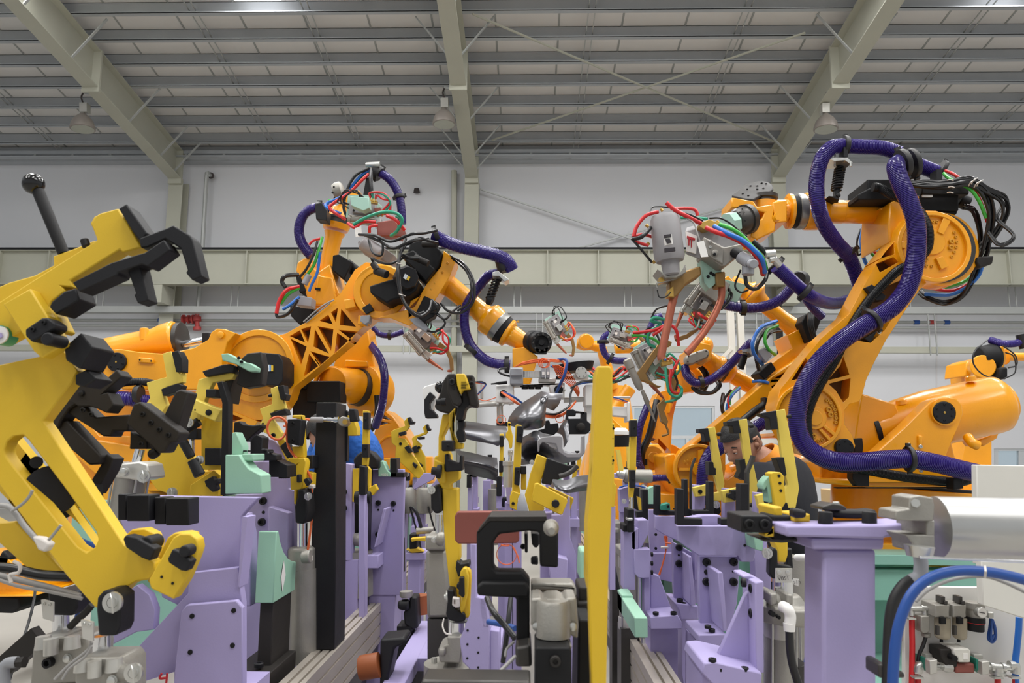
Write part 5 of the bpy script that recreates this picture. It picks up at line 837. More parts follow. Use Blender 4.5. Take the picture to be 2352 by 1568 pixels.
bolts(fr, Yp+.1, 18, [(1200,1055)], 'matt_black', 'stud')
part('floor_mark', fr, 'ink_red', tb([(1300,1490,Yp-.02),(1285,1530,Yp-.02),(1345,1525,Yp-.02)], 9, 6), tb([(1345,1490,Yp-.02),(1335,1580,Yp-.02)], 9, 6)); part('floor_card', fr, 'white', pl(Yp+.0, .002, [(1150,1560),(1400,1480),(1400,1750),(1150,1750)]))
for i, (x0, x1, x2, y0, y1) in enumerate(((945, 1015, 1198, 50, 268), (1240, 1330, 1518, 75, 302))):
    t = thing('locating_block', ['black stepped locating block on the lilac frame, left one of two', 'black stepped locating block on the lilac frame, right one of two'][i], 'block', 'black blocks on the lilac frame')
    part('block', t, 'black', bx(Yp-.05, .06, x1, y0+8, x2, y1), bev=.003); part('block_step', t, 'black', bx(Yp-.03, .05, x0, y0, x1, y1-8), bev=.003)
# ---------- black bracket with cylinder behind clamp ----------
view(0, 760, 3.137); Y = 1.7
c3 = thing('swing_clamp', 'dark steel claw bracket with aluminium cylinder, just right of the large yellow clamp', 'clamp')
for q, dy in (([(520,372),(575,290),(620,330),(700,400),(840,275),(880,325),(740,450),(780,440),(820,530),(770,592),(700,560),(640,540),(560,540),(500,500)], 0), ([(290,660),(520,365),(600,400),(640,470),(500,560),(435,650),(420,700),(340,700)], .02), ([(500,520),(560,500),(690,620),(940,600),(920,722),(815,720),(800,762),(740,758),(640,690),(480,590)], .03), ([(330,700),(480,640),(730,900),(715,960),(640,965),(600,930)], .03),
              ([(700,880),(735,905),(770,885),(818,920),(780,1010),(680,1180),(635,1110),(740,940)], .05), ([(960,525),(1010,508),(1120,590),(1305,730),(1270,800),(1225,800),(1185,875),(1140,880),(910,665)], -.02), ([(1170,625),(1262,435),(1300,420),(1362,440),(1270,725),(1240,730)], .02)):
    part('claw_plate', c3, 'brown_black', pl(Y+dy, .05, q), bev=.004)
part('claw_foot', c3, 'black', pl(Y+.0, .06, [(935,720),(1060,780),(1060,850),(930,850),(935,800)]), lt((1075,900,Y), (1140,865,Y), [(0, 26), (.3, 38), (1, 34)], 14), bev=.003)
bolts(c3, Y-.02, 18, [(1030,600),(1090,660),(1150,710),(1215,750),(600,570),(660,600),(1020,815)], 'matt_black'); bolts(c3, Y, 20, [(655,350),(590,450)], 'black', 'nut')
part('piston_rod', c3, 'chrome', lt((1010,850,2.3),(985,945,2.3), [(0, 34), (1, 34)], 22)); pneu(c3, (962,950,2.3), (860,1560,2.3), 110)
part('cap_lug', c3, 'alu', lt((1020,1040,2.18),(1020,1040,2.14), [(0, 2), (1, 2)], 8), pl(2.2, .1, [(840,960),(1000,940),(1060,960),(1080,1060),(1000,1080),(850,1050)]), bev=.005); washer(c3, 1032, 1045, 2.17, 46); bolts(c3, 2.18, 28, [(900,1015)], 'zinc', 'nut'); bolts(c3, 2.18, 18, [(770,1335)], 'zinc', 'nut')
# ---------- yellow clamps in the second row ----------
Y = 2.5
c4 = thing('swing_clamp', 'yellow stepped clamp with black tooth, standing behind the black claw bracket', 'clamp')
part('clamp_arm', c4, 'pale_yellow', pl(Y, .03, [(1170,162),(1232,145),(1290,312),(1318,300),(1315,370),(1205,402),(1160,425),(1200,540),(1162,595),(1045,530),(1080,482),(1055,372),(1200,330)]), bev=.002)
part('clamp_tooth', c4, 'black', pl(Y-.03, .05, [(1235,152),(1282,140),(1312,200),(1310,292),(1268,296)]), pl(Y-.02, .04, [(1160,418),(1280,375),(1312,392),(1300,430),(1175,468)]), bev=.002); bolts(c4, Y-.0, 14, [(1080,525)], 'pale_yellow', 'stud')
part('clamp_body', c4, 'yellow', pl(Y+.02, .03, [(1045,530),(1165,595),(1140,640),(1120,900),(1060,900)]), pl(Y+.02, .03, [(1270,800),(1330,830),(1480,1012),(1560,1000),(1592,1042),(1582,1192),(1280,1195),(1130,1142),(1070,1060),(1058,950),(1140,862)]), bev=.002)
part('clamp_link', c4, 'yellow', pl(Y-.02, .03, [(1370,1110),(1540,1000),(1590,1040),(1580,1100),(1570,1190),(1370,1190)]), bev=.002); part('toggle_block', c4, 'black', pl(Y-.05, .03, [(1470,1080),(1530,1045),(1545,1070),(1572,1062),(1578,1095),(1555,1105),(1565,1140),(1530,1162),(1485,1120)]), bev=.003); washer(c4, 1238, 1165, Y-.02, 38)
c5 = thing('swing_clamp', 'yellow cranked clamp with black hole, left of the tall thin black bar', 'clamp')
part('clamp_arm', c5, 'pale_yellow', pl(Y-.1, .03, [(1430,350),(1620,290),(1690,308),(1672,345),(1532,370),(1478,490),(1440,640),(1345,640),(1340,560),(1410,440)]), bev=.002); part('clamp_body', c5, 'yellow', pl(Y-.05, .03, [(1450,600),(1600,592),(1592,1000),(1450,1000)]), pl(Y+.0, .02, [(1340,600),(1440,620),(1430,680),(1345,680)]), bev=.002)
q = part('clamp_link', c5, 'pale_yellow', pl(Y-.16, .05, [(1362,475),(1595,570),(1550,652),(1338,560)]), bev=.003); bolts(q, Y-.16, 22, [(1505,587)], 'matt_black', 'stud'); bolts(q, Y-.16, 6, [(1395,502),(1405,568)], 'matt_black', 'stud')
part('clamp_tooth', c5, 'black', bx(Y-.14, .06, 1482, 418, 1556, 478), pl(Y-.12, .04, [(1455,290),(1610,240),(1660,238),(1690,250),(1680,298),(1640,300),(1480,330)]), bx(Y-.08, .04, 1474, 842, 1590, 967), bev=.003)
part('roller', c5, 'black', lt((1385,930,Y-.15), (1440,1040,Y-.15), [(0, 36), (1, 40)], 20), lt((1330,720,Y-.1), (1435,650,Y-.1), [(0, 30), (1, 34)], 14), lt((1310,780,Y-.1), (1380,910,Y-.1), [(0, 34), (1, 30)], 14), bev=.002); washer(c5, 1360, 660, Y-.14, 32); washer(c5, 1435, 928, Y-.14, 32); part('piston_rod', c5, 'chrome', cy((1380,780,Y), (1380,900,Y), 20)); part('rod_clevis', c5, 'black', bx(Y-.05, .08, 1330, 700, 1420, 780), bev=.003)
t = tag(part('guide_bar', None, 'matt_black', pl(2.3, .04, [(1562,372),(1600,360),(1645,510),(1640,1182),(1586,1182),(1600,520)]), bev=.002), 'tall thin black bar standing on the left lilac frame', 'bar')
t = thing('gauge_stick', 'pale green notched stick held level in front of the left robot shoulder', 'gauge block', 'green plastic blocks')
part('stick', t, 'green_block', pl(2.35, .04, [(1592,165),(1640,160),(1760,225),(1800,230),(1850,262),(1845,292),(1790,290),(1700,240),(1602,212)]), bev=.003); bolts(t, 2.35, 12, [(1722,195),(1742,222)], 'black'); part('holder', t, 'brown_black', pl(2.4, .05, [(1700,230),(1780,160),(1882,150),(1900,260),(1882,390),(1760,410),(1700,380),(1720,300)]), pl(2.42, .1, [(1620,300),(1700,280),(1660,420),(1640,520),(1600,500)]), bev=.004)
t = thing('gauge_block', 'green concave block on the top edge of the left lilac frame', 'gauge block', 'green plastic blocks')
part('block', t, 'green_block', pl(2.1, .08, [(1622,892),(1722,890),(1745,930),(1790,990),(1882,1040),(1885,1172),(1620,1176)]), pl(2.15, .05, [(1672,732),(1702,728),(1748,830),(1742,892),(1668,892)]), pl(2.12, .1, [(1742,885),(1820,885),(1820,935),(1742,935)]), bev=.003); bolts(t, 2.16, 13, [(1795,870),(1765,870)], 'black', 'bolt', UP)
# ---------- lilac centre-left fixtures ----------
view(540, 780, 3.92)
f2 = thing('welding_fixture', 'lilac fixture bracket behind the foremost green block, left of the black post', 'fixture frame', 'lilac fixture frames'); Y = 2.74
part('front_plate', f2, 'lilac', pl(Y, .04, [(70,1098),(305,1095),(330,1235),(470,1240),(480,1340),(530,1360),(530,2300),(0,2300),(0,1395),(240,1390),(245,1290)]), pl(Y+.06, .03, [(250,880),(340,900),(490,1060),(480,1140),(300,1100),(250,1100)]), bev=.003)
bolts(f2, Y, 34, [(255,1450),(245,1640)], 'black'); bolts(f2, Y, 14, [(255,1552)], 'black', 'stud')
part('stiffener', f2, 'lilac', pl(Y-.3, .06, [(0,1568),(100,1568),(140,1760),(140,2400),(0,2400)]), pl(Y-.06, .05, [(300,1500),(480,1560),(470,2400),(300,2400)]), bev=.003); part('riser', f2, 'lilac', pl(Y-.05, .05, [(0,2200),(530,2200),(530,2900),(0,2900)]))
part('column', f2, 'lilac', wb((P(40,0,Y).x, Y+.05, 0), (P(480,0,Y).x, Y+.3, P(0,2300,Y).z)))
t = thing('locating_block', 'black L shaped block bolted behind the green concave block', 'block'); part('block', t, 'black', pl(2.4, .06, [(165,870),(190,850),(250,880),(240,985),(290,985),(295,1015),(370,1035),(370,1085),(165,1090),(135,1060),(135,910)]), bev=.003); bolts(t, 2.4, 16, [(270,1000),(325,1020)], 'black', 'bolt', UP); 
t = thing('locating_block', 'black toothed wedge block on the lilac bracket left of the black post', 'block'); part('block', t, 'black', pl(2.45, .1, [(305,1068),(320,1062),(470,1130),(467,1240),(305,1235)]), [bx(2.46, .05, 390+i*18, 1235, 398+i*18, 1250) for i in range(4)], bev=.003)
c6 = thing('swing_clamp', 'yellow clamp with zigzag head above the lilac bracket, left of the orange cable loop', 'clamp')
Y = 2.75
part('clamp_arm', c6, 'pale_yellow', pl(Y, .03, [(318,440),(380,415),(430,545),(455,622),(350,642),(322,700),(352,745),(420,838),(412,905),(380,900),(240,822),(208,782),(252,712),(222,622),(332,580)]), bev=.002); part('clamp_tooth', c6, 'black', pl(Y-.03, .05, [(380,418),(440,408),(450,485),(466,490),(452,545),(408,540)]), pl(Y-.03, .05, [(310,662),(455,620),(466,672),(420,680),(330,702)]), lt((300,505,Y), (330,500,Y), [(0, 14), (1, 16)], 12), bev=.002)
bolts(c6, Y, 20, [(345,860)], 'matt_black'); bolts(c6, Y, 9, [(245,825),(250,755)], 'black', 'stud'); part('clamp_tooth', c6, 'black', pl(Y-.05, .05, [(400,960),(460,910),(515,1030),(470,1070)]), bev=.003)
part('clamp_link', c6, 'black', pl(Y-.12, .05, [(-10,740),(40,730),(70,760),(160,770),(240,760),(242,790),(150,870),(100,920),(40,900),(-20,830)]), bev=.004); part('clamp_body', c6, 'yellow', pl(Y+.04, .03, [(350,860),(420,850),(520,1060),(480,1130),(400,960)]), bev=.002)
c7 = thing('swing_clamp', 'upright yellow clamp with black pad, under the orange cable loop', 'clamp'); Y = 2.6
part('clamp_arm', c7, 'yellow', pl(Y, .04, [(508,700),(520,678),(602,676),(610,860),(622,1062),(530,1062),(508,960),(580,960),(600,720)]), pl(Y-.02, .05, [(430,1142),(488,1062),(622,1062),(640,1102),(600,1345),(500,1352),(492,1200),(560,1120),(480,1160)]), bev=.003); part('clamp_tooth', c7, 'black', pl(Y-.05, .06, [(470,715),(560,712),(600,720),(572,956),(470,930)]), bev=.003); bolts(c7, Y-.05, 15, [(520,752),(520,905)], 'matt_black'); part('toggle_block', c7, 'black', bx(Y-.04, .03, 552, 1212, 585, 1285), pl(Y-.04, .03, [(610,1260),(650,1240),(680,1280),(640,1320)]), bx(Y+.03, .1, 625, 1040, 700, 1160), bev=.003)
part('clamp_body', c7, 'yellow', pl(Y+.03, .04, [(640,1180),(705,1200),(700,1320),(560,1350),(550,1480),(530,1480),(530,1340)]), bev=.003); part('pivot_hub', c7, 'matt_black', pl(Y-.04, .1, [(560,1350),(620,1340),(640,1400),(650,1560),(620,1660),(540,1650),(535,1500),(560,1420)]), bev=.006); washer(c7, 655, 1410, Y-.06, 34); part('cylinder_barrel', c7, 'cast_alu', lt(P(610,2060,Y+.1), P(610,2900,Y+.1), [(0, .048), (1, .048)], 26)); part('cylinder_cap', c7, 'cast_alu', lt(P(600,1860,Y+.1), P(600,2070,Y+.1), [(0, .04), (.1, .05), (1, .05)], 10), lt((600,1960,Y),(680,1950,Y), [(0, 50), (1, 60)], 16), bev=.004); part('piston_rod', c7, 'chrome', lt(P(600,1650,Y+.1), P(600,1870,Y+.1), [(0, .02), (1, .02)], 16))
# black post
t = thing('steel_post', 'tall black steel post with a sensor and orange cable, left of centre', 'post')
view(); part('post', t, 'black', pl(2.7, .15, [(727,924),(773,924),(771,1300),(768,1492),(704,1492),(715,1250)]), bev=.003)
part('post_plate', t, 'black', pl(2.84, .03, [(774,930),(800,945),(797,1060),(774,1055)]), bev=.002)
view(540, 780, 3.92); s_ = part('sensor', t, 'chrome', lt((800,720,2.68),(930,722,2.68), [(0, 22), (.2, 22), (.22, 26), (.5, 26), (.52, 20), (.7, 20), (.72, 30), (1, 30)], 18)); part('sensor_plug', t, 'grey_paint', lt((672,720,2.68),(800,720,2.68), [(0, 14), (.1, 24), (.9, 26), (1, 20)], 16)); part('sensor_mount', t, 'cast_alu', dc(970, 735, 2.66, 44, .05, 28), bev=.003); part('sensor_mount', t, 'brass', dc(990, 740, 2.65, 24, .05, 20))
part('cable', t, 'orange_cable', tb([(680,720,2.68),(600,715,2.66),(500,740,2.62),(440,780,2.6)], 11, 8), tb([(470,800,2.6),(430,880,2.58),(370,898,2.56),(310,860,2.55),(290,790,2.55),(320,720,2.55),(390,695,2.56),(450,730,2.57),(468,800,2.58),(468,900,2.6),(500,1000,2.6),(600,1120,2.6),(670,1220,2.62),(690,1330,2.64),(690,1600,2.66),(640,2000,2.67),(590,2400,2.68)], 11, 8))
part('cable_tie', t, 'tie', bx(2.6, .03, 655, 1305, 705, 1340), bx(2.62, .03, 640, 1950, 680, 2000), bev=.003); part('cable_clip', t, 'black', pl(2.64, .05, [(1020,620),(1080,620),(1098,730),(1030,740)]), bev=.004); part('clamp_tooth', t, 'yellow', pl(2.78, .06, [(1012,680),(1060,690),(1098,800),(1095,860),(1015,865)]), bev=.002)
# post foot, green block on rail
t = thing('gauge_block', 'foremost large green block with white diamond label, on a black bracket on the left rail', 'gauge block', 'green plastic blocks'); view(540, 1120, 3.5)
# outline of the side profile, stepping away along the rail
xa = P(322, 600, 2.4).x
pr = [(0, 350), (.02, 352), (.05, 430), (.1, 520), (.16, 590), (.21, 620), (.25, 628), (.25, 800), (0, 925)]
def side(x, y, Yb): # z from crop y as seen at near face plane x
    return y
V = []
zz = lambda y, Yq=2.4: P(0, y, 2.4).z
prof = [(2.4, zz(348)), (2.42, zz(350)), (2.44, zz(440)), (2.48, zz(540)), (2.53, zz(615)), (2.58, zz(655)), (2.62, zz(675)), (2.62, zz(925)), (2.4, zz(925))]
x0, x1 = P(175, 600, 2.4).x, xa
V = [Vc((x0, a, b)) for a, b in prof]+[Vc((x1, a, b)) for a, b in prof]; n = len(prof)
part('block', t, 'green_block', (V, [list(range(n)), [n+i for i in range(n)][::-1]]+[[i, i+n, (i+1) % n+n, (i+1) % n] for i in range(n)]), bev=.003)
zc = (zz(740)); part('label_diamond', t, 'white', ([Vc((x1+.002, 2.46, zc)), Vc((x1+.002, 2.48, zc+.05)), Vc((x1+.002, 2.505, zc)), Vc((x1+.002, 2.48, zc-.05)), Vc((x1, 2.46, zc)), Vc((x1, 2.48, zc+.05)), Vc((x1, 2.505, zc)), Vc((x1, 2.48, zc-.05))], [[0,1,2,3],[7,6,5,4]]))
part('bracket', t, 'brown_black', wb((x0+.01, 2.42, .62), (x1-.005, 2.6, zz(925)+.002)), wb((x0-.05, 2.3, .62), (x1+.02, 2.6, zz(1440))), bev=.003); bolt(t, 190, 1440, 2.38, 36, 'black', 'bolt', UP)
# aluminium rails
for i, (xa_, xb_, lab) in enumerate(((-.745, -.665, 'left ribbed aluminium rail running away from the camera, carrying the foremost green block'), (.385, .47, 'right ribbed aluminium rail running away from the camera, behind the tall yellow post'))):
    t = thing('aluminium_rail', lab, 'rail', 'aluminium profile rails'); zt = .75; w = xb_-xa_
    sec = [(0,0),(.3,0),(.3,-.012),(.42,-.012),(.42,0),(.7,0),(.7,-.012),(.8,-.012),(.8,0),(1,0),(1,-.035),(.93,-.035),(.93,-.045),(1,-.045),(1,-.085),(.93,-.085),(.93,-.095),(1,-.095),(1,-.14),(.93,-.14),(.93,-.15),(1,-.15),(1,-.17),(0,-.17),(0,-.15),(.07,-.15),(.07,-.14),(0,-.14),(0,-.095),(.07,-.095),(.07,-.085),(0,-.085),(0,-.045),(.07,-.045),(.07,-.035),(0,-.035)]
    V = [Vc((xa_+a*w, y, zt+b)) for y in (1.3, 6.4) for a, b in sec]; n = len(sec)
    part('profile', t, 'alu_rail', (V, [list(range(n)), [n+i for i in range(n)][::-1]]+[[i, i+n, (i+1) % n+n, (i+1) % n] for i in range(n)]), bev=0, smooth=False)
    part('under_beam', t, 'steel_dark', wb((xa_+.01, 1.3, zt-.25), (xb_-.01, 6.4, zt-.171)))
    for y in (1.6, 2.6, 3.6, 4.6, 5.6): part('support_leg', t, 'lilac', wb((xa_+.01, y, 0), (xb_-.01, y+.1, zt-.25)))
# ---------- centre foreground ----------
view(940, 800, 3.92); Y = 1.95
k1 = thing('swing_clamp', 'tall yellow forked clamp with black bolted head, left of centre', 'clamp')
part('clamp_post', k1, 'yellow', pl(Y, .06, [(300,592),(368,590),(410,530),(400,600),(355,680),(300,790),(310,830),(370,960),(380,1090),(450,1092),(450,1180),(372,1225),(375,1270),(300,1270),(245,1170),(215,1080),(225,975),(260,960),(262,800),(278,700)]), pl(Y-.03, .03, [(355,590),(415,530),(405,640),(375,720),(440,850),(490,850),(480,905),(400,905),(360,720)]), pl(Y-.03, .05, [(228,1000),(318,1040),(320,1210),(285,1215),(262,1100)]), bev=.003)
view(940, 1130, 3.58)
part('clamp_post', k1, 'yellow', pl(Y, .06, [(272,-30),(398,-30),(398,150),(412,300),(415,560),(395,580),(420,690),(425,980),(405,1010),(380,960),(330,760),(296,460),(275,180)]), bev=.003)
part('link_disc', k1, 'yellow', pl(Y-.04, .03, [(415,700),(420,650),(450,622),(485,625),(508,660),(514,760),(500,880),(495,1030),(465,1035),(420,1000),(440,960),(455,860),(440,760)]), pl(Y-.06, .03, [(420,660),(440,625),(470,622),(488,700),(480,840),(455,960),(430,1000),(415,960),(440,860)]), bev=.003)
part('toggle_block', k1, 'black', pl(Y-.08, .03, [(410,705),(448,700),(452,860),(440,870),(405,840),(408,800),(388,790),(390,755),(408,750)]), pl(Y-.02, .06, [(380,625),(390,560),(425,590),(490,575),(495,620),(440,640),(410,700),(400,690)]), bev=.003)
part('pin_knuckle', k1, 'black', pl(Y-.05, .1, [(310,800),(370,808),(385,960),(460,1000),(462,1060),(400,1072),(330,1055),(300,1010),(315,900)]), bev=.004); part('pin', k1, 'zinc', lt((285,860,Y-.02),(320,858,Y-.02), [(0, 14), (.1, 22), (.6, 22), (.62, 50), (1, 50)], 18))
part('piston_rod', k1, 'chrome', lt(P(405,1060,Y), P(400,1190,Y), [(0, .025), (1, .025)], 20)); part('cylinder_cap', k1, 'cast_alu', pl(Y-.05, .1, [(310,1190),(430,1185),(440,1260),(420,1410),(250,1400),(235,1290),(320,1250)]), lt((240,1310,Y-.06),(300,1310,Y-.06), [(0, 20), (.3, 34), (1, 34)], 14), bev=.004); part('cylinder_barrel', k1, 'cast_alu', lt(P(350,1400,Y), P(350,2200,Y), [(0, .07), (1, .07)], 26)); part('tie_rod', k1, 'zinc', lt(P(205,1360,Y), P(215,2200,Y), [(0, .007), (1, .007)], 8)); part('tie', k1, 'tie', pl(Y-.09, .02, [(355,868),(410,875),(412,948),(380,950),(352,930)], [[(368,885),(378,886),(378,925),(366,922)]]), tb([(285,1040,1.9),(275,1100,1.88),(300,1160,1.86),(350,1170,1.86)], 7, 8), bev=.002)
view(940, 800, 3.92)
hd = part('clamp_head', k1, 'brown_black', pl(Y-.12, .05, [(342,228),(415,224),(420,290),(450,400),(470,480),(440,520),(385,500),(345,400)]), pl(Y-.1, .06, [(508,236),(578,238),(590,340),(622,500),(605,530),(550,520),(508,380)]), pl(Y-.02, .08, [(300,300),(345,230),(400,500),(440,530),(420,600),(250,560),(225,520),(280,400)]), bev=.004)
bolts(hd, Y-.12, 30, [(388,303)], 'black'); bolts(hd, Y-.12, 12, [(402,357)], 'black', 'stud'); bolts(hd, Y-.1, 26, [(560,322)], 'black'); bolts(hd, Y-.1, 14, [(554,262)], 'black', 'stud')
part('clamp_jaw', k1, 'black', pl(Y-.09, .08, [(465,370),(550,365),(560,500),(500,540),(480,640),(420,650),(430,540),(470,480)]), lt((240,485,Y-.05),(330,480,Y-.05), [(0, 26), (.5, 26), (.52, 34), (1, 34)], 16), pl(Y-.06, .05, [(430,650),(500,650),(500,700),(480,720),(500,780),(495,840),(440,850),(420,760),(440,720)]), bev=.004)
part('jaw_insert', k1, 'yellow', pl(Y-.13, .05, [(418,228),(500,226),(520,280),(548,366),(480,370),(458,410),(430,330)]), bev=.003); part('jaw_marks', k1, 'matt_black', [bx(Y-.133, .003, 466, y, 512 if i != 1 else 540, y+3) for i, y in enumerate((300, 318, 330, 345, 358))])
part('ball_knob', k1, 'gloss_black', sp(285, 350, Y+.02, 56, 24)); part('clamp_tooth', k1, 'black', bx(Y-.08, .06, 290, 825, 398, 925), pl(Y-.05, .05, [(318,950),(355,950),(355,1000),(450,1035),(455,960),(482,960),(480,1100),(320,1112)]), lt((200,1100,Y-.05),(290,1110,Y-.05), [(0, 34), (.5, 34), (.52, 60), (.9, 64), (1, 56)], 20), bev=.004); bolts(k1, Y-.08, 14, [(350,880)], 'matt_black')
part('pivot_hub', k1, 'black', pl(Y-.02, .08, [(190,1260),(230,1225),(270,1235),(285,1350),(290,1480),(230,1490),(195,1440)]), bev=.006); washer(k1, 200, 1275, Y-.05, 34)
t = thing('pneumatic_cylinder', 'plain grey cylinder standing left of the tall yellow forked clamp', 'cylinder'); view(940, 1130, 3.58)
part('cylinder_barrel', t, 'cast_alu', pl(2.2, .12, [(135,480),(300,475),(330,800),(330,1035),(145,1040),(140,800)]), bev=.01); part('cylinder_cap', t, 'cast_alu', bx(2.18, .14, 132, 360, 300, 480), lt((225,380,2.14),(290,390,2.14), [(0, 40), (.2, 56), (1, 56)], 18), bev=.006); part('piston_rod', t, 'chrome', lt(P(265,180,2.25), P(265,365,2.25), [(0, .018), (1, .018)], 16)); bolts(t, 2.17, 20, [(205,390)], 'zinc', 'nut'); part('stand', t, 'steel_dark', pl(2.2, .12, [(150,1045),(320,1045),(320,2000),(150,2000)]))
# lilac base beam + gusset
t = thing('base_beam', 'pale lilac horizontal base beam below the tall yellow forked clamp', 'beam'); a = P(120, 1265, 1.9)
part('beam', t, 'lilac', wb((-.385, 1.35, .79), (-.325, 2.8, .83)), wb((-.385, 1.35, 0), (-.37, 2.8, .79)), bev=.003); part('top_plate', t, 'lilac', wb((-.33, 2.32, .79), (-.08, 2.75, .829)), bev=.003); part('dark_void', t, 'matt_black', wb((-.36, 2.0, .1), (-.33, 2.6, .78)))  # black sheet added for the shade in the void under the top plate
Y = 1.8; t = thing('welding_fixture', 'lilac tapered gusset plate with three bolt rows, beside the black C frame', 'fixture frame', 'lilac fixture frames')
part('gusset', t, 'lilac', pl(Y, .03, [(500,420),(552,425),(555,860),(640,880),(662,1120),(660,1535),(580,1535),(440,1400),(415,1220),(500,1000),(512,700)]), bev=.003); part('side_plate', t, 'lilac', pl(Y+.01, .1, [(662,1130),(742,1140),(742,1500),(660,1520)]), pl(Y+.0, .05, [(560,870),(625,868),(662,1120),(600,1120)]), bev=.003); bolts(t, Y, 9, [(480,1135),(570,1195),(478,1250),(567,1318),(477,1365),(567,1440)], 'matt_black', 'stud')
part('foot', t, 'lilac', wb((P(580,0,Y).x, Y+.02, 0), (P(660,0,Y).x, Y+.2, P(0,1530,Y).z)))
# red-brown plate and black C-frame
t = thing('copper_plate', 'reddish brown square edged plate behind the black C frame', 'plate'); part('plate', t, 'redcu', pl(1.6, .02, [(372,200),(395,158),(860,155),(905,200),(905,400),(878,420),(560,425),(400,425),(375,395)]), bev=.003)
Y = 1.35; t = thing('c_bracket', 'black C shaped steel frame with a silver stud, in the centre foreground', 'bracket')
part('c_frame', t, 'matt_black', pl(Y, .05, [(552,330),(655,225),(1120,225),(1225,290),(1225,622),(1075,612),(1072,330),(985,318),(740,345),(688,420),(688,620),(720,655),(930,655),(992,730),(990,1250),(880,1225),(880,870),(600,850),(555,800)]), bev=.004)
part('c_frame_top', t, 'brown_black', pl(Y-.001, .12, [(552,332),(655,200),(1130,198),(1130,240),(660,240),(560,338)]), bev=.004); part('c_frame_foot', t, 'matt_black', pl(Y-.02, .1, [(553,780),(600,740),(960,740),(990,800),(985,870),(700,862),(560,850)]), bev=.004)
part('stud', t, 'cast_alu', lt((1165,285,Y-.02), (1170,320,Y-.12), [(0, 62), (.3, 62), (.32, 48), (.7, 44), (1, 26)], 24))
bolts(t, 1.5, 22, [(935,445),(1040,430)], 'black'); part('sensor_stack', t, 'black', pl(1.45, .05, [(945,340),(975,340),(975,500),(950,500)]), pl(1.45, .08, [(1000,340),(1070,340),(1070,440),(1010,440)]), lt((1000,560,1.45),(1060,560,1.45), [(0, 30), (1, 36)], 12), bev=.003)
part('cable', t, 'orange_cable', ring(800, 512, 1.62, 82, 76, .004), tb([(850,450,1.6),(890,520,1.6),(905,580,1.6)], 6, 8), tb([(752,430,1.6),(775,440,1.6),(820,440,1.6)], 6, 8))
t = thing('pneumatic_cylinder', 'stocky grey cylinder with black end plate at bottom centre', 'cylinder')
Y = 1.25
part('cylinder_cap', t, 'cast_alu', pl(Y, .08, [(1000,875),(1085,870),(1100,905),(1140,880),(1230,880),(1275,905),(1290,870),(1375,870),(1392,1100),(1385,1210),(1310,1170),(1060,1180),(1000,1090)]), bev=.006); part('cylinder_barrel', t, 'cast_alu', lt(P(1185, 1185, Y-.0), P(1185, 885, Y+.0), [(0, .028), (.9, .028), (1, .024)], 28))
part('collar', t, 'cast_alu', ring(1188, 1235, Y-.03, 145, 95, .05, 40, 10, 170), pl(Y-.01, .06, [(1035,1275),(1080,1180),(1130,1130),(1250,1130),(1300,1180),(1330,1275)]), bev=.005)
part('end_plate', t, 'matt_black', pl(Y-.06, .1, [(1035,1300),(1050,1275),(1315,1275),(1335,1300),(1335,2100),(1030,2100)]), bev=.006); bolts(t, Y-.06, 44, [(1200,1385)], 'brown_black'); bolts(t, Y-.005, 32, [(1045,1105),(1345,1105)], 'zinc', 'stud')
part('top_bar', t, 'cast_alu', pl(1.4, .06, [(1000,750),(1340,750),(1375,790),(1375,860),(1340,860),(1340,800),(1030,800),(1030,860),(1000,860)]), bx(1.42, .04, 1055, 820, 1335, 862), bev=.004); part('side_block', t, 'matt_black', pl(Y+.05, .14, [(1392,1050),(1502,1050),(1505,2100),(1370,2100)]), bev=.004); part('side_block', t, 'brown_black', pl(1.4, .1, [(1378,910),(1500,900),(1505,1040),(1392,1045)]), bx(1.42, .1, 1392, 780, 1490, 900), bev=.004)
part('port_block', t, 'steel_dark', pl(Y+.05, .1, [(870,1275),(1000,1255),(1010,1440),(875,1440)]), bev=.005); part('cable', t, 'grey_cable', tb([(870,1350,1.25),(780,1440,1.22),(690,1530,1.2),(640,1620,1.2)], 14, 8), tb([(860,1230,1.35),(800,1290,1.33),(790,1350,1.32)], 10, 8), tb([(740,1500,1.22),(830,1485,1.2),(920,1510,1.2),(940,1600,1.2)], 26, 10))
part('cable', t, 'hose_black', tb([(640,870,1.55),(690,980,1.5),(790,1100,1.48),(870,1200,1.46)], 24, 10), tb([(835,870,1.6),(820,1000,1.58),(800,1200,1.56),(770,1400,1.56)], 20, 10)); part('cable', t, 'blue_hose', tb([(650,1065,1.62),(780,1090,1.58),(870,1120,1.55)], 22, 10))
tag(part('steel_bar', None, 'steel_dark', wb((P(130,0,1.1).x, 1.1, P(0,1545,1.1).z-.05), (P(1000,0,1.1).x, 1.16, P(0,1545,1.1).z)), bev=.004), 'grey steel crossbar along the bottom edge of the picture, centre', 'bar')
# tall yellow post
view(); Y = 1.2
t = thing('yellow_post', 'tall plain yellow post right of centre, reaching above the fixtures', 'post')
part('post', t, 'yellow', pl(Y, .035, [(1371,840),(1402,840),(1407,852),(1407,1030),(1404,1200),(1398,1300),(1393,1568),(1392,1900),(1356,1900),(1358,1568),(1352,1360),(1350,1200),(1362,1080),(1368,870)]), bev=.003)
part('post_edge', t, 'yellow', pl(Y+.03, .05, [(1368,850),(1376,846),(1366,1080),(1352,1200),(1352,1360),(1346,1330),(1347,1200),(1358,1080)]), bev=.002); part('foot', t, 'matt_black', wb((P(1340,0,Y).x, Y-.03, 0), (P(1420,0,Y).x, Y+.1, P(0,1890,Y).z)))
view(940, 800, 3.92)
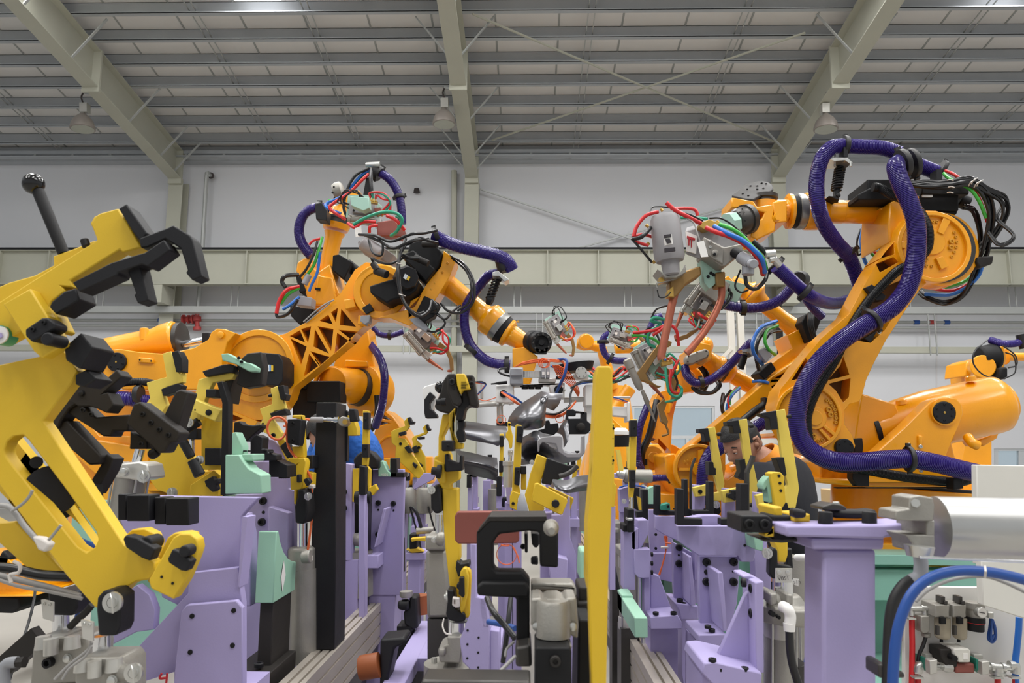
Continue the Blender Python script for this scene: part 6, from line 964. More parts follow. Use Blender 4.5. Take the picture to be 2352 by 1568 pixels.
# yellow clamps in the centre
Y = 2.3; t = thing('swing_clamp', 'wide yellow clamp arm with a curved grey jaw, behind the reddish brown plate', 'clamp')
part('clamp_arm', t, 'yellow', pl(Y, .05, [(1150,950),(1240,985),(1225,1080),(1185,1200),(1190,1230),(1130,1350),(1200,1400),(1220,1440),(1190,1500),(1090,1510),(1040,1320),(1060,1260),(1090,1130)]), bev=.003); lk = part('clamp_link', t, 'yellow', pl(Y-.06, .03, [(1130,1215),(1160,1212),(1420,1350),(1425,1380),(1380,1495),(1360,1498),(1100,1370)]), pl(Y+.06, .03, [(1250,1240),(1485,1350),(1450,1450),(1400,1500),(1300,1400)]), bev=.003)
part('pivot_pin', t, 'black', dc(1318, 1398, Y-.07, 34, .05, 26), bev=.002); part('clamp_jaw', t, 'black', pl(Y-.02, .05, [(1240,985),(1430,1050),(1520,1050),(1530,1075),(1450,1140),(1340,1180),(1290,1175),(1280,1230),(1190,1215)]), bev=.003); part('curved_jaw', t, 'steel_dark', tb([(1350,1150,Y-.05),(1420,1130,Y-.05),(1480,1090,Y-.05),(1510,1055,Y-.05)], 22, 10)); washer(t, 1105, 1025, Y-.02, 22)
part('stand', t, 'lilac', pl(Y+.02, .05, [(1280,1500),(1380,1495),(1410,1400),(1445,1330),(1450,1700),(1500,1850),(1510,5000),(1200,5000),(1280,1900)]), bev=.003); bolts(t, Y-.0, 24, [(1365,1945)], 'black'); bolts(t, Y, 10, [(1360,2060)], 'matt_black', 'stud')
part('stand', t, 'lilac', pl(Y+.06, .05, [(1180,1480),(1290,1480),(1290,2200),(1180,2200)]), pl(Y-.05, .12, [(1240,1850),(1430,1900),(1420,2120),(1280,2150)]), bev=.003)
t = thing('gauge_block', 'small green block left of the yellow post foot', 'gauge block', 'green plastic blocks'); view(940, 1130, 3.58); part('block', t, 'green_block', pl(1.9, .1, [(1408,488),(1425,480),(1468,482),(1470,700),(1410,725),(1400,700)]), bev=.004); part('holder', t, 'black', bx(1.93, .08, 1410, 720, 1460, 800)); part('stand', t, 'lilac', wb((P(1412,0,1.93).x, 1.94, 0), (P(1458,0,1.93).x, 2.0, P(0,798,1.93).z))); view(940, 800, 3.92)
for i, (x, Yc, lab) in enumerate(((955, 2.9, 'upright yellow clamp with two black pads, in the centre before the car body panels'), (815, 3.2, 'slim upright yellow and black clamp, leftmost before the car body panels'))):
    t = thing('swing_clamp', lab, 'clamp')
    if i == 0:
        part('clamp_arm', t, 'yellow', pl(Yc, .05, [(955,690),(970,684),(1012,690),(1008,1000),(990,1240),(1000,1310),(930,1440),(908,1420),(912,1300),(925,1280),(940,1000)]), bev=.003); part('clamp_tooth', t, 'black', pl(Yc-.04, .05, [(972,698),(1025,698),(1028,740),(1015,852),(962,840)]), pl(Yc-.04, .05, [(950,1070),(1000,1068),(992,1235),(945,1225)]), bx(Yc, .08, 1000, 1060, 1055, 1130), bev=.003); bolts(t, Yc-.04, 10, [(1000,773),(980,1107)], 'matt_black'); part('clamp_body', t, 'yellow', pl(Yc-.03, .05, [(905,1330),(930,1280),(1000,1310),(980,1350),(970,1460),(905,1430)]), bx(Yc+.05, .05, 1005, 1120, 1055, 1270), bev=.003); bolts(t, Yc-.03, 14, [(935,1395)], 'black')
        part('stand', t, 'lilac', bx(Yc+.1, .1, 925, 1440, 1010, 4050)); part('guide_pin', t, 'grey_plastic', lt(P(1020,1500,Yc-.1), P(1012,1300,Yc-.1), [(0, .02), (.3, .02), (.5, .018), (.9, .008), (1, .001)], 16))
    else:
        part('clamp_arm', t, 'yellow', pl(Yc, .05, [(812,768),(850,766),(845,1010),(835,1160),(820,1240),(780,1250),(790,1180),(810,1150),(815,960)]), bev=.003); part('clamp_tooth', t, 'black', bx(Yc-.02, .05, 812, 785, 848, 885), bx(Yc-.02, .05, 808, 1010, 844, 1115), bx(Yc-.03, .05, 785, 1150, 830, 1330), bev=.003); part('stand', t, 'lilac', bx(Yc-.01, .1, 785, 1320, 830, 1440), bx(Yc+.1, .1, 800, 1240, 860, 3830)); part('wheel', t, 'black', bx(Yc, .06, 835, 1340, 910, 1430), bev=.006)
t = thing('swing_clamp', 'small yellow clamp on a short white cylinder, in the centre before the car body panels', 'clamp'); Yc = 3.0
part('clamp_arm', t, 'yellow', pl(Yc, .05, [(885,662),(910,660),(915,720),(932,790),(925,890),(905,905),(890,830),(868,800),(870,760),(888,740)]), bev=.003); bolts(t, Yc, 12, [(902,685)], 'matt_black'); part('plate', t, 'alu', bx(Yc-.03, .03, 888, 918, 934, 960)); bolts(t, Yc-.03, 6, [(898,932),(920,932)], 'zinc'); part('piston_rod', t, 'chrome', lt(P(910,960,Yc), P(908,1010,Yc), [(0, .008), (1, .008)], 12)); part('cylinder_barrel', t, 'alu', lt(P(890,1250,Yc), P(890,1010,Yc), [(0, .019), (.8, .019), (.82, .022), (.97, .022), (1, .012)], 20)); part('stand', t, 'lilac', pl(Yc-.02, .1, [(868,1250),(920,1250),(905,1400),(880,1400)]), bx(Yc, .1, 860, 1390, 930, 4120))
# ---------- car body panels on the gripper ----------
t = thing('floor_panel', 'dark pressed steel car side member, upper one left of the centre', 'car panel', 'pressed steel car panels')
part('panel', t, 'pressed', sheet([[(500,655,4.2),(620,670,4.15),(760,695,4.1),(870,700,4.1)], [(490,690,4.05),(620,712,4.0),(760,735,3.95),(880,740,3.95)], [(495,760,3.98),(620,790,3.94),(750,830,3.9),(870,800,3.9)], [(500,812,4.0),(600,835,3.96),(740,860,3.9),(800,882,3.9)]])); bolts(t, 4.0, 12, [(725,735)], 'matt_black', 'stud')
t = thing('floor_panel', 'dark pressed steel car side member, lower one left of the centre with bright ridge', 'car panel', 'pressed steel car panels')
part('panel', t, 'pressed', sheet([[(410,915,4.1),(560,940,4.0),(700,975,3.9),(790,985,3.8)], [(480,1000,3.85),(600,1020,3.8),(720,1050,3.75),(800,1090,3.7)], [(490,1030,3.88),(600,1050,3.84),(720,1085,3.8),(800,1120,3.76)], [(500,1120,3.9),(600,1150,3.86),(720,1175,3.82),(790,1195,3.8)]]))
t = thing('wheel_arch_panel', 'curved shiny pressed steel wheel arch panel, topmost of the car body panels', 'car panel', 'pressed steel car panels')
part('panel', t, 'pressed', sheet([[(1190,385,4.1),(1100,440,4.05),(980,520,4.0),(900,620,3.95),(885,690,3.95)], [(1250,440,4.0),(1160,500,3.9),(1060,560,3.82),(990,640,3.8),(960,710,3.85)], [(1230,560,4.0),(1210,600,3.85),(1150,640,3.8),(1080,690,3.8),(1020,730,3.85)], [(1225,680,4.0),(1200,710,3.9),(1150,725,3.88),(1080,735,3.88),(1020,735,3.9)]])); part('flange', t, 'pressed', sheet([[(1190,385,4.1),(1260,400,4.15),(1385,405,4.2)], [(1200,440,4.05),(1280,460,4.1),(1350,500,4.15)], [(1220,520,4.02),(1270,550,4.08),(1300,560,4.12)]])); part('turret_hole', t, 'pressed', ring(1208, 460, 3.92, 28, 18, .03)); bolts(t, 3.86, 10, [(1105,557)], 'zinc', 'stud')
t = thing('wheel_arch_panel', 'deep drawn pressed steel housing below the wheel arch panel, centre', 'car panel', 'pressed steel car panels')
part('panel', t, 'pressed', sheet([[(960,830,4.0),(1060,780,3.9),(1140,740,3.8),(1220,770,3.8),(1300,790,3.85)], [(1000,900,3.9),(1060,840,3.8),(1150,830,3.7),(1250,860,3.7),(1380,920,3.8)], [(1010,960,3.95),(1090,950,3.95),(1180,930,3.9),(1300,960,3.75),(1500,940,3.8)], [(1000,1050,3.9),(1090,1040,3.8),(1200,1020,3.75),(1320,1050,3.75),(1540,1000,3.8)]])); part('panel_edge', t, 'pressed', sheet([[(1280,1170,3.6),(1400,1190,3.55),(1520,1150,3.6),(1640,1140,3.7)], [(1300,1230,3.5),(1400,1260,3.45),(1520,1230,3.5),(1650,1210,3.6)], [(1340,1270,3.5),(1420,1300,3.45),(1520,1290,3.5),(1650,1270,3.6)]]))
part('locator_arc', t, 'grey_paint', pl(3.5, .04, [(1150,830),(1190,800),(1300,785),(1360,785),(1382,800),(1382,900),(1400,930),(1440,945),(1520,945),(1545,930),(1550,790),(1582,780),(1582,940),(1540,985),(1420,985),(1340,930),(1320,860),(1200,845),(1175,870),(1172,930),(1155,930)]), bev=.004)
part('panel', t, 'pressed', sheet([[(1400,640,4.1),(1360,700,4.0),(1330,760,4.0)], [(1430,660,4.0),(1400,720,3.95),(1380,790,3.95)], [(1440,820,3.9),(1420,850,3.9),(1390,900,3.9)]]))
# ---------- gripper frame ----------
t = thing('gripper', 'white and aluminium gripper frame with orange cables, held by the lattice armed robot', 'gripper'); Y = 4.6
part('cross_tube', t, 'alu', cy((510,515,Y),(800,495,Y), 25), cy((1390,465,Y),(1600,455,Y), 24), cy((1840,440,Y),(1990,440,Y), 10)); part('clamp_block', t, 'white', pl(Y-.08, .18, [(780,330),(915,325),(940,350),(940,490),(785,485)], []), pl(Y-.08, .18, [(1260,330),(1400,330),(1400,450),(1280,400)]), bx(Y-.1, .2, 1585, 325, 1675, 515), pl(Y-.05, .15, [(1590,510),(1680,510),(1680,760),(1600,760)]), pl(Y-.05, .1, [(120,360),(140,340),(240,310),(260,420),(210,560),(135,530)]), pl(Y, .12, [(1830,520),(1990,525),(1990,620),(1830,605)]), bx(Y-.03, .18, 1965, 480, 1990, 660), bev=.006)
part('frame_beam', t, 'alu', pl(Y, .1, [(905,325),(1400,310),(1400,335),(1240,335),(1230,325),(940,345),(940,440),(905,440)]), bx(Y-.05, .1, 1165, 268, 1320, 302), cy((825,510,Y),(830,660,Y), 18), bx(Y+.02, .05, 640, 310, 664, 450), bev=.004)
bolts(t, Y-.09, 10, [(795,500),(845,505),(905,500),(1385,350),(1395,375)], 'alu', 'nut'); part('cable_hole', t, 'matt_black', dc(848, 408, Y-.095, 34, .03, 24), dc(1345, 370, Y-.095, 40, .03, 24))
part('valve_block', t, 'grey_plastic', bx(Y-.12, .14, 905, 170, 1025, 322), bx(Y-.14, .05, 905, 176, 1020, 246), bev=.006); part('relay', t, 'grey_plastic', [bx(Y-.1, .1, x, 160, x+33, 262) for x in (1190, 1232)], bev=.004); part('relay_label', t, 'white', [bx(Y-.105, .004, x+6, 210, x+28, 240) for x in (1190, 1232)]); part('fitting_row', t, 'zinc', [lt(P(1045+i*24,262,Y-.05), P(1045+i*24,205,Y-.05), [(0, .025), (.4, .025), (.42, .018), (1, .018)], 10) for i in range(6)]); part('fitting_row', t, 'black', [lt(P(1040+i*60,330,Y), P(1040+i*60,366,Y), [(0, .03), (.5, .03), (.52, .02), (1, .02)], 10) for i in range(3)])
part('plug', t, 'matt_black', lt((735,320,Y-.1),(880,305,Y-.1), [(0, 6), (.3, 8), (.5, 14), (1, 14)], 12)); part('cable', t, 'hose_black', tb([(905,250,Y-.1),(850,235,Y-.12),(805,210,Y-.12),(815,185,Y-.1),(880,180,Y-.1)], 10, 8))
part('round_valve', t, 'alu', lt((1560,240,Y-.1),(1560,240,Y-.101), [(0,1),(1,1)], 6), dc(1550, 215, Y-.14, 52, .1, 28), pl(Y-.1, .12, [(1480,230),(1615,230),(1615,270),(1520,275),(1480,250)]), bev=.004); bolts(t, Y-.145, 5, [(1550+40*math.cos(g), 215+40*math.sin(g)) for g in (0,1,2,3,4,5)], 'steel_dark'); part('valve_shaft', t, 'black', cy((1320,265,Y),(1500,265,Y), 14), lt(P(1490,210,Y), P(1480,140,Y), [(0, .11), (1, .13)], 20))
rd = random.Random(5)
part('cable', t, 'orange_cable', [tb([(940+rd.random()*20,165,Y-.15),(1010+rd.random()*30,120+rd.random()*30,Y-.2),(1110+rd.random()*40,98+rd.random()*40,Y-.22),(1230,92+rd.random()*40,Y-.22),(1330,105+rd.random()*25,Y-.2),(1395,125+rd.random()*20,Y-.18),(1385+rd.random()*30,230,Y-.2),(1350+rd.random()*20,330,Y-.12),(1335,390,Y-.05)], 5, 6) for i in range(7)])
part('cable', t, 'orange_cable', [tb([(1290+i*8,150,Y-.15),(1340+i*14,250-i*8,Y-.12),(1400+i*16,300,Y-.1),(1470+i*10,360+i*5,Y-.1),(1520,430,Y-.05)], 4.5, 6) for i in range(7)]); part('cable', t, 'orange_cable', [ring(1205+i*12, 130+i*4, Y-.24-.01*i, 46-i*4, 40-i*4, .01, 28) for i in range(3)])
part('cable', t, 'blue_hose', tb([(1340,100,Y-.18),(1400,95,Y-.22),(1420,130,Y-.24),(1400,230,Y-.24),(1360,320,Y-.2),(1325,400,Y-.1)], 13, 8), tb([(1280,160,Y),(1340,190,Y-.05),(1380,260,Y-.05)], 9, 8)); part('cable', t, 'orange_cable', [tb([(830+i*8,395,Y-.1),(900+i*5,445,Y-.16),(950+i*6,485,Y-.16),(1000,510,Y-.1)], 8, 6) for i in range(4)]); part('cable', t, 'blue_hose', tb([(850,395,Y-.1),(930,430,Y-.15),(1020,495,Y-.1)], 10, 8))
part('cable', t, 'orange_cable', [tb([(1225,595+i*7,Y-.3),(1300,605+i*7,Y-.32),(1380,585+i*7,Y-.32),(1440,540+i*5,Y-.28),(1500,470+i*5,Y-.2)], 4.5, 6) for i in range(4)], ring(1355, 630, Y-.34, 40, 34, .01), ring(830, 640, Y-.1, 42, 37, .01), ring(815, 650, Y-.12, 32, 27, .01)); part('cable', t, 'hose_black', tb([(1225,585,Y-.3),(1320,590,Y-.33),(1400,550,Y-.3),(1450,500,Y-.25),(1455,400,Y-.2),(1520,310,Y-.15),(1680,280,Y-.1)], 10, 8), tb([(1450,360,Y-.2),(1480,340,Y-.2),(1560,300,Y-.18),(1700,300,Y-.1)], 8, 8)); part('cable', t, 'blue_hose', tb([(1500,325,Y-.15),(1600,305,Y-.12),(1700,300,Y-.05)], 10, 8), tb([(1840,440,Y),(1900,455,Y-.05),(1960,480,Y)], 7, 8)); part('cable', t, 'orange_cable', tb([(600,310,Y),(680,320,Y-.03),(660,360,Y-.03),(620,420,Y)], 5, 6), tb([(620,455,Y),(690,470,Y-.02),(785,440,Y)], 4, 6), tb([(1840,455,Y),(1900,470,Y-.05),(1970,490,Y)], 5, 6)); part('cable', t, 'blue_hose', tb([(610,305,Y),(690,320,Y-.04),(650,380,Y-.04),(618,410,Y)], 6, 6)); part('cable', t, 'hose_black', tb([(600,300,Y),(660,300,Y-.04),(690,330,Y-.04),(625,400,Y)], 6, 6))
part('gripper_hook', t, 'black', pl(Y-.12, .08, [(135,460),(185,388),(228,430),(180,490),(185,540),(215,560),(250,600),(250,625),(145,628),(135,580)]), pl(Y-.4, .1, [(1420,550),(1480,545),(1490,560),(1600,575),(1600,650),(1665,705),(1600,770),(1420,770),(1425,650),(1410,640)], [[(1433,605),(1500,605),(1500,578),(1552,578),(1550,630),(1433,632)]]), pl(Y-.35, .1, [(1225,650),(1260,645),(1270,680),(1340,670),(1350,740),(1300,780),(1160,750),(1160,735),(1220,720)]), bev=.004); bolts(t, Y-.42, 34, [(1545,705)], 'brown_black', 'nut')
part('clamp_base', t, 'black', bx(Y, .1, 785, 660, 885, 700), bev=.004); part('hanger', t, 'alu', lt(P(815,500,Y+.05), P(818,660,Y+.05), [(0, .02), (1, .02)], 10))
# ---------- right fixtures ----------
view(1380, 930, 4.48); Y = 2.9
bars = [([(1105,232),(1175,222),(1235,560),(1273,810),(1240,985),(1165,985),(1165,905),(1215,895),(1165,720),(1150,520)], [(1010,245),(1105,235),(1130,375),(1075,375),(1060,290),(1015,285)], [(1110,582),(1140,580),(1160,590),(1165,640),(1185,650),(1185,720),(1118,722)], [(950,850),(1095,815),(1105,930),(975,945)], (1022,890), 'leftmost of the three leaning yellow arms before the worker'),
 ([(1420,152),(1505,140),(1560,560),(1620,830),(1575,1045),(1530,1035),(1530,800),(1480,550)], [(1298,170),(1418,152),(1445,290),(1370,290),(1355,215),(1305,215)], [(1425,562),(1485,552),(1500,700),(1490,780),(1410,742),(1440,680)], [(1250,885),(1420,845),(1430,985),(1265,1005)], (1325,935), 'middle one of the three leaning yellow arms before the worker'),
 ([(1805,55),(1895,40),(2000,560),(2042,860),(2005,1060),(1890,1060),(1895,860),(1925,820),(1880,640),(1860,500)], [(1645,85),(1805,55),(1825,250),(1750,255),(1735,130),(1660,110)], [(1805,545),(1885,535),(1915,722),(1868,732)], [(1600,930),(1715,905),(1735,1050),(1635,1070)], (1700,990), 'rightmost of the three leaning yellow arms before the worker')]
for i, (a, b, c, d, e, lab) in enumerate(bars):
    t = thing('clamp_arm_unit', lab, 'clamp', 'three leaning yellow arms'); Yb = Y-.1*i
    part('clamp_arm', t, 'pale_yellow', pl(Yb, .025, a), bev=.002); part('clamp_tooth', t, 'black', pl(Yb-.03, .06, b), bev=.002); part('clamp_tooth', t, 'black', pl(Yb-.03, .06, c), bev=.002); part('clamp_link', t, 'pale_yellow', pl(Yb-.05, .03, d), bev=.002); bolts(t, Yb-.05, 22, [e], 'matt_black', 'stud')
    x = (d[0][0]+d[1][0])/2; part('stand', t, 'lilac', pl(Yb-.01, .05, [(x-60, d[0][1]-30), (x+50, d[0][1]-20), (x+60, 1800), (x-60, 1800)]), bev=.002); part('stub', t, 'black', lt((a[1][0]+20, a[1][1]+80, Yb), (a[1][0]+60, a[1][1]+75, Yb), [(0, 14), (.3, 20), (1, 20)], 12))
    if i == 1: part('toggle_block', t, 'black', pl(Yb-.08, .03, [(1340,875),(1400,872),(1412,960),(1380,985),(1350,960),(1310,955),(1310,915),(1345,905)]), bev=.002); bolts(t, Yb-.08, 11, [(1388,897),(1388,945)], 'matt_black')
    if i < 2: washer(t, (1192, 1550)[i], (1025, 1090)[i], Yb-.05, 36)
    part('pin_knuckle', t, 'matt_black', pl(Yb-.02, .06, [((1170, 1540)[min(i,1)]+(330 if i == 2 else 0)+p, q) for p, q in ((-10, 1020), (50, 1000), (70, 1100), (30, 1145), (-10, 1130))]), bev=.003)
t = thing('gauge_unit', 'yellow block with three holes and a green jaw, before the rightmost leaning arm', 'clamp'); Y = 2.45
b = part('block', t, 'yellow', pl(Y, .06, [(1745,702),(1785,688),(1850,690),(1885,728),(1905,1000),(1880,1042),(1845,1100),(1795,1072)]), bev=.003); bolts(b, Y, 15, [(1833,728),(1843,803),(1852,880)], 'matt_black', 'stud'); part('jaw', t, 'green_block', pl(Y+.02, .06, [(1660,830),(1672,790),(1730,725),(1748,760),(1785,1000),(1732,1005),(1710,838),(1690,872),(1668,868)]), bev=.003); part('stem', t, 'yellow', pl(Y+.02, .03, [(1795,1070),(1830,1075),(1825,1200),(1800,1200)]))
for pts, r, lab in (([(972,542,2.8),(945,610,2.8),(927,690,2.8),(925,900,2.8),(926,1135,2.8)], 14, 'thin bent black rod left of the leaning yellow arms'), ([(1566,522,2.55),(1545,590,2.55),(1508,680,2.55),(1502,760,2.55),(1502,1300,2.55)], 26, 'thick bent black rod before the worker')):
    tag(part('bent_rod', None, 'steel_dark', tb(pts, r, 12)), lab, 'rod')
for Yb, q, lab in ((2.5, [(785,860),(855,865),(858,1165),(1045,1170),(1045,1235),(788,1235)], 'black L bracket, large one at the left corner of the lilac top plate'), (2.75, [(855,765),(895,762),(900,1065),(935,1080),(935,1142),(860,1142)], 'black upright bracket beside the thin bent rod'), (2.7, [(1110,785),(1162,785),(1165,1135),(950,1130),(950,1085),(1110,1085)], 'black L bracket below the leftmost leaning arm'),
    (2.9, [(562,825),(615,825),(618,1085),(780,1090),(780,1135),(562,1132)], 'black L bracket with the dark green pad'), (2.95, [(425,870),(485,870),(486,1180),(380,1180),(365,1100),(425,1090)], 'black upright bracket on the narrow lilac post'), (3.1, [(335,850),(400,850),(400,1090),(335,1062)], 'black upright bracket leftmost in the right fixture row'),
    (2.45, [(1432,810),(1525,810),(1525,1180),(1430,1235),(1240,1235),(1240,1170),(1430,1165)], 'black L bracket at the foot of the middle leaning arm')):
    t = thing('corner_bracket', lab, 'bracket', 'black brackets of the right fixture'); part('bracket', t, 'black', pl(Yb, .05, q), bev=.002)
    x, y = q[2]; bolts(t, Yb+.02, 12, [(min(p[0] for p in q)+.55*(max(p[0] for p in q)-min(p[0] for p in q)), max(p[1] for p in q)-60), (max(p[0] for p in q)-25, max(p[1] for p in q)-62)], 'black', 'bolt', UP)
t = thing('gauge_block', 'dark green pad in the corner of a black L bracket, right fixture', 'gauge block', 'green plastic blocks'); part('pad', t, 'green_pad', pl(2.87, .05, [(620,1030),(700,1005),(712,1015),(718,1085),(620,1080)]), bev=.002); bolts(t, 2.87, 14, [(692,1042)], 'black'); 
t = thing('gauge_block', 'flat upright pale green block right of the yellow post', 'gauge block', 'green plastic blocks'); part('block', t, 'green_block', pl(3.1, .06, [(490,860),(530,838),(556,840),(556,1020),(490,1020)]), bev=.002); part('holder', t, 'black', bx(3.1, .06, 488, 1020, 560, 1068)); bolts(t, 3.12, 12, [(537,1015)], 'black', 'bolt', UP)
# slim yellow clamp right of the yellow post
t = thing('swing_clamp', 'slim upright yellow and black clamp just right of the tall yellow post', 'clamp'); Y = 2.7
part('clamp_arm', t, 'yellow', pl(Y, .03, [(305,145),(375,145),(362,660),(345,850),(335,950),(300,990),(290,900),(292,700),(300,400)]), bev=.002); part('clamp_tooth', t, 'black', bx(Y-.03, .05, 305, 155, 375, 322), bx(Y-.03, .05, 303, 668, 358, 852), bev=.002); bolts(t, Y-.03, 9, [(345,235),(335,765)], 'matt_black'); part('piston_rod', t, 'chrome', lt(P(315,950,Y), P(310,1070,Y), [(0, .008), (1, .01)], 12)); part('cylinder_barrel', t, 'matt_black', bx(Y-.05, .1, 275, 1070, 345, 1310), bx(Y-.03, .1, 232, 1230, 345, 1305), bev=.004); part('nut', t, 'zinc', bx(Y-.06, .05, 272, 1160, 330, 1190), bev=.003); washer(t, 240, 990, Y, 24)
part('clamp_link', t, 'yellow', pl(Y+.02, .03, [(380,940),(415,960),(420,1080),(400,1080)])); 
part('stand', t, 'lilac', pl(Y+.03, .1, [(240,1230),(350,1230),(350,1900),(240,1900)]))
t = thing('pneumatic_cylinder', 'silver cylinder lying level behind the slim clamp right of the yellow post', 'cylinder'); part('cylinder_barrel', t, 'cast_alu', lt((240,728,3.2),(525,732,3.2), [(0, 50), (.05, 66), (.95, 66), (1, 62)], 26)); part('cylinder_cap', t, 'zinc', lt((160,700,3.2),(245,715,3.2), [(0, 16), (.3, 34), (.35, 50), (.8, 50), (1, 60)], 10), bev=.003); part('bracket', t, 'lilac', pl(3.2, .1, [(120,710),(215,700),(220,750),(120,750)]), pl(3.25, .08, [(195,870),(285,840),(300,1100),(200,1100)]), bx(3.28, .05, 200, 1090, 290, 2400)); part('hose', t, 'blue_hose', tb([(190,850,3.15),(260,828,3.15),(380,830,3.15),(460,850,3.15)], 9, 8)); part('valve', t, 'white', lt((420,820,3.2),(470,870,3.2), [(0, 20), (1, 30)], 12))
# behind the yellow post
t = thing('swing_clamp', 'yellow edge clamp with three holes showing beside the tall yellow post', 'clamp'); part('clamp_arm', t, 'yellow', pl(2.2, .04, [(100,185),(140,185),(138,450),(138,800),(165,830),(140,1050),(95,1050)]), bev=.002); bolts(t, 2.2, 13, [(128,240),(125,570)], 'matt_black'); bolts(t, 2.2, 6, [(128,215),(122,530),(122,605),(124,345)], 'matt_black', 'stud'); part('clamp_link', t, 'pale_yellow', pl(2.5, .03, [(160,460),(200,460),(235,680),(190,680)]), pl(2.5, .03, [(272,380),(300,380),(295,650),(280,650)])); part('clamp_tooth', t, 'matt_black', lt(P(210,430,2.4), P(205,310,2.4), [(0, .024), (1, .028)], 18)); part('clamp_cap', t, 'white', lt(P(205,305,2.4), P(205,235,2.4), [(0, .026), (.5, .026), (1, .016)], 18)); part('stand', t, 'lilac', bx(2.26, .08, 95, 1040, 150, 1900))
view(1380, 1160, 3.842)
t = thing('welding_fixture', 'wide lilac fixture plate with bolted column, below the three leaning yellow arms', 'fixture frame', 'lilac fixture frames'); Y = 2.55
part('top_plate', t, 'lilac', pl(Y, .03, [(675,182),(1235,182),(1350,300),(1368,420),(1352,490),(1330,500),(1240,500),(1215,445),(865,445),(690,322)]), bev=.003); part('top_step', t, 'lilac', pl(Y+.05, .06, [(690,130),(900,90),(1060,90),(1070,182),(690,182)]), pl(Y+.1, .06, [(1345,300),(1400,340),(1500,520),(1510,900),(1360,900),(1360,600)]), bev=.003); bolts(t, Y, 11, [(1270,353)], 'matt_black', 'stud')
co = part('column', t, 'lilac', pl(Y+.03, .03, [(868,446),(1218,446),(1218,700),(1200,880),(1130,1120),(880,1075),(862,715)]), pl(Y-.12, .16, [(1032,592),(1078,592),(1118,1115),(1080,1115)]), bev=.003); bolts(co, Y+.03, 34, [(930,500),(1168,498),(930,673),(1168,673)], 'black'); bolts(co, Y+.03, 20, [(930,588)], 'black', 'stud'); bolts(co, Y+.03, 10, [(1168,586)], 'matt_black', 'stud')
ft = part('foot_block', t, 'lilac', pl(Y-.12, .2, [(862,1142),(940,1140),(1110,1135),(1080,1190),(1040,1275),(922,1275),(862,1212)]), bev=.004); bolts(ft, Y-.1, 28, [(945,1085),(980,1115)], 'black', 'bolt', UP)
part('leg', t, 'lilac', pl(Y-.05, .2, [(862,1212),(1040,1275),(1040,2100),(862,2100)]), bev=.003)
t = thing('welding_fixture', 'lilac triangular gusset bracket with side bolts, left of the foremost right cylinder', 'fixture frame', 'lilac fixture frames'); Y = 2.1
part('gusset', t, 'lilac', pl(Y, .02, [(1272,790),(1330,740),(1370,800),(1370,1490),(1010,1425),(1004,1390)]), pl(Y-.06, .12, [(1362,682),(1438,670),(1441,1480),(1368,1492)]), pl(Y-.0, .1, [(1255,622),(1320,618),(1435,668),(1366,684),(1255,645)]), bev=.003)
for x, y in ((1240,682),(1310,732),(1310,952)): bolt(t, x+36, y, Y-.02, 38, 'black', 'bolt', (0, 0, -math.pi/2))
ft = part('foot_block', t, 'lilac', pl(Y-.1, .22, [(910,1392),(1010,1382),(1425,1480),(1420,1600),(1000,1600),(890,1480)]), bev=.004); bolts(ft, Y-.09, 34, [(985,1382),(1052,1460),(1270,1460)], 'black', 'bolt', UP); part('leg', t, 'lilac', pl(Y-.05, .2, [(895,1480),(1420,1590),(1420,2100),(895,2100)]))
t = thing('welding_fixture', 'lilac bracket with orange tubes behind it, left of the wide lilac fixture plate', 'fixture frame', 'lilac fixture frames'); Y = 2.95
part('top_plate', t, 'lilac', pl(Y-.08, .03, [(482,95),(672,95),(680,316),(560,262),(482,212)]), bev=.003); part('back_plate', t, 'lilac', pl(Y+.12, .03, [(420,40),(482,40),(640,316),(640,418),(440,415),(420,200)]), pl(Y+.1, .03, [(440,420),(640,420),(640,680),(440,640)]), bev=.003); bolts(t, Y+.11, 12, [(485,258),(485,380)], 'matt_black', 'stud')
co = part('column', t, 'lilac', pl(Y, .03, [(634,320),(862,446),(866,870),(650,850),(640,700)]), pl(Y-.14, .16, [(778,452),(802,452),(838,885),(792,885)]), bev=.003); bolts(co, Y, 30, [(690,370),(688,513)], 'black'); bolts(co, Y, 9, [(688,440)], 'matt_black', 'stud'); ft = part('foot_block', t, 'lilac', pl(Y-.1, .2, [(652,860),(862,890),(862,1010),(705,1010),(690,930)]), bev=.004); bolts(ft, Y-.08, 28, [(697,850),(722,882)], 'black', 'bolt', UP)
part('leg', t, 'lilac', pl(Y, .2, [(720,1010),(862,1010),(862,2100),(820,2100),(720,1500)])); part('cable', t, 'orange_cable', [tb([(560+i*12,270,Y+.05),(572+i*6,340,Y+.05),(570,420,Y+.04),(545,520,Y+.04),(512+i*4,615,Y+.04)], 6, 6) for i in range(3)], tb([(570,330,Y+.03),(625,338,Y+.03)], 6, 6)); part('tie', t, 'tie', bx(Y+.03, .02, 535, 365, 598, 385), bev=.002)
t = thing('welding_fixture', 'narrow lilac post with triangular foot, just right of the tall yellow post', 'fixture frame', 'lilac fixture frames'); Y = 2.75
part('post', t, 'lilac', pl(Y, .1, [(330,132),(415,128),(417,262),(352,384),(330,386)]), pl(Y-.03, .06, [(290,390),(436,385),(437,640),(380,645),(332,640),(296,600)]), pl(Y-.02, .05, [(268,240),(332,200),(332,400),(292,400),(270,380)]), pl(Y, .05, [(380,640),(438,640),(438,985),(382,985)]), pl(Y+.04, .03, [(438,600),(515,622),(632,930),(438,960)]), bev=.003)
for y in (432, 512, 592): bolt(t, 442, y, Y+.02, 20, 'black', 'bolt', (0, 0, math.pi/2))
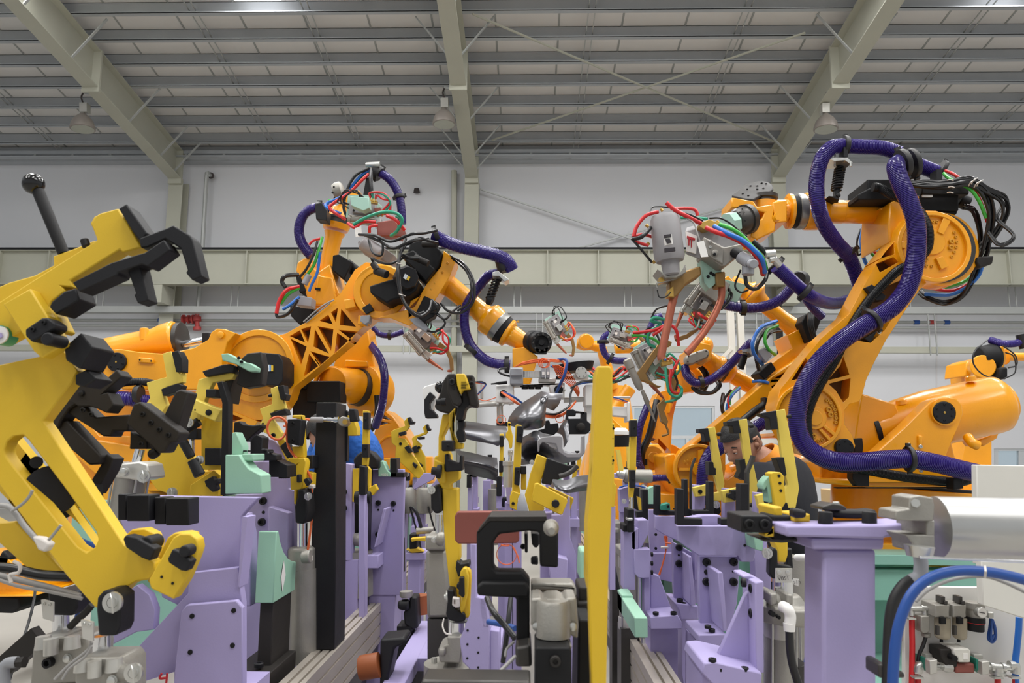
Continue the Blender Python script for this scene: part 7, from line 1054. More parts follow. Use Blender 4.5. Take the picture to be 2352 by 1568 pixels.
ft = part('foot_block', t, 'lilac', pl(Y-.1, .16, [(436,985),(680,970),(715,1030),(715,1092),(440,1095)]), bev=.003); bolts(ft, Y-.09, 26, [(485,965),(642,962)], 'black', 'bolt', UP); part('leg', t, 'lilac', pl(Y-.02, .2, [(440,1095),(680,1095),(680,2100),(440,2100)]))
t = thing('gauge_block', 'green U shaped block standing on the right rail', 'gauge block', 'green plastic blocks'); x0, x1 = P(296,1000,2.3).x, P(412,1000,2.3).x; z0, z1, z2 = P(0,1166,2.3).z, P(0,988,2.3).z, P(0,752,2.68).z; part('block', t, 'green_block', wb((x0, 2.3, z0), (x1, 2.72, z1)), wb((x0, 2.6, z0), (x1, 2.72, z2)), bev=.003); part('stem', t, 'zinc', cy((375,1168,2.33),(375,1215,2.33), 18, n=10))
t = thing('gauge_block', 'green block under the foreground black bracket, beside the wide lilac plate', 'gauge block', 'green plastic blocks'); part('block', t, 'green_block', pl(2.45, .1, [(1350,240),(1435,245),(1432,408),(1365,392),(1350,300)]), bev=.003)
# foremost right cylinder with clevis
t = thing('swing_clamp', 'grey cylinder with black clevis, yellow link and black hoses, right of the lilac gusset', 'clamp'); Y = 2.15
part('clamp_link', t, 'yellow', pl(Y, .05, [(1530,320),(1650,320),(1650,440),(1632,505),(1565,500),(1560,400)]), bev=.003); part('rod_clevis', t, 'black', pl(Y-.05, .03, [(1490,400),(1530,370),(1562,400),(1565,520),(1690,540),(1688,600),(1640,640),(1520,650),(1485,600)]), pl(Y+.06, .03, [(1640,390),(1690,380),(1700,560),(1640,560)]), bev=.004); washer(t, 1472, 425, Y-.06, 44); part('piston_rod', t, 'chrome', lt(P(1605,640,Y), P(1605,790,Y), [(0, .026*1.05), (1, .028)], 20))
np_ = part('name_plate', t, 'alu', bx(Y-.09, .004, 1543, 556, 1686, 682)); bolts(np_, Y-.09, 20, [(1573,592),(1650,592)], 'zinc', 'stud'); text('plate_text', np_, 'ink', 'V051', 1612, 646, Y-.096, 34, -4)
part('cylinder_cap', t, 'cast_alu', lt(P(1580,1015,Y), P(1590,770,Y), [(0, .085), (.2, .09), (.6, .088), (.65, .07), (1, .05)], 10), pl(Y-.1, .1, [(1500,780),(1560,775),(1560,880),(1500,890)]), pl(Y-.1, .1, [(1640,780),(1700,790),(1700,890),(1640,880)]), bev=.005); part('port', t, 'matt_black', dc(1520, 962, Y-.1, 22, .02, 18), dc(1575, 992, Y-.1, 14, .02, 14)); bolts(t, Y-.08, 26, [(1425,860)], 'zinc', 'nut')
pneu(t, (1585, 1000, Y), (1585, 2100, Y), 125)
part('elbow_fitting', t, 'white', tb([(1600,890,Y-.1),(1650,920,Y-.12),(1672,980,Y-.12),(1662,1080,Y-.12)], 46, 14)); part('fitting_nut', t, 'white', lt((1662,1040,Y-.12),(1664,1108,Y-.12), [(0, 50), (1, 46)], 16)); part('hose', t, 'hose_black', tb([(1664,1100,Y-.12),(1670,1250,Y-.12),(1690,1400,Y-.12),(1750,1600,Y-.12)], 34, 12))
part('side_cylinder', t, 'cast_alu', lt(P(1720,1700,Y+.25), P(1720,450,Y+.25), [(0, .045), (1, .045)], 20)); part('elbow_fitting', t, 'white', tb([(1730,460,Y+.15),(1800,460,Y+.1),(1855,480,Y+.08),(1858,560,Y+.08)], 28, 12)); part('hose', t, 'hose_black', tb([(1858,560,Y+.08),(1875,700,Y+.08),(1872,900,Y+.08),(1850,1200,Y+.08),(1800,1600,Y+.08)], 20, 12)); part('hose', t, 'blue_hose', tb([(1835,1140,Y+.12),(1820,1300,Y+.12),(1800,1420,Y+.12)], 16, 10)); part('cable_tie', t, 'tie', tb([(1800,1262,Y+.05),(1840,1270,Y+.04),(1880,1278,Y+.05)], 6, 6))
part('paper_tag', t, 'white', pl(Y+.13, .002, [(1680,645),(1750,650),(1745,715),(1680,690)])); text('tag_text', t, 'ink', 'Vo1h', 1714, 680, Y+.125, 36, 0)
part('tie_rod', t, 'zinc', cy((1765,1000,Y+.1),(1765,1400,Y+.1), 10, n=8)); part('port_block', t, 'steel_dark', pl(Y, .1, [(1735,1430),(1828,1405),(1825,1600),(1735,1600)]), bev=.003)
t = thing('pneumatic_cylinder', 'grey cylinder half hidden behind the narrow lilac post', 'cylinder'); pneu(t, (250, 440, 2.95), (250, 1100, 2.95), 86); part('piston_rod', t, 'chrome', lt(P(240,330,2.95), P(240,445,2.95), [(0, .02), (1, .02)], 14)); part('cylinder_cap', t, 'cast_alu', pl(2.85, .15, [(165,385),(290,375),(300,460),(170,465)]), bev=.005); part('stand', t, 'steel_dark', bx(2.9, .12, 180, 1090, 330, 2200)); part('hose', t, 'hose_black', tb([(95,300,2.6),(100,450,2.6),(130,620,2.6),(155,740,2.6)], 16, 10))
t = thing('pneumatic_cylinder', 'slim grey cylinder between the yellow post and the narrow lilac post', 'cylinder'); part('cylinder_barrel', t, 'cast_alu', cy((140,260,3.3),(140,700,3.3), 46)); part('cylinder_cap', t, 'cast_alu', pl(3.22, .15, [(80,160),(190,150),(200,300),(90,300)]), lt(P(100,240,3.2), P(100,200,3.2), [(0, .03), (1, .03)], 12), bev=.005); part('plate', t, 'alu', bx(3.2, .01, 85, 48, 130, 105)); bolts(t, 3.2, 7, [(98,65),(118,68)], 'zinc'); part('stand', t, 'steel_dark', bx(3.25, .1, 100, 690, 180, 2400))
t = thing('gauge_block', 'thin green strip block at the right edge of the tall yellow post', 'gauge block', 'green plastic blocks'); part('block', t, 'green_block', bx(2.6, .03, 76, 295, 99, 505), bev=.002)
# foreground black bracket with two bolts
t = thing('corner_bracket', 'black foreground block with two cap screws, beside the large lilac T post', 'bracket', 'black brackets of the right fixture'); Y = 1.36
b = part('block', t, 'black', pl(Y, .1, [(1240,90),(1475,88),(1520,130),(1520,245),(1240,242)]), bev=.003); bolts(b, Y, 44, [(1305,167),(1440,167)], 'matt_black'); part('block', t, 'matt_black', pl(Y+.02, .08, [(1515,90),(1710,90),(1720,300),(1600,328),(1520,300)]), bev=.004); part('plate', t, 'yellow', pl(Y-.0, .08, [(1710,80),(1850,75),(1850,150),(1710,150)]), pl(Y+.0, .04, [(1510,190),(1530,190),(1530,280),(1450,280),(1450,250),(1510,240)]), pl(Y+.03, .1, [(1530,20),(1600,10),(1610,120),(1540,120)]), bev=.003); part('base', t, 'steel_dark', pl(Y+.02, .1, [(1420,300),(1760,292),(1760,320),(1600,332),(1440,320)]), bev=.003)
# lilac T post
view(); Y = 1.3
t = thing('welding_fixture', 'large lilac T shaped post in the right foreground', 'fixture frame', 'lilac fixture frames')
tp_ = part('top_plate', t, 'lilac', pl(Y, .09, [(1806,1207),(2028,1205),(2133,1198),(2133,1226),(2036,1234),(2028,1238),(1806,1232)]), pl(Y+.01, .1, [(1864,1236),(2032,1234),(2030,1262),(1866,1262)]), bev=.004)
part('column', t, 'lilac', pl(Y+.02, .09, [(1890,1262),(2013,1262),(2016,2000),(1890,2000)]), bev=.006)
view(1860, 1130, 3.579)
[part('bolt', t, 'black', lt(P(x, 262, Y+.03), P(x, 158, Y+.03), [(0, R(58, Y)), (.9, R(56, Y)), (1, R(50, Y))], 24), bev=.001) for x in (128, 490)]; part('clamp_bar', t, 'black', pl(Y+.06, .04, [(170,130),(240,145),(440,150),(555,140),(560,215),(400,220),(200,215)]), pl(Y+.03, .03, [(-130,130),(-20,150),(-20,215),(-130,215)]), bev=.006); part('plate', t, 'steel_dark', pl(Y+.04, .06, [(100,120),(190,90),(260,100),(310,130),(300,150),(110,150)]), bev=.004); bolts(t, Y+.06, 26, [(215,105)], 'zinc', 'nut', UP)
t = thing('pneumatic_cylinder', 'large silver cylinder lying level at the right edge of the foreground', 'cylinder'); Y = 1.28
part('cylinder_barrel', t, 'alu_cyl', lt((1030,285,Y),(2200,310,Y), [(0, 228), (.004, 238), (1, 240)], 48)); part('cylinder_cap', t, 'cast_alu', pl(Y-.07, .06, [(820,40),(900,25),(1015,45),(1030,120),(1020,240),(700,230),(710,150),(820,140)]), pl(Y-.06, .07, [(790,350),(1030,350),(1030,520),(960,520),(850,490),(845,420)]), bx(Y-.06, .1, 960, 230, 1030, 360), bev=.0025); part('tie_rod', t, 'chrome', cy((900,535,Y-.12),(2200,590,Y-.12), 11, n=10)); part('nut', t, 'zinc', lt((870,90,Y-.07),(870,90,Y-.09), [(0, 36), (1, 34)], 6), lt(P(900,530,Y-.08), P(900,440,Y-.08), [(0, .018), (1, .022)], 16))
part('elbow_fitting', t, 'grey_plastic', tb([(905,510,Y-.05),(915,600,Y-.05),(900,690,Y-.05),(835,730,Y-.05)], 52, 16)); part('hose', t, 'rubber', tb([(835,725,Y-.05),(770,770,Y-.05),(700,880,Y-.05),(665,1040,Y-.05),(650,1300,Y-.05),(640,1700,Y-.05)], 46, 16)); part('hose', t, 'blue_hose', tb([(680,1700,Y-.12),(690,1400,Y-.12),(730,1100,Y-.12),(830,850,Y-.12),(980,710,Y-.12),(1180,650,Y-.12),(1420,650,Y-.12),(1650,690,Y-.12),(1900,760,Y-.12)], 40, 16)); part('cable', t, 'grey_cable', tb([(870,900,Y-.08),(980,800,Y-.08),(1180,715,Y-.08),(1420,690,Y-.08),(1600,740,Y-.08),(1850,860,Y-.08)], 14, 10)); part('cable_tie', t, 'tie', tb([(1440,610,Y-.15),(1445,650,Y-.17),(1440,700,Y-.15)], 9, 6)); part('hose_clip', t, 'steel_dark', pl(Y-.05, .05, [(570,1410),(630,1410),(640,1450),(780,1480),(790,1530),(570,1530)]), bev=.006)
view(); a = P(2420, 1300, Y)
part('stand', t, 'lilac', wb((a.x+.08, Y-.03, 0), (a.x+.14, Y+.05, a.z-.005)))
# white boxes
t = thing('cover_sheet', 'upper cream white panel at the right edge, before the largest robot base', 'panel', 'cream panels at the right edge'); part('panel', t, 'offwhite', pl(3.2, .04, [(2243,1067),(2600,1072),(2600,1300),(2246,1296)]), bev=.004); part('post', t, 'offwhite', bx(3.25, .06, 2420, 1290, 2460, 2100))
t = thing('cover_sheet', 'lower cream white panel with sloping bottom edge at the right edge', 'panel', 'cream panels at the right edge'); part('panel', t, 'offwhite', pl(3.0, .04, [(2254,1288),(2600,1294),(2600,1490),(2352,1420),(2258,1390)]), bev=.004); part('post', t, 'offwhite', bx(3.03, .06, 2440, 1400, 2480, 2100))
# pneumatic service board
view(1860, 1130, 3.579); Y = 3.6
t = thing('service_board', 'white upright board carrying air filters, valves and red hoses at lower right', 'board'); part('board', t, 'white', pl(Y, .03, [(780,776),(2100,790),(2100,2200),(780,2200)]), bev=.002); part('post', t, 'grey_paint', wb((P(800,0,Y).x, Y+.03, 0), (P(840,0,Y).x, Y+.07, P(0,790,Y).z)), wb((P(1700,0,Y).x, Y+.03, 0), (P(1740,0,Y).x, Y+.07, P(0,790,Y).z)))
part('cardboard', t, 'card', bx(Y+.02, .06, 700, 920, 770, 1220))
for i, x in enumerate((1090, 1232)):
    t = thing('air_filter', ['grey air filter with bowl, left one on the white board', 'grey air filter with bowl, right one on the white board'][i], 'air filter', 'air filters on the board'); w = 62 if i == 0 else 56; Yf = Y-.08
    part('head', t, 'cast_alu', pl(Yf-.05, .12, [(x-w,925),(x+w,925),(x+w-4,990),(x+w,1030),(x-w,1030),(x-w+4,990)]), bev=.005); part('bowl', t, 'bowl', lt(P(x,1205,Yf), P(x,1030,Yf), [(0, .02), (.05, R(w*.8, Yf)), (.15, R(w*.92, Yf)), (1, R(w*.92, Yf))], 26)); part('gauge_window', t, 'matt_black', bx(Yf-.065, .02, x-10, 1032, x+30, 1085)); part('gauge_window', t, 'steel_dark', bx(Yf-.065, .02, x-42, 1100, x-22, 1175)); part('drain', t, 'matt_black', cy((x-8,1205,Yf),(x-8,1232,Yf), 12, n=10)); part('lock_tab', t, 'steel_dark', bx(Yf-.04, .05, x-8, 858, x+24, 915), bx(Yf-.05, .04, x+20, 895, x+45, 925), bev=.002)
t = thing('air_regulator', 'air regulator with round gauge and black knob on the white board', 'air regulator'); Yf = Y-.08; part('head', t, 'cast_alu', lt(P(1355,1030,Yf), P(1350,895,Yf), [(0, .035), (.5, .035), (.55, .042), (.95, .042), (1, .03)], 24), bev=.003); part('knob', t, 'matt_black', lt(P(1355,1138,Yf), P(1355,1025,Yf), [(0, .034), (.05, .038), (.6, .038), (.62, .042), (1, .042)], 24)); part('knob_ring', t, 'red', lt(P(1355,1074,Yf), P(1355,1066,Yf), [(0, .0395), (1, .0395)], 24)); g = part('gauge', t, 'zinc', dc(1420, 992, Yf-.06, 40, .03, 28), bev=.002); part('gauge_face', g, 'white', dc(1420, 992, Yf-.062, 34, .004, 28)); part('gauge_needle', g, 'ink', pl(Yf-.066, .002, [(1395,985),(1440,992),(1438,998),(1395,990)]))
t = thing('pipe_manifold', 'chrome tee fittings feeding the air filters from a red hose, upper row on the board', 'pipe fitting'); part('pipe', t, 'zinc', cy((830,960,Y-.06),(1030,955,Y-.06), 20), cy((1460,990,Y-.06),(1500,1000,Y-.06), 16)); part('tee', t, 'zinc', lt((915,955,Y-.06),(985,955,Y-.06), [(0, 26), (.2, 26), (.22, 20), (.78, 20), (.8, 26), (1, 26)], 14), lt((945,1010,Y-.06),(945,950,Y-.06), [(0, 24), (.3, 24), (.32, 18), (1, 18)], 14), lt((835,1015,Y-.06),(835,950,Y-.06), [(0, 24), (.5, 24), (.52, 18), (1, 18)], 14)); part('slide_valve', t, 'cast_alu', pl(Y-.1, .07, [(915,1020),(985,1020),(988,1130),(970,1160),(930,1160),(912,1130)]), lt(P(955,1190,Y-.06), P(955,1155,Y-.06), [(0, .018), (1, .022)], 12), bev=.004); part('hose', t, 'hose_black', tb([(955,1185,Y-.06),(930,1260,Y-.06),(900,1330,Y-.06),(885,1420,Y-.06)], 14, 10)); part('clip', t, 'zinc', bx(Y-.1, .04, 815, 1036, 875, 1050))
part('hose', t, 'red', tb([(838,1020,Y-.06),(840,1150,Y-.06),(842,1300,Y-.06),(835,1700,Y-.06)], 21, 12)); part('coil', t, 'blue_hose', tb([(1490,1040,Y-.06),(1480,1120,Y-.06),(1470,1200,Y-.07),(1500,1230,Y-.07),(1525,1190,Y-.07),(1520,1110,Y-.07),(1500,1050,Y-.07)], 12, 8), tb([(1500,1040,Y-.08),(1490,1130,Y-.08),(1490,1210,Y-.08),(1515,1170,Y-.08)], 10, 8)); part('coil_nut', t, 'zinc', bx(Y-.09, .05, 1470, 990, 1515, 1035), bev=.003)
tag(part('air_hose', None, 'blue', tb([(1720,1030,Y-.07),(1715,1150,Y-.07),(1700,1300,Y-.07),(1690,1430,Y-.07),(1700,1700,Y-.07)], 24, 12)), 'thick blue air hose hanging down the right side of the white board', 'hose')
t = thing('flow_valve', 'beige valve head with red lamp between two green flanges, lower row on the board', 'valve'); part('pipe', t, 'zinc', cy((900,1435,Y-.07),(1700,1440,Y-.07), 24), tb([(930,1420,Y-.07),(895,1430,Y-.07),(885,1480,Y-.07)], 34, 14), tb([(1640,1420,Y-.07),(1690,1425,Y-.07),(1690,1490,Y-.07)], 34, 14), lt((1480,1435,Y-.07),(1600,1440,Y-.07), [(0, 36), (.2, 36), (.22, 28), (.78, 28), (.8, 36), (1, 36)], 16), lt(P(1545,1500,Y-.07), P(1545,1440,Y-.07), [(0, .033), (.4, .033), (.42, .026), (1, .026)], 14)); part('flange', t, 'green_pad', pl(Y-.12, .1, [(960,1370),(1010,1390),(1000,1490),(985,1490),(960,1450)]), pl(Y-.12, .1, [(1370,1370),(1430,1395),(1425,1500),(1410,1500),(1370,1450)]), bev=.003); part('flange_plate', t, 'alu', pl(Y-.15, .04, [(985,1385),(1050,1375),(1048,1490),(990,1500)]), pl(Y-.15, .04, [(1415,1395),(1480,1390),(1475,1495),(1420,1505)]), bx(Y-.04, .03, 950, 1330, 1010, 1375), bx(Y-.04, .03, 1350, 1335, 1425, 1380), bev=.003)
part('valve_head', t, 'offwhite', pl(Y-.14, .12, [(1185,1285),(1310,1285),(1325,1310),(1322,1400),(1225,1400),(1215,1360),(1185,1340)]), bev=.006); part('valve_body', t, 'brown_black', pl(Y-.12, .1, [(1072,1288),(1185,1290),(1215,1350),(1215,1440),(1120,1430),(1075,1360)]), bev=.006); part('valve_bowl', t, 'redcu', bx(Y-.12, .1, 1200, 1410, 1360, 1490), bev=.008); part('union', t, 'zinc', lt((1090,1430,Y-.1),(1160,1435,Y-.1), [(0, 34), (.4, 44), (1, 44)], 8)); part('lamp', t, 'led', sp(1243, 1280, Y-.1, 9, 10)); part('code_label', t, 'white', bx(Y-.143, .004, 1262, 1325, 1302, 1375)); part('valve_knob', t, 'matt_black', dc(1195, 1368, Y-.16, 22, .05, 16))
for x in (890, 1545, 1690): part('hose', t, 'red', tb([(x,1500,Y-.07),(x,1700,Y-.07)], 22, 12)); part('clip', t, 'zinc', bx(Y-.11, .04, x-26, 1522, x+50, 1536))
# ---------- people ----------
def skin(name, par, m, J, E, sub=2):
    """J: {key: (Vector, rx, ry)}; E: list of (a, b); first joint is the root"""
    ks = list(J); me = bpy.data.meshes.new(name); me.from_pydata([J[k][0] for k in ks], [(ks.index(a), ks.index(b)) for a, b in E], [])
    o = bpy.data.objects.new(name, me); COL.objects.link(o); o.parent = par; me.materials.append(MATS[m])
    md = o.modifiers.new('skin', 'SKIN'); md.use_smooth_shade = True; sv = me.skin_vertices[0].data
    for i, k in enumerate(ks): sv[i].radius = (J[k][1], J[k][2] if len(J[k]) > 2 else J[k][1]); sv[i].use_root = (i == 0); sv[i].use_loose = False
    sb = o.modifiers.new('sub', 'SUBSURF'); sb.levels = sb.render_levels = sub
    return o
def head_mesh(c, fwd, up, s=1.0):
    fwd = fwd.normalized(); rt = fwd.cross(up).normalized(); up = rt.cross(fwd); V = []; Fc = []; n, m = 36, 26
    for i in range(m+1):
        th = math.pi*i/m
        for j in range(n):
            ph = 2*math.pi*j/n; x = math.sin(th)*math.sin(ph); y = math.sin(th)*math.cos(ph); z = math.cos(th)
            a, b, h = x*.074, y*.092, z*.112
            if z < 0: a *= 1-.28*z*z; b *= 1-.12*z*z
            if y > .5:
                b += .026*math.exp(-((x/.13)**2+((z+.18)/.16)**2))          # nose
                b -= .010*math.exp(-(((abs(x)-.36)/.16)**2+((z-.03)/.12)**2)) # eye sockets
                b += .007*math.exp(-((x/.3)**2+((z+.52)/.07)**2))           # lips
                b += .010*math.exp(-((x/.28)**2+((z+.84)/.14)**2))          # chin
                b += .005*math.exp(-((x/.5)**2+((z-.2)/.07)**2))            # brow
            V.append(c+(rt*a+fwd*b+up*h)*s)
    for i in range(m):
        for j in range(n): a = i*n+j; b = i*n+(j+1) % n; Fc.append([a, a+n, b+n, b])
    return (V, Fc), rt, up, fwd
def person(label, J, cloth, trousers, head_c, fwd, up, collar=None, hair=True):
    t = thing('person', label, 'person')
    hm, rt, up, fwd = head_mesh(head_c, fwd, up)
    # continuous body under the clothes, with hands
    B = dict(J); B['head'] = (head_c-up*.02, .06)
    E = [('pelvis','belly'),('belly','chest'),('chest','neck'),('neck','head')]
    for s in 'lr':
        E += [('chest','sh'+s),('sh'+s,'el'+s),('el'+s,'wr'+s),('wr'+s,'pm'+s),('pelvis','hp'+s),('hp'+s,'kn'+s),('kn'+s,'an'+s),('an'+s,'to'+s)]
        w = B['wr'+s][0]; d = (w-B['el'+s][0]).normalized(); sd = d.cross(Vc((0, 1, 0))).normalized(); fw = sd.cross(d)
        B['pm'+s] = (w+d*.07, .03, .016)
        for k, (off, ln) in enumerate(((-.03, .06), (-.011, .072), (.009, .068), (.028, .052))):
            r = B['pm'+s][0]+sd*off; B[f'f{s}{k}a'] = (r+d*.03, .009); B[f'f{s}{k}b'] = (r+d*(.03+ln*.55)+fw*.01, .008); B[f'f{s}{k}c'] = (r+d*(.03+ln*.85)+fw*.03, .007)
            E += [('pm'+s, f'f{s}{k}a'), (f'f{s}{k}a', f'f{s}{k}b'), (f'f{s}{k}b', f'f{s}{k}c')]
        B[f'th{s}a'] = (w+d*.03-sd*.045, .011); B[f'th{s}b'] = (w+d*.075-sd*.06+fw*.015, .009); E += [('pm'+s, f'th{s}a'), (f'th{s}a', f'th{s}b')]
    sc = {k: (v[0],)+tuple(r*(.86 if k[:2] in ('ne', 'he', 'wr') else .74) for r in v[1:]) if k in J else v for k, v in B.items()}
    skin('body', t, 'skin', sc, E)
    part('face', t, 'skin', hm)
    tp = {k: J[k] for k in ('chest', 'belly', 'pelvis', 'neck', 'shl', 'ell', 'wrl', 'shr', 'elr', 'wrr')}; tp['neck'] = (J['neck'][0].lerp(J['chest'][0], .3), .068, .064)
    skin('shirt', t, cloth, {k: (v[0],)+tuple(r*1.14 for r in v[1:]) for k, v in tp.items()}, [('chest','belly'),('belly','pelvis'),('chest','neck'),('chest','shl'),('shl','ell'),('ell','wrl'),('chest','shr'),('shr','elr'),('elr','wrr')])
    skin('trousers', t, trousers, {k: (J[k][0],)+tuple(r*1.16 for r in J[k][1:]) for k in ('pelvis', 'hpl', 'knl', 'anl', 'hpr', 'knr', 'anr')}, [('pelvis','hpl'),('hpl','knl'),('knl','anl'),('pelvis','hpr'),('hpr','knr'),('knr','anr')])
    for s in 'lr': a = J['an'+s][0]; b = J['to'+s][0]; skin('shoe', t, 'matt_black', {'a': (Vc((a.x, a.y, .045)), .045), 'b': (Vc((b.x, b.y, .04)), .045, .035)}, [('a', 'b')])
    # hair shell, ears, eyes, brows, mouth
    (V, Fc) = hm; keep = []; rd = random.Random(2)
    def loc(v): d = v-head_c; return d.dot(rt)/.074, d.dot(fwd)/.092, d.dot(up)/.112
    L = [loc(v) for v in V]
    def hairy(p): return p[2] > .36 or (p[1] < .3 and p[2] > .0) or (p[1] < -.2 and p[2] > -.6)
    Vh = [head_c+(v-head_c)*(1.0+(.15 if p[2] > .3 else .07)+rd.uniform(-.02, .03)) for v, p in zip(V, L)]
    ff = [f for f in Fc if all(hairy(L[i]) for i in f)]; o = len(Vh); Vi = [head_c+(v-head_c)*.97 for v in V]
    part('hair', t, 'hair', (Vh+Vi, ff+[[i+o for i in f][::-1] for f in ff]))
    for s in (-1, 1):
        e = head_c+rt*(s*.074)+up*(-.005)-fwd*.005
        part('ear', t, 'skin', sweep([e+up*.028+fwd*.0, e+up*.03-fwd*.016+rt*s*.012, e-fwd*.02+rt*s*.014, e-up*.022-fwd*.008+rt*s*.008, e-up*.03+fwd*.002], [.006, .009, .01, .008, .005], 8), sp(e-fwd*.006+rt*s*.004, 0, 0, .014, 10))
        ey = head_c+rt*(s*.028)+up*.006+fwd*.078; part('eye', t, 'white', sp(ey, 0, 0, .011, 12)); part('pupil', t, 'ink', sp(ey+fwd*.0085-up*.003, 0, 0, .0045, 8)); part('eyelid', t, 'skin', sp(ey+up*.0025, 0, 0, .0125, 12, 1, .93))
        part('eyebrow', t, 'hair', sweep([ey+up*.02-rt*s*.014+fwd*.004, ey+up*.024+fwd*.006, ey+up*.018+rt*s*.018-fwd*.004], [.003, .004, .002], 6))
    mo = head_c-up*.057+fwd*.084; part('mouth', t, 'redcu', sweep([mo-rt*.02-fwd*.006, mo, mo+rt*.02-fwd*.006], [.002, .004, .002], 6))
    if collar:
        nk = J['neck'][0]; ch = J['chest'][0]; ax = (nk-ch).normalized(); b = nk-ax*.015; f2 = fwd-ax*fwd.dot(ax); f2.normalize(); r2 = ax.cross(f2); V = []; n = 20
        for i in range(n+1):
            g = math.radians(25+310*i/n); dr = f2*math.cos(g)+r2*math.sin(g); d_ = abs(i/n-.5)*2
            for rr_, hh in ((.066, .035), (.07, .04), (.106, -.02-.075*d_), (.1, -.028-.075*d_)): V.append(b+dr*rr_+ax*hh)
        Fc = []
        for i in range(n):
            a = i*4
            for k in range(4): Fc.append([a+k, a+4+k, a+4+(k+1) % 4, a+(k+1) % 4])
        part('collar', t, collar, (V, Fc+[[0,1,2,3],[n*4+3,n*4+2,n*4+1,n*4]]))
    return t
view(1380, 930, 4.48); Y = 3.5
def X(x, y, Yq=Y): return P(x, y, Yq)
hc = X(1455, 405)
def fig(neck, chest, belly, pelvis, shl, shr, ell, elr, wrl, wrr, feet, fr=.12):
    fx, fy = feet
    return {'pelvis': (pelvis, .12, .1), 'belly': (belly, .13, .11), 'chest': (chest, .15, .12), 'neck': (neck, .055), 'shl': (shl, .075), 'shr': (shr, .075), 'ell': (ell, .05), 'elr': (elr, .05), 'wrl': (wrl, .034), 'wrr': (wrr, .034),
        'hpl': (pelvis+Vc((-.1, -.04, -.17)), .08), 'hpr': (pelvis+Vc((.1, .04, -.17)), .08), 'knl': (Vc((fx-.1, fy-.06, .48)), .065), 'knr': (Vc((fx+.1, fy+.06, .48)), .065), 'anl': (Vc((fx-.09, fy-.06, .09)), .045), 'anr': (Vc((fx+.11, fy+.06, .09)), .045), 'tol': (Vc((fx-.24, fy-.1, .05)), .04, .03), 'tor': (Vc((fx-.04, fy+.03, .05)), .04, .03)}
neck = X(1690, 535); chest = X(1885, 770, Y+.02)
J1 = fig(neck, chest, X(1960, 1150), Vc((1.22, Y+.02, .92)), X(1745, 760, Y-.17), X(1960, 680, Y+.16), X(1660, 1080, Y-.26), X(2040, 1150, Y+.2), X(1420, 1250, Y-.2), X(1800, 1400, Y+.1), (1.22, Y))
person('person with short black hair bending over the fixture, dark shirt with orange collar', J1, 'navy', 'matt_black', hc, Vc((-.78, -.42, -.5)), Vc((-.42, -.22, .85)), 'collar')
view(); Y = 3.85
hc2 = P(752, 1000, Y)
J2 = fig(P(762, 975, Y), P(788, 985, Y), P(828, 1030, Y), P(850, 1100, Y), P(770, 985, Y-.17), P(775, 962, Y+.17), P(735, 1065, Y-.22), P(720, 1060, Y+.2), P(690, 1110, Y-.15), P(690, 1100, Y+.1), (P(800, 0, Y).x, Y))
person('person in a bright blue work jacket bending down behind the black steel post', J2, 'coat_blue', 'matt_black', hc2, Vc((-.7, .3, -.7)), Vc((-.7, .1, .6)))
# ---------- fixtures further back on the left and centre ----------
view(540, 780, 3.92)
t = thing('welding_fixture', 'lilac bracket with four cap screws, behind the black post', 'fixture frame', 'lilac fixture frames'); Y = 3.5
part('front_plate', t, 'lilac', pl(Y, .04, [(1230,1165),(1518,1165),(1525,1240),(1515,1570),(1500,2300),(1160,2300),(1150,1750),(1160,1640),(1230,1560)]), bev=.003); bolts(t, Y, 24, [(1290,1468),(1425,1474),(1288,1750)], 'black'); bolts(t, Y, 9, [(1290,1530),(1428,1535)], 'matt_black', 'stud'); part('rib', t, 'lilac', pl(Y-.14, .15, [(1335,1520),(1360,1520),(1275,1860),(1250,1870)]), bev=.003); part('foot_block', t, 'lilac', bx(Y-.12, .2, 1150, 1940, 1290, 2060), bev=.004); part('leg', t, 'lilac', wb((P(1170,0,Y).x, Y+.006, 0), (P(1500,0,Y).x, Y+.2, P(0,2250,Y).z)))
t = thing('gauge_block', 'small lettered green block at the corner of the lilac bracket with four cap screws', 'gauge block', 'green plastic blocks'); part('block', t, 'green_block', pl(Y-.05, .08, [(1288,1085),(1330,1095),(1370,1180),(1395,1200),(1395,1232),(1288,1232)]), bev=.002); text('block_text', t, 'white', 'A026', 1345, 1216, Y-.052, 22); part('holder', t, 'black', bx(Y-.03, .1, 1395, 1065, 1455, 1235), bx(Y-.03, .1, 1395, 1195, 1520, 1238), bev=.003)
t = thing('gauge_block', 'green U block on a black holder, on the left rail beyond the black post', 'gauge block', 'green plastic blocks'); view(540, 1120, 3.5); Yg = 3.55
part('block', t, 'green_block', pl(Yg, .06, [(1207,234),(1262,232),(1280,258),(1282,440),(1202,438)]), pl(Yg+.08, .06, [(1262,222),(1330,235),(1345,240),(1345,400),(1282,436),(1280,300),(1320,300),(1325,270),(1262,240)]), bev=.002); part('holder', t, 'brown_black', pl(Yg+.02, .12, [(1212,440),(1285,440),(1332,420),(1335,700),(1245,780),(1212,760)]), pl(Yg, .1, [(1195,690),(1242,690),(1242,780),(1195,780)]), bev=.003)
t = thing('swing_clamp', 'upright striped yellow and black clamp standing right of the black post', 'clamp'); view(540, 780, 3.92); Y = 3.3
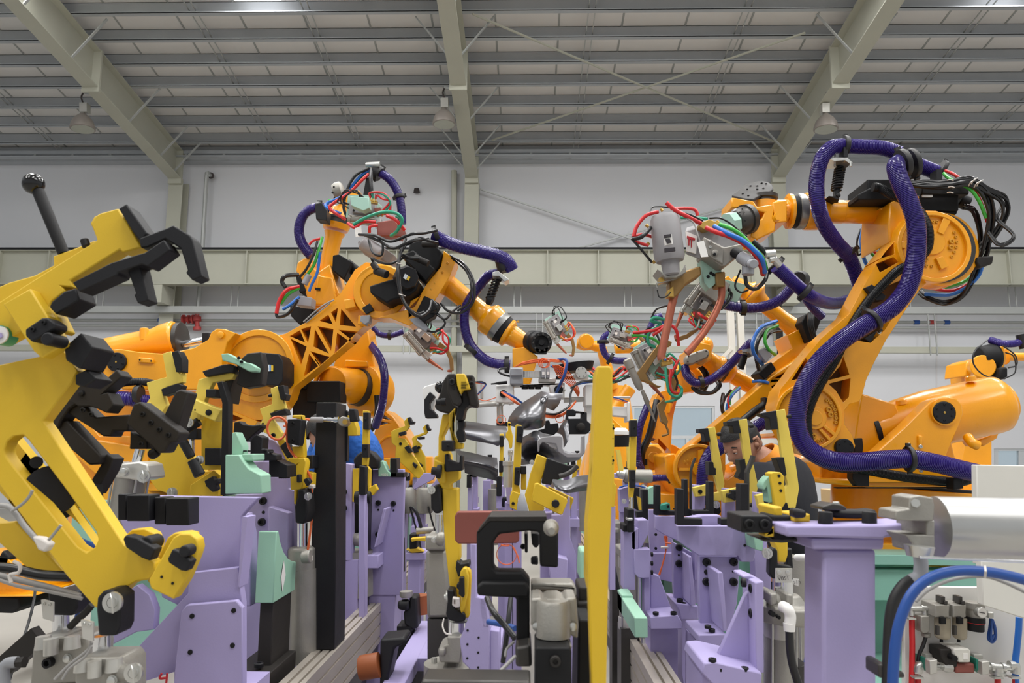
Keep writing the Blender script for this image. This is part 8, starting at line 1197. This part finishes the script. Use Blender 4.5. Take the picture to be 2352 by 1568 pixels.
part('clamp_arm', t, 'yellow', pl(Y, .04, [(1150,638),(1202,638),(1198,1000),(1188,1130),(1140,1130),(1145,900)]), bev=.002); part('clamp_tooth', t, 'black', bx(Y-.03, .05, 1152, 655, 1202, 808), bx(Y-.03, .05, 1142, 940, 1196, 1060), bev=.002); bolts(t, Y-.03, 9, [(1172,720),(1170,980)], 'matt_black'); part('clamp_body', t, 'yellow', pl(Y+.03, .04, [(1060,1160),(1110,1160),(1110,1460),(1055,1460)]), pl(Y+.02, .04, [(1180,1130),(1215,1170),(1210,1330),(1260,1300),(1280,1350),(1240,1400),(1200,1400)]), bev=.002); part('clamp_tooth', t, 'black', pl(Y-.1, .05, [(1118,1130),(1175,1145),(1170,1395),(1112,1395)]), bev=.003); part('pivot_hub', t, 'matt_black', lt((1080,1420,Y-.02),(1220,1420,Y-.02), [(0, 50), (.3, 60), (.7, 60), (1, 50)], 16)); part('stand', t, 'lilac', pl(Y-.08, .06, [(1112,1395),(1172,1395),(1165,2600),(1112,2600)]), pl(Y+.05, .06, [(985,1110),(1055,1120),(1050,2000),(975,2000)]), bev=.003); bolts(t, Y+.04, 26, [(985,1370),(985,1515)], 'black')
part('column', t, 'lilac', wb((P(985,0,Y).x, Y+.05, 0), (P(1150,0,Y).x, Y+.2, P(0,1990,Y).z)))
t = thing('pneumatic_cylinder', 'dark cylinder bracket unit behind the striped clamp, under the blue jacket', 'cylinder'); Y = 3.4
part('bracket', t, 'black', pl(Y, .1, [(1060,1080),(1100,1030),(1160,990),(1230,1010),(1290,1080),(1290,1160),(1200,1165),(1080,1160)]), bev=.008); part('cylinder_barrel', t, 'cast_alu', lt(P(1060,2300,Y+.05), P(1060,1900,Y+.05), [(0, .09), (1, .09)], 24)); part('cylinder_cap', t, 'cast_alu', lt((1030,1790,Y),(1130,1800,Y), [(0, 50), (1, 60)], 14), bev=.004); part('stand', t, 'steel_dark', wb((P(1000,0,Y).x, Y, 0), (P(1110,0,Y).x, Y+.1, P(0,2290,Y).z)), wb((P(1200,0,Y).x, Y, 0), (P(1240,0,Y).x, Y+.1, P(0,1150,Y).z)))
for i, (q, tooth, tooth2, hole, Yc, lab) in enumerate((([(1405,830),(1425,812),(1530,775),(1520,735),(1550,700),(1570,780),(1548,815),(1470,850),(1465,880),(1530,890),(1560,940),(1540,975),(1620,1060),(1700,1190),(1680,1240),(1640,1245),(1440,1060),(1448,960),(1408,925)], [(1548,702),(1575,695),(1590,735),(1615,735),(1610,760),(1570,765)], [(1470,835),(1530,822),(1532,850),(1480,868)], (1490,936), 4.0, 'yellow zigzag clamp left of the tall yellow forked clamp, nearer one of the pair'),
    ([(1590,890),(1605,870),(1700,835),(1690,790),(1715,765),(1735,830),(1720,850),(1640,880),(1630,900),(1680,950),(1670,980),(1710,1050),(1715,1200),(1640,1180),(1615,1040),(1590,990),(1600,930)], [(1712,765),(1735,760),(1745,795),(1762,800),(1755,818),(1730,822)], [(1640,880),(1700,870),(1700,895),(1650,900)], (1655,970), 4.4, 'yellow zigzag clamp left of the tall yellow forked clamp, farther one of the pair'))):
    t = thing('swing_clamp', lab, 'clamp'); part('clamp_arm', t, 'yellow', pl(Yc, .03, q), bev=.002); part('clamp_tooth', t, 'black', pl(Yc-.03, .05, tooth), pl(Yc-.03, .05, tooth2), bev=.002); bolts(t, Yc, 13, [hole], 'matt_black'); part('toggle_block', t, 'black', pl(Yc-.03, .03, [(1600+i*50,1100),(1640+i*50,1130),(1620+i*50,1160),(1595+i*50,1120)]), pl(Yc-.03, .05, [(1520+i*70,970),(1560+i*70,950),(1600+i*50,1010),(1560+i*50,1020)]), bev=.002); x = 1548 if i == 0 else 1710
    washer(t, x, 1212 if i == 0 else 1390, Yc-.03, 20); part('cylinder_barrel', t, 'cast_alu', lt(P(x,1330,Yc), P(x,1560,Yc), [(0, .04), (.1, .05), (.9, .05), (1, .04)], 18)); part('piston_rod', t, 'chrome', lt(P(x,1220,Yc), P(x,1335,Yc), [(0, .012), (1, .012)], 10)); part('rod_clevis', t, 'black', bx(Yc-.02, .05, x-18, 1200, x+18, 1270), bev=.003); part('stand', t, 'lilac', pl(Yc-.02, .05, [(x+50,1320),(x+150,1200),(x+260,1200),(x+230,1260),(x+60,1350)]), wb((P(x-25,0,Yc).x, Yc, 0), (P(x+25,0,Yc).x, Yc+.08, P(0,1550,Yc).z)), bev=.002); part('hose', t, 'hose_black', tb([(x+30,1500,Yc-.05),(x+60,1620,Yc-.05),(x+110,1800,Yc-.05),(x+130,1950,Yc-.05)], 8, 8))
view(940, 1130, 3.58)
t = thing('pneumatic_cylinder', 'level grey cylinder with yellow lever low behind the tall yellow forked clamp', 'cylinder'); Y = 3.2; part('cylinder_barrel', t, 'cast_alu', cy((60,320,Y),(200,310,Y), 26)); part('lever', t, 'yellow', pl(Y-.05, .05, [(10,380),(130,370),(135,405),(60,400),(20,410)]), pl(Y, .05, [(-30,470),(60,460),(120,490),(20,500)]), bev=.003); part('base', t, 'lilac', bx(Y, .15, -30, 500, 130, 560), wb((P(0,0,Y).x, Y+.02, 0), (P(100,0,Y).x, Y+.12, P(0,550,Y).z)), bev=.003); part('bracket', t, 'black', bx(Y, .08, 0, 345, 60, 470), bev=.004); part('hose', t, 'hose_black', tb([(20,120,Y),(60,170,Y),(90,260,Y),(100,320,Y)], 14, 10))
t = thing('swing_clamp', 'black hinge unit on the inner side of the left rail', 'clamp'); view(540, 1120, 3.5); Y = 2.6; part('body', t, 'black', pl(Y, .08, [(1400,880),(1460,880),(1470,1130),(1420,1140),(1360,1100),(1350,1000),(1400,960)]), lt((1310,940,Y),(1400,940,Y), [(0, 30), (.5, 42), (1, 42)], 16), bev=.006); part('knob', t, 'cast_alu', lt(P(1375,880,Y), P(1375,830,Y), [(0, .018), (.3, .022), (1, .022)], 18)); part('roller', t, 'rust', lt(P(1490,1010,Y+.1), P(1490,860,Y+.1), [(0, .03), (1, .03)], 18)); part('stand', t, 'matt_black', wb((P(1330,0,Y).x, Y, 0), (P(1440,0,Y).x, Y+.1, P(0,1100,Y).z)))
t = thing('roller_unit', 'black roller with orange drum below the left rail', 'roller'); Y = 2.1; part('drum', t, 'rust', lt((1000,1450,Y),(1160,1420,Y), [(0, 80), (.1, 92), (1, 92)], 28)); part('housing', t, 'black', pl(Y, .1, [(1165,1220),(1360,1205),(1375,1250),(1280,1290),(1200,1700),(1160,1700)]), bev=.006); part('stand', t, 'matt_black', wb((P(1150,0,Y).x, Y+.02, 0), (P(1200,0,Y).x, Y+.1, P(0,1690,Y).z)))
# far fixture rows down the middle
view(); rd = random.Random(11); n = 0
far = []
ORD = ('leftmost', 'second', 'third', 'fourth', 'fifth', 'sixth', 'seventh', 'eighth', 'ninth', 'tenth')
for r, (Yq, ys) in enumerate(((4.9, 1105), (5.8, 1092), (6.8, 1082))):
    for x in (905, 958, 1082, 1112, 1142, 1250, 1290, 1325, 1440, 1470):
        if r == 0 and x in (1142, 1250): continue
        far.append((x+rd.randint(-9, 9)+r*4, Yq+rd.uniform(-.2, .2), ys+rd.randint(-6, 12)))
for i, (x, Yq, y) in enumerate(far):
    r, c = (0, i) if i < 8 else (1+(i-8)//10, (i-8) % 10)
    t = thing('fixture_post', f"distant lilac post {('with a green pad', 'with a small yellow arm', 'with a black pad', 'with a grey cylinder')[i % 4]}, {ORD[c]} in the {('nearest', 'middle', 'farthest')[r]} row", 'fixture post', 'distant lilac fixture posts'); w = R(rd.choice((9, 12, 16)), 5); a = P(x, y, Yq)
    part('post', t, 'lilac', wb((a.x-w/2, Yq, 0), (a.x+w/2, Yq+.12, a.z)), wb((a.x-w*.9, Yq-.05, a.z-.3), (a.x+w*.9, Yq+.15, a.z-.25)))
    k = i % 4
    if k == 0: part('green_pad', t, 'green_block', wb((a.x-w*.5, Yq-.04, a.z-.02), (a.x+w*.5, Yq+.02, a.z+.13)))
    elif k == 1: part('yellow_arm', t, 'yellow', pl(Yq-.02, .04, [(x-4, y), (x+4, y), (x+9, y-22), (x+3, y-40), (x-4, y-38), (x-1, y-22)])); part('black_pad', t, 'black', bx(Yq-.04, .06, x-6, y-44, x+4, y-30))
    elif k == 2: part('black_pad', t, 'black', wb((a.x-w*.6, Yq-.05, a.z-.01), (a.x+w*.4, Yq+.05, a.z+.07)), wb((a.x+w*.1, Yq-.05, a.z+.06), (a.x+w*.4, Yq+.05, a.z+.12)))
    else: part('cylinder', t, 'cast_alu', lt2(Vc((a.x+w, Yq-.06, a.z-.4)), Vc((a.x+w, Yq-.06, a.z-.05)), .035, 14))
# tall white partition frame and far posts on the right
t = thing('steel_tower', 'tall white steel frame with cross bars behind the robots right of centre', 'frame'); Y = 9.5
for x in (1678, 1700): a = P(x, 690, Y); part('post', t, 'offwhite', wb((a.x-.04, Y, 0), (a.x+.04, Y+.08, a.z)))
a = P(1665, 695, Y); b = P(1780, 695, Y)
for y in (690, 862, 1000): z = P(0, y, Y).z; part('cross_bar', t, 'offwhite', wb((a.x, Y+.02, z-.05), (b.x, Y+.07, z)))
part('post', t, 'matt_black', wb((P(1747,0,Y).x, Y-.1, 0), (P(1756,0,Y).x, Y, P(0,700,Y).z))); part('diagonal', t, 'offwhite', bar((1680, 800, Y), (1640, 840, Y), .04, .04))
tag(part('carton', None, 'card', wb((P(1862,0,6.5).x, 6.5, .0), (P(1925,0,6.5).x, 6.9, P(0,1115,6.5).z)), bev=.005), 'tan carton stack seen left of the largest robot base', 'box')
# floor standing pedestals of the background robots
for cx, Yc, zt_, ww, lab in ((P(892,0,6.3).x, 6.3, P(0,1110,6.3).z, .8, 'teal pedestal under the robot behind the lattice armed one'), (P(1582,0,5.9).x, 5.9, P(1000/3.335+1280, 680+1780/3.335, 5.9).z, .6, 'teal pedestal under the ring shouldered robot left of the worker'), (P(1514,0,6.95).x, 6.95, P(0,1213,6.3).z, .9, 'teal pedestal under the robot with the grey oval wrist cap')):
    t = thing('robot_pedestal', lab, 'pedestal', 'teal robot pedestals'); zt_ = max(zt_, .3); part('body', t, 'teal', wb((cx-ww/2+.05, Yc-.45, 0), (cx+ww/2-.05, Yc+.45, zt_-.05))); part('top_plate', t, 'teal', wb((cx-ww/2, Yc-.5, zt_-.05), (cx+ww/2, Yc+.5, zt_)), bev=.004)
finalise()
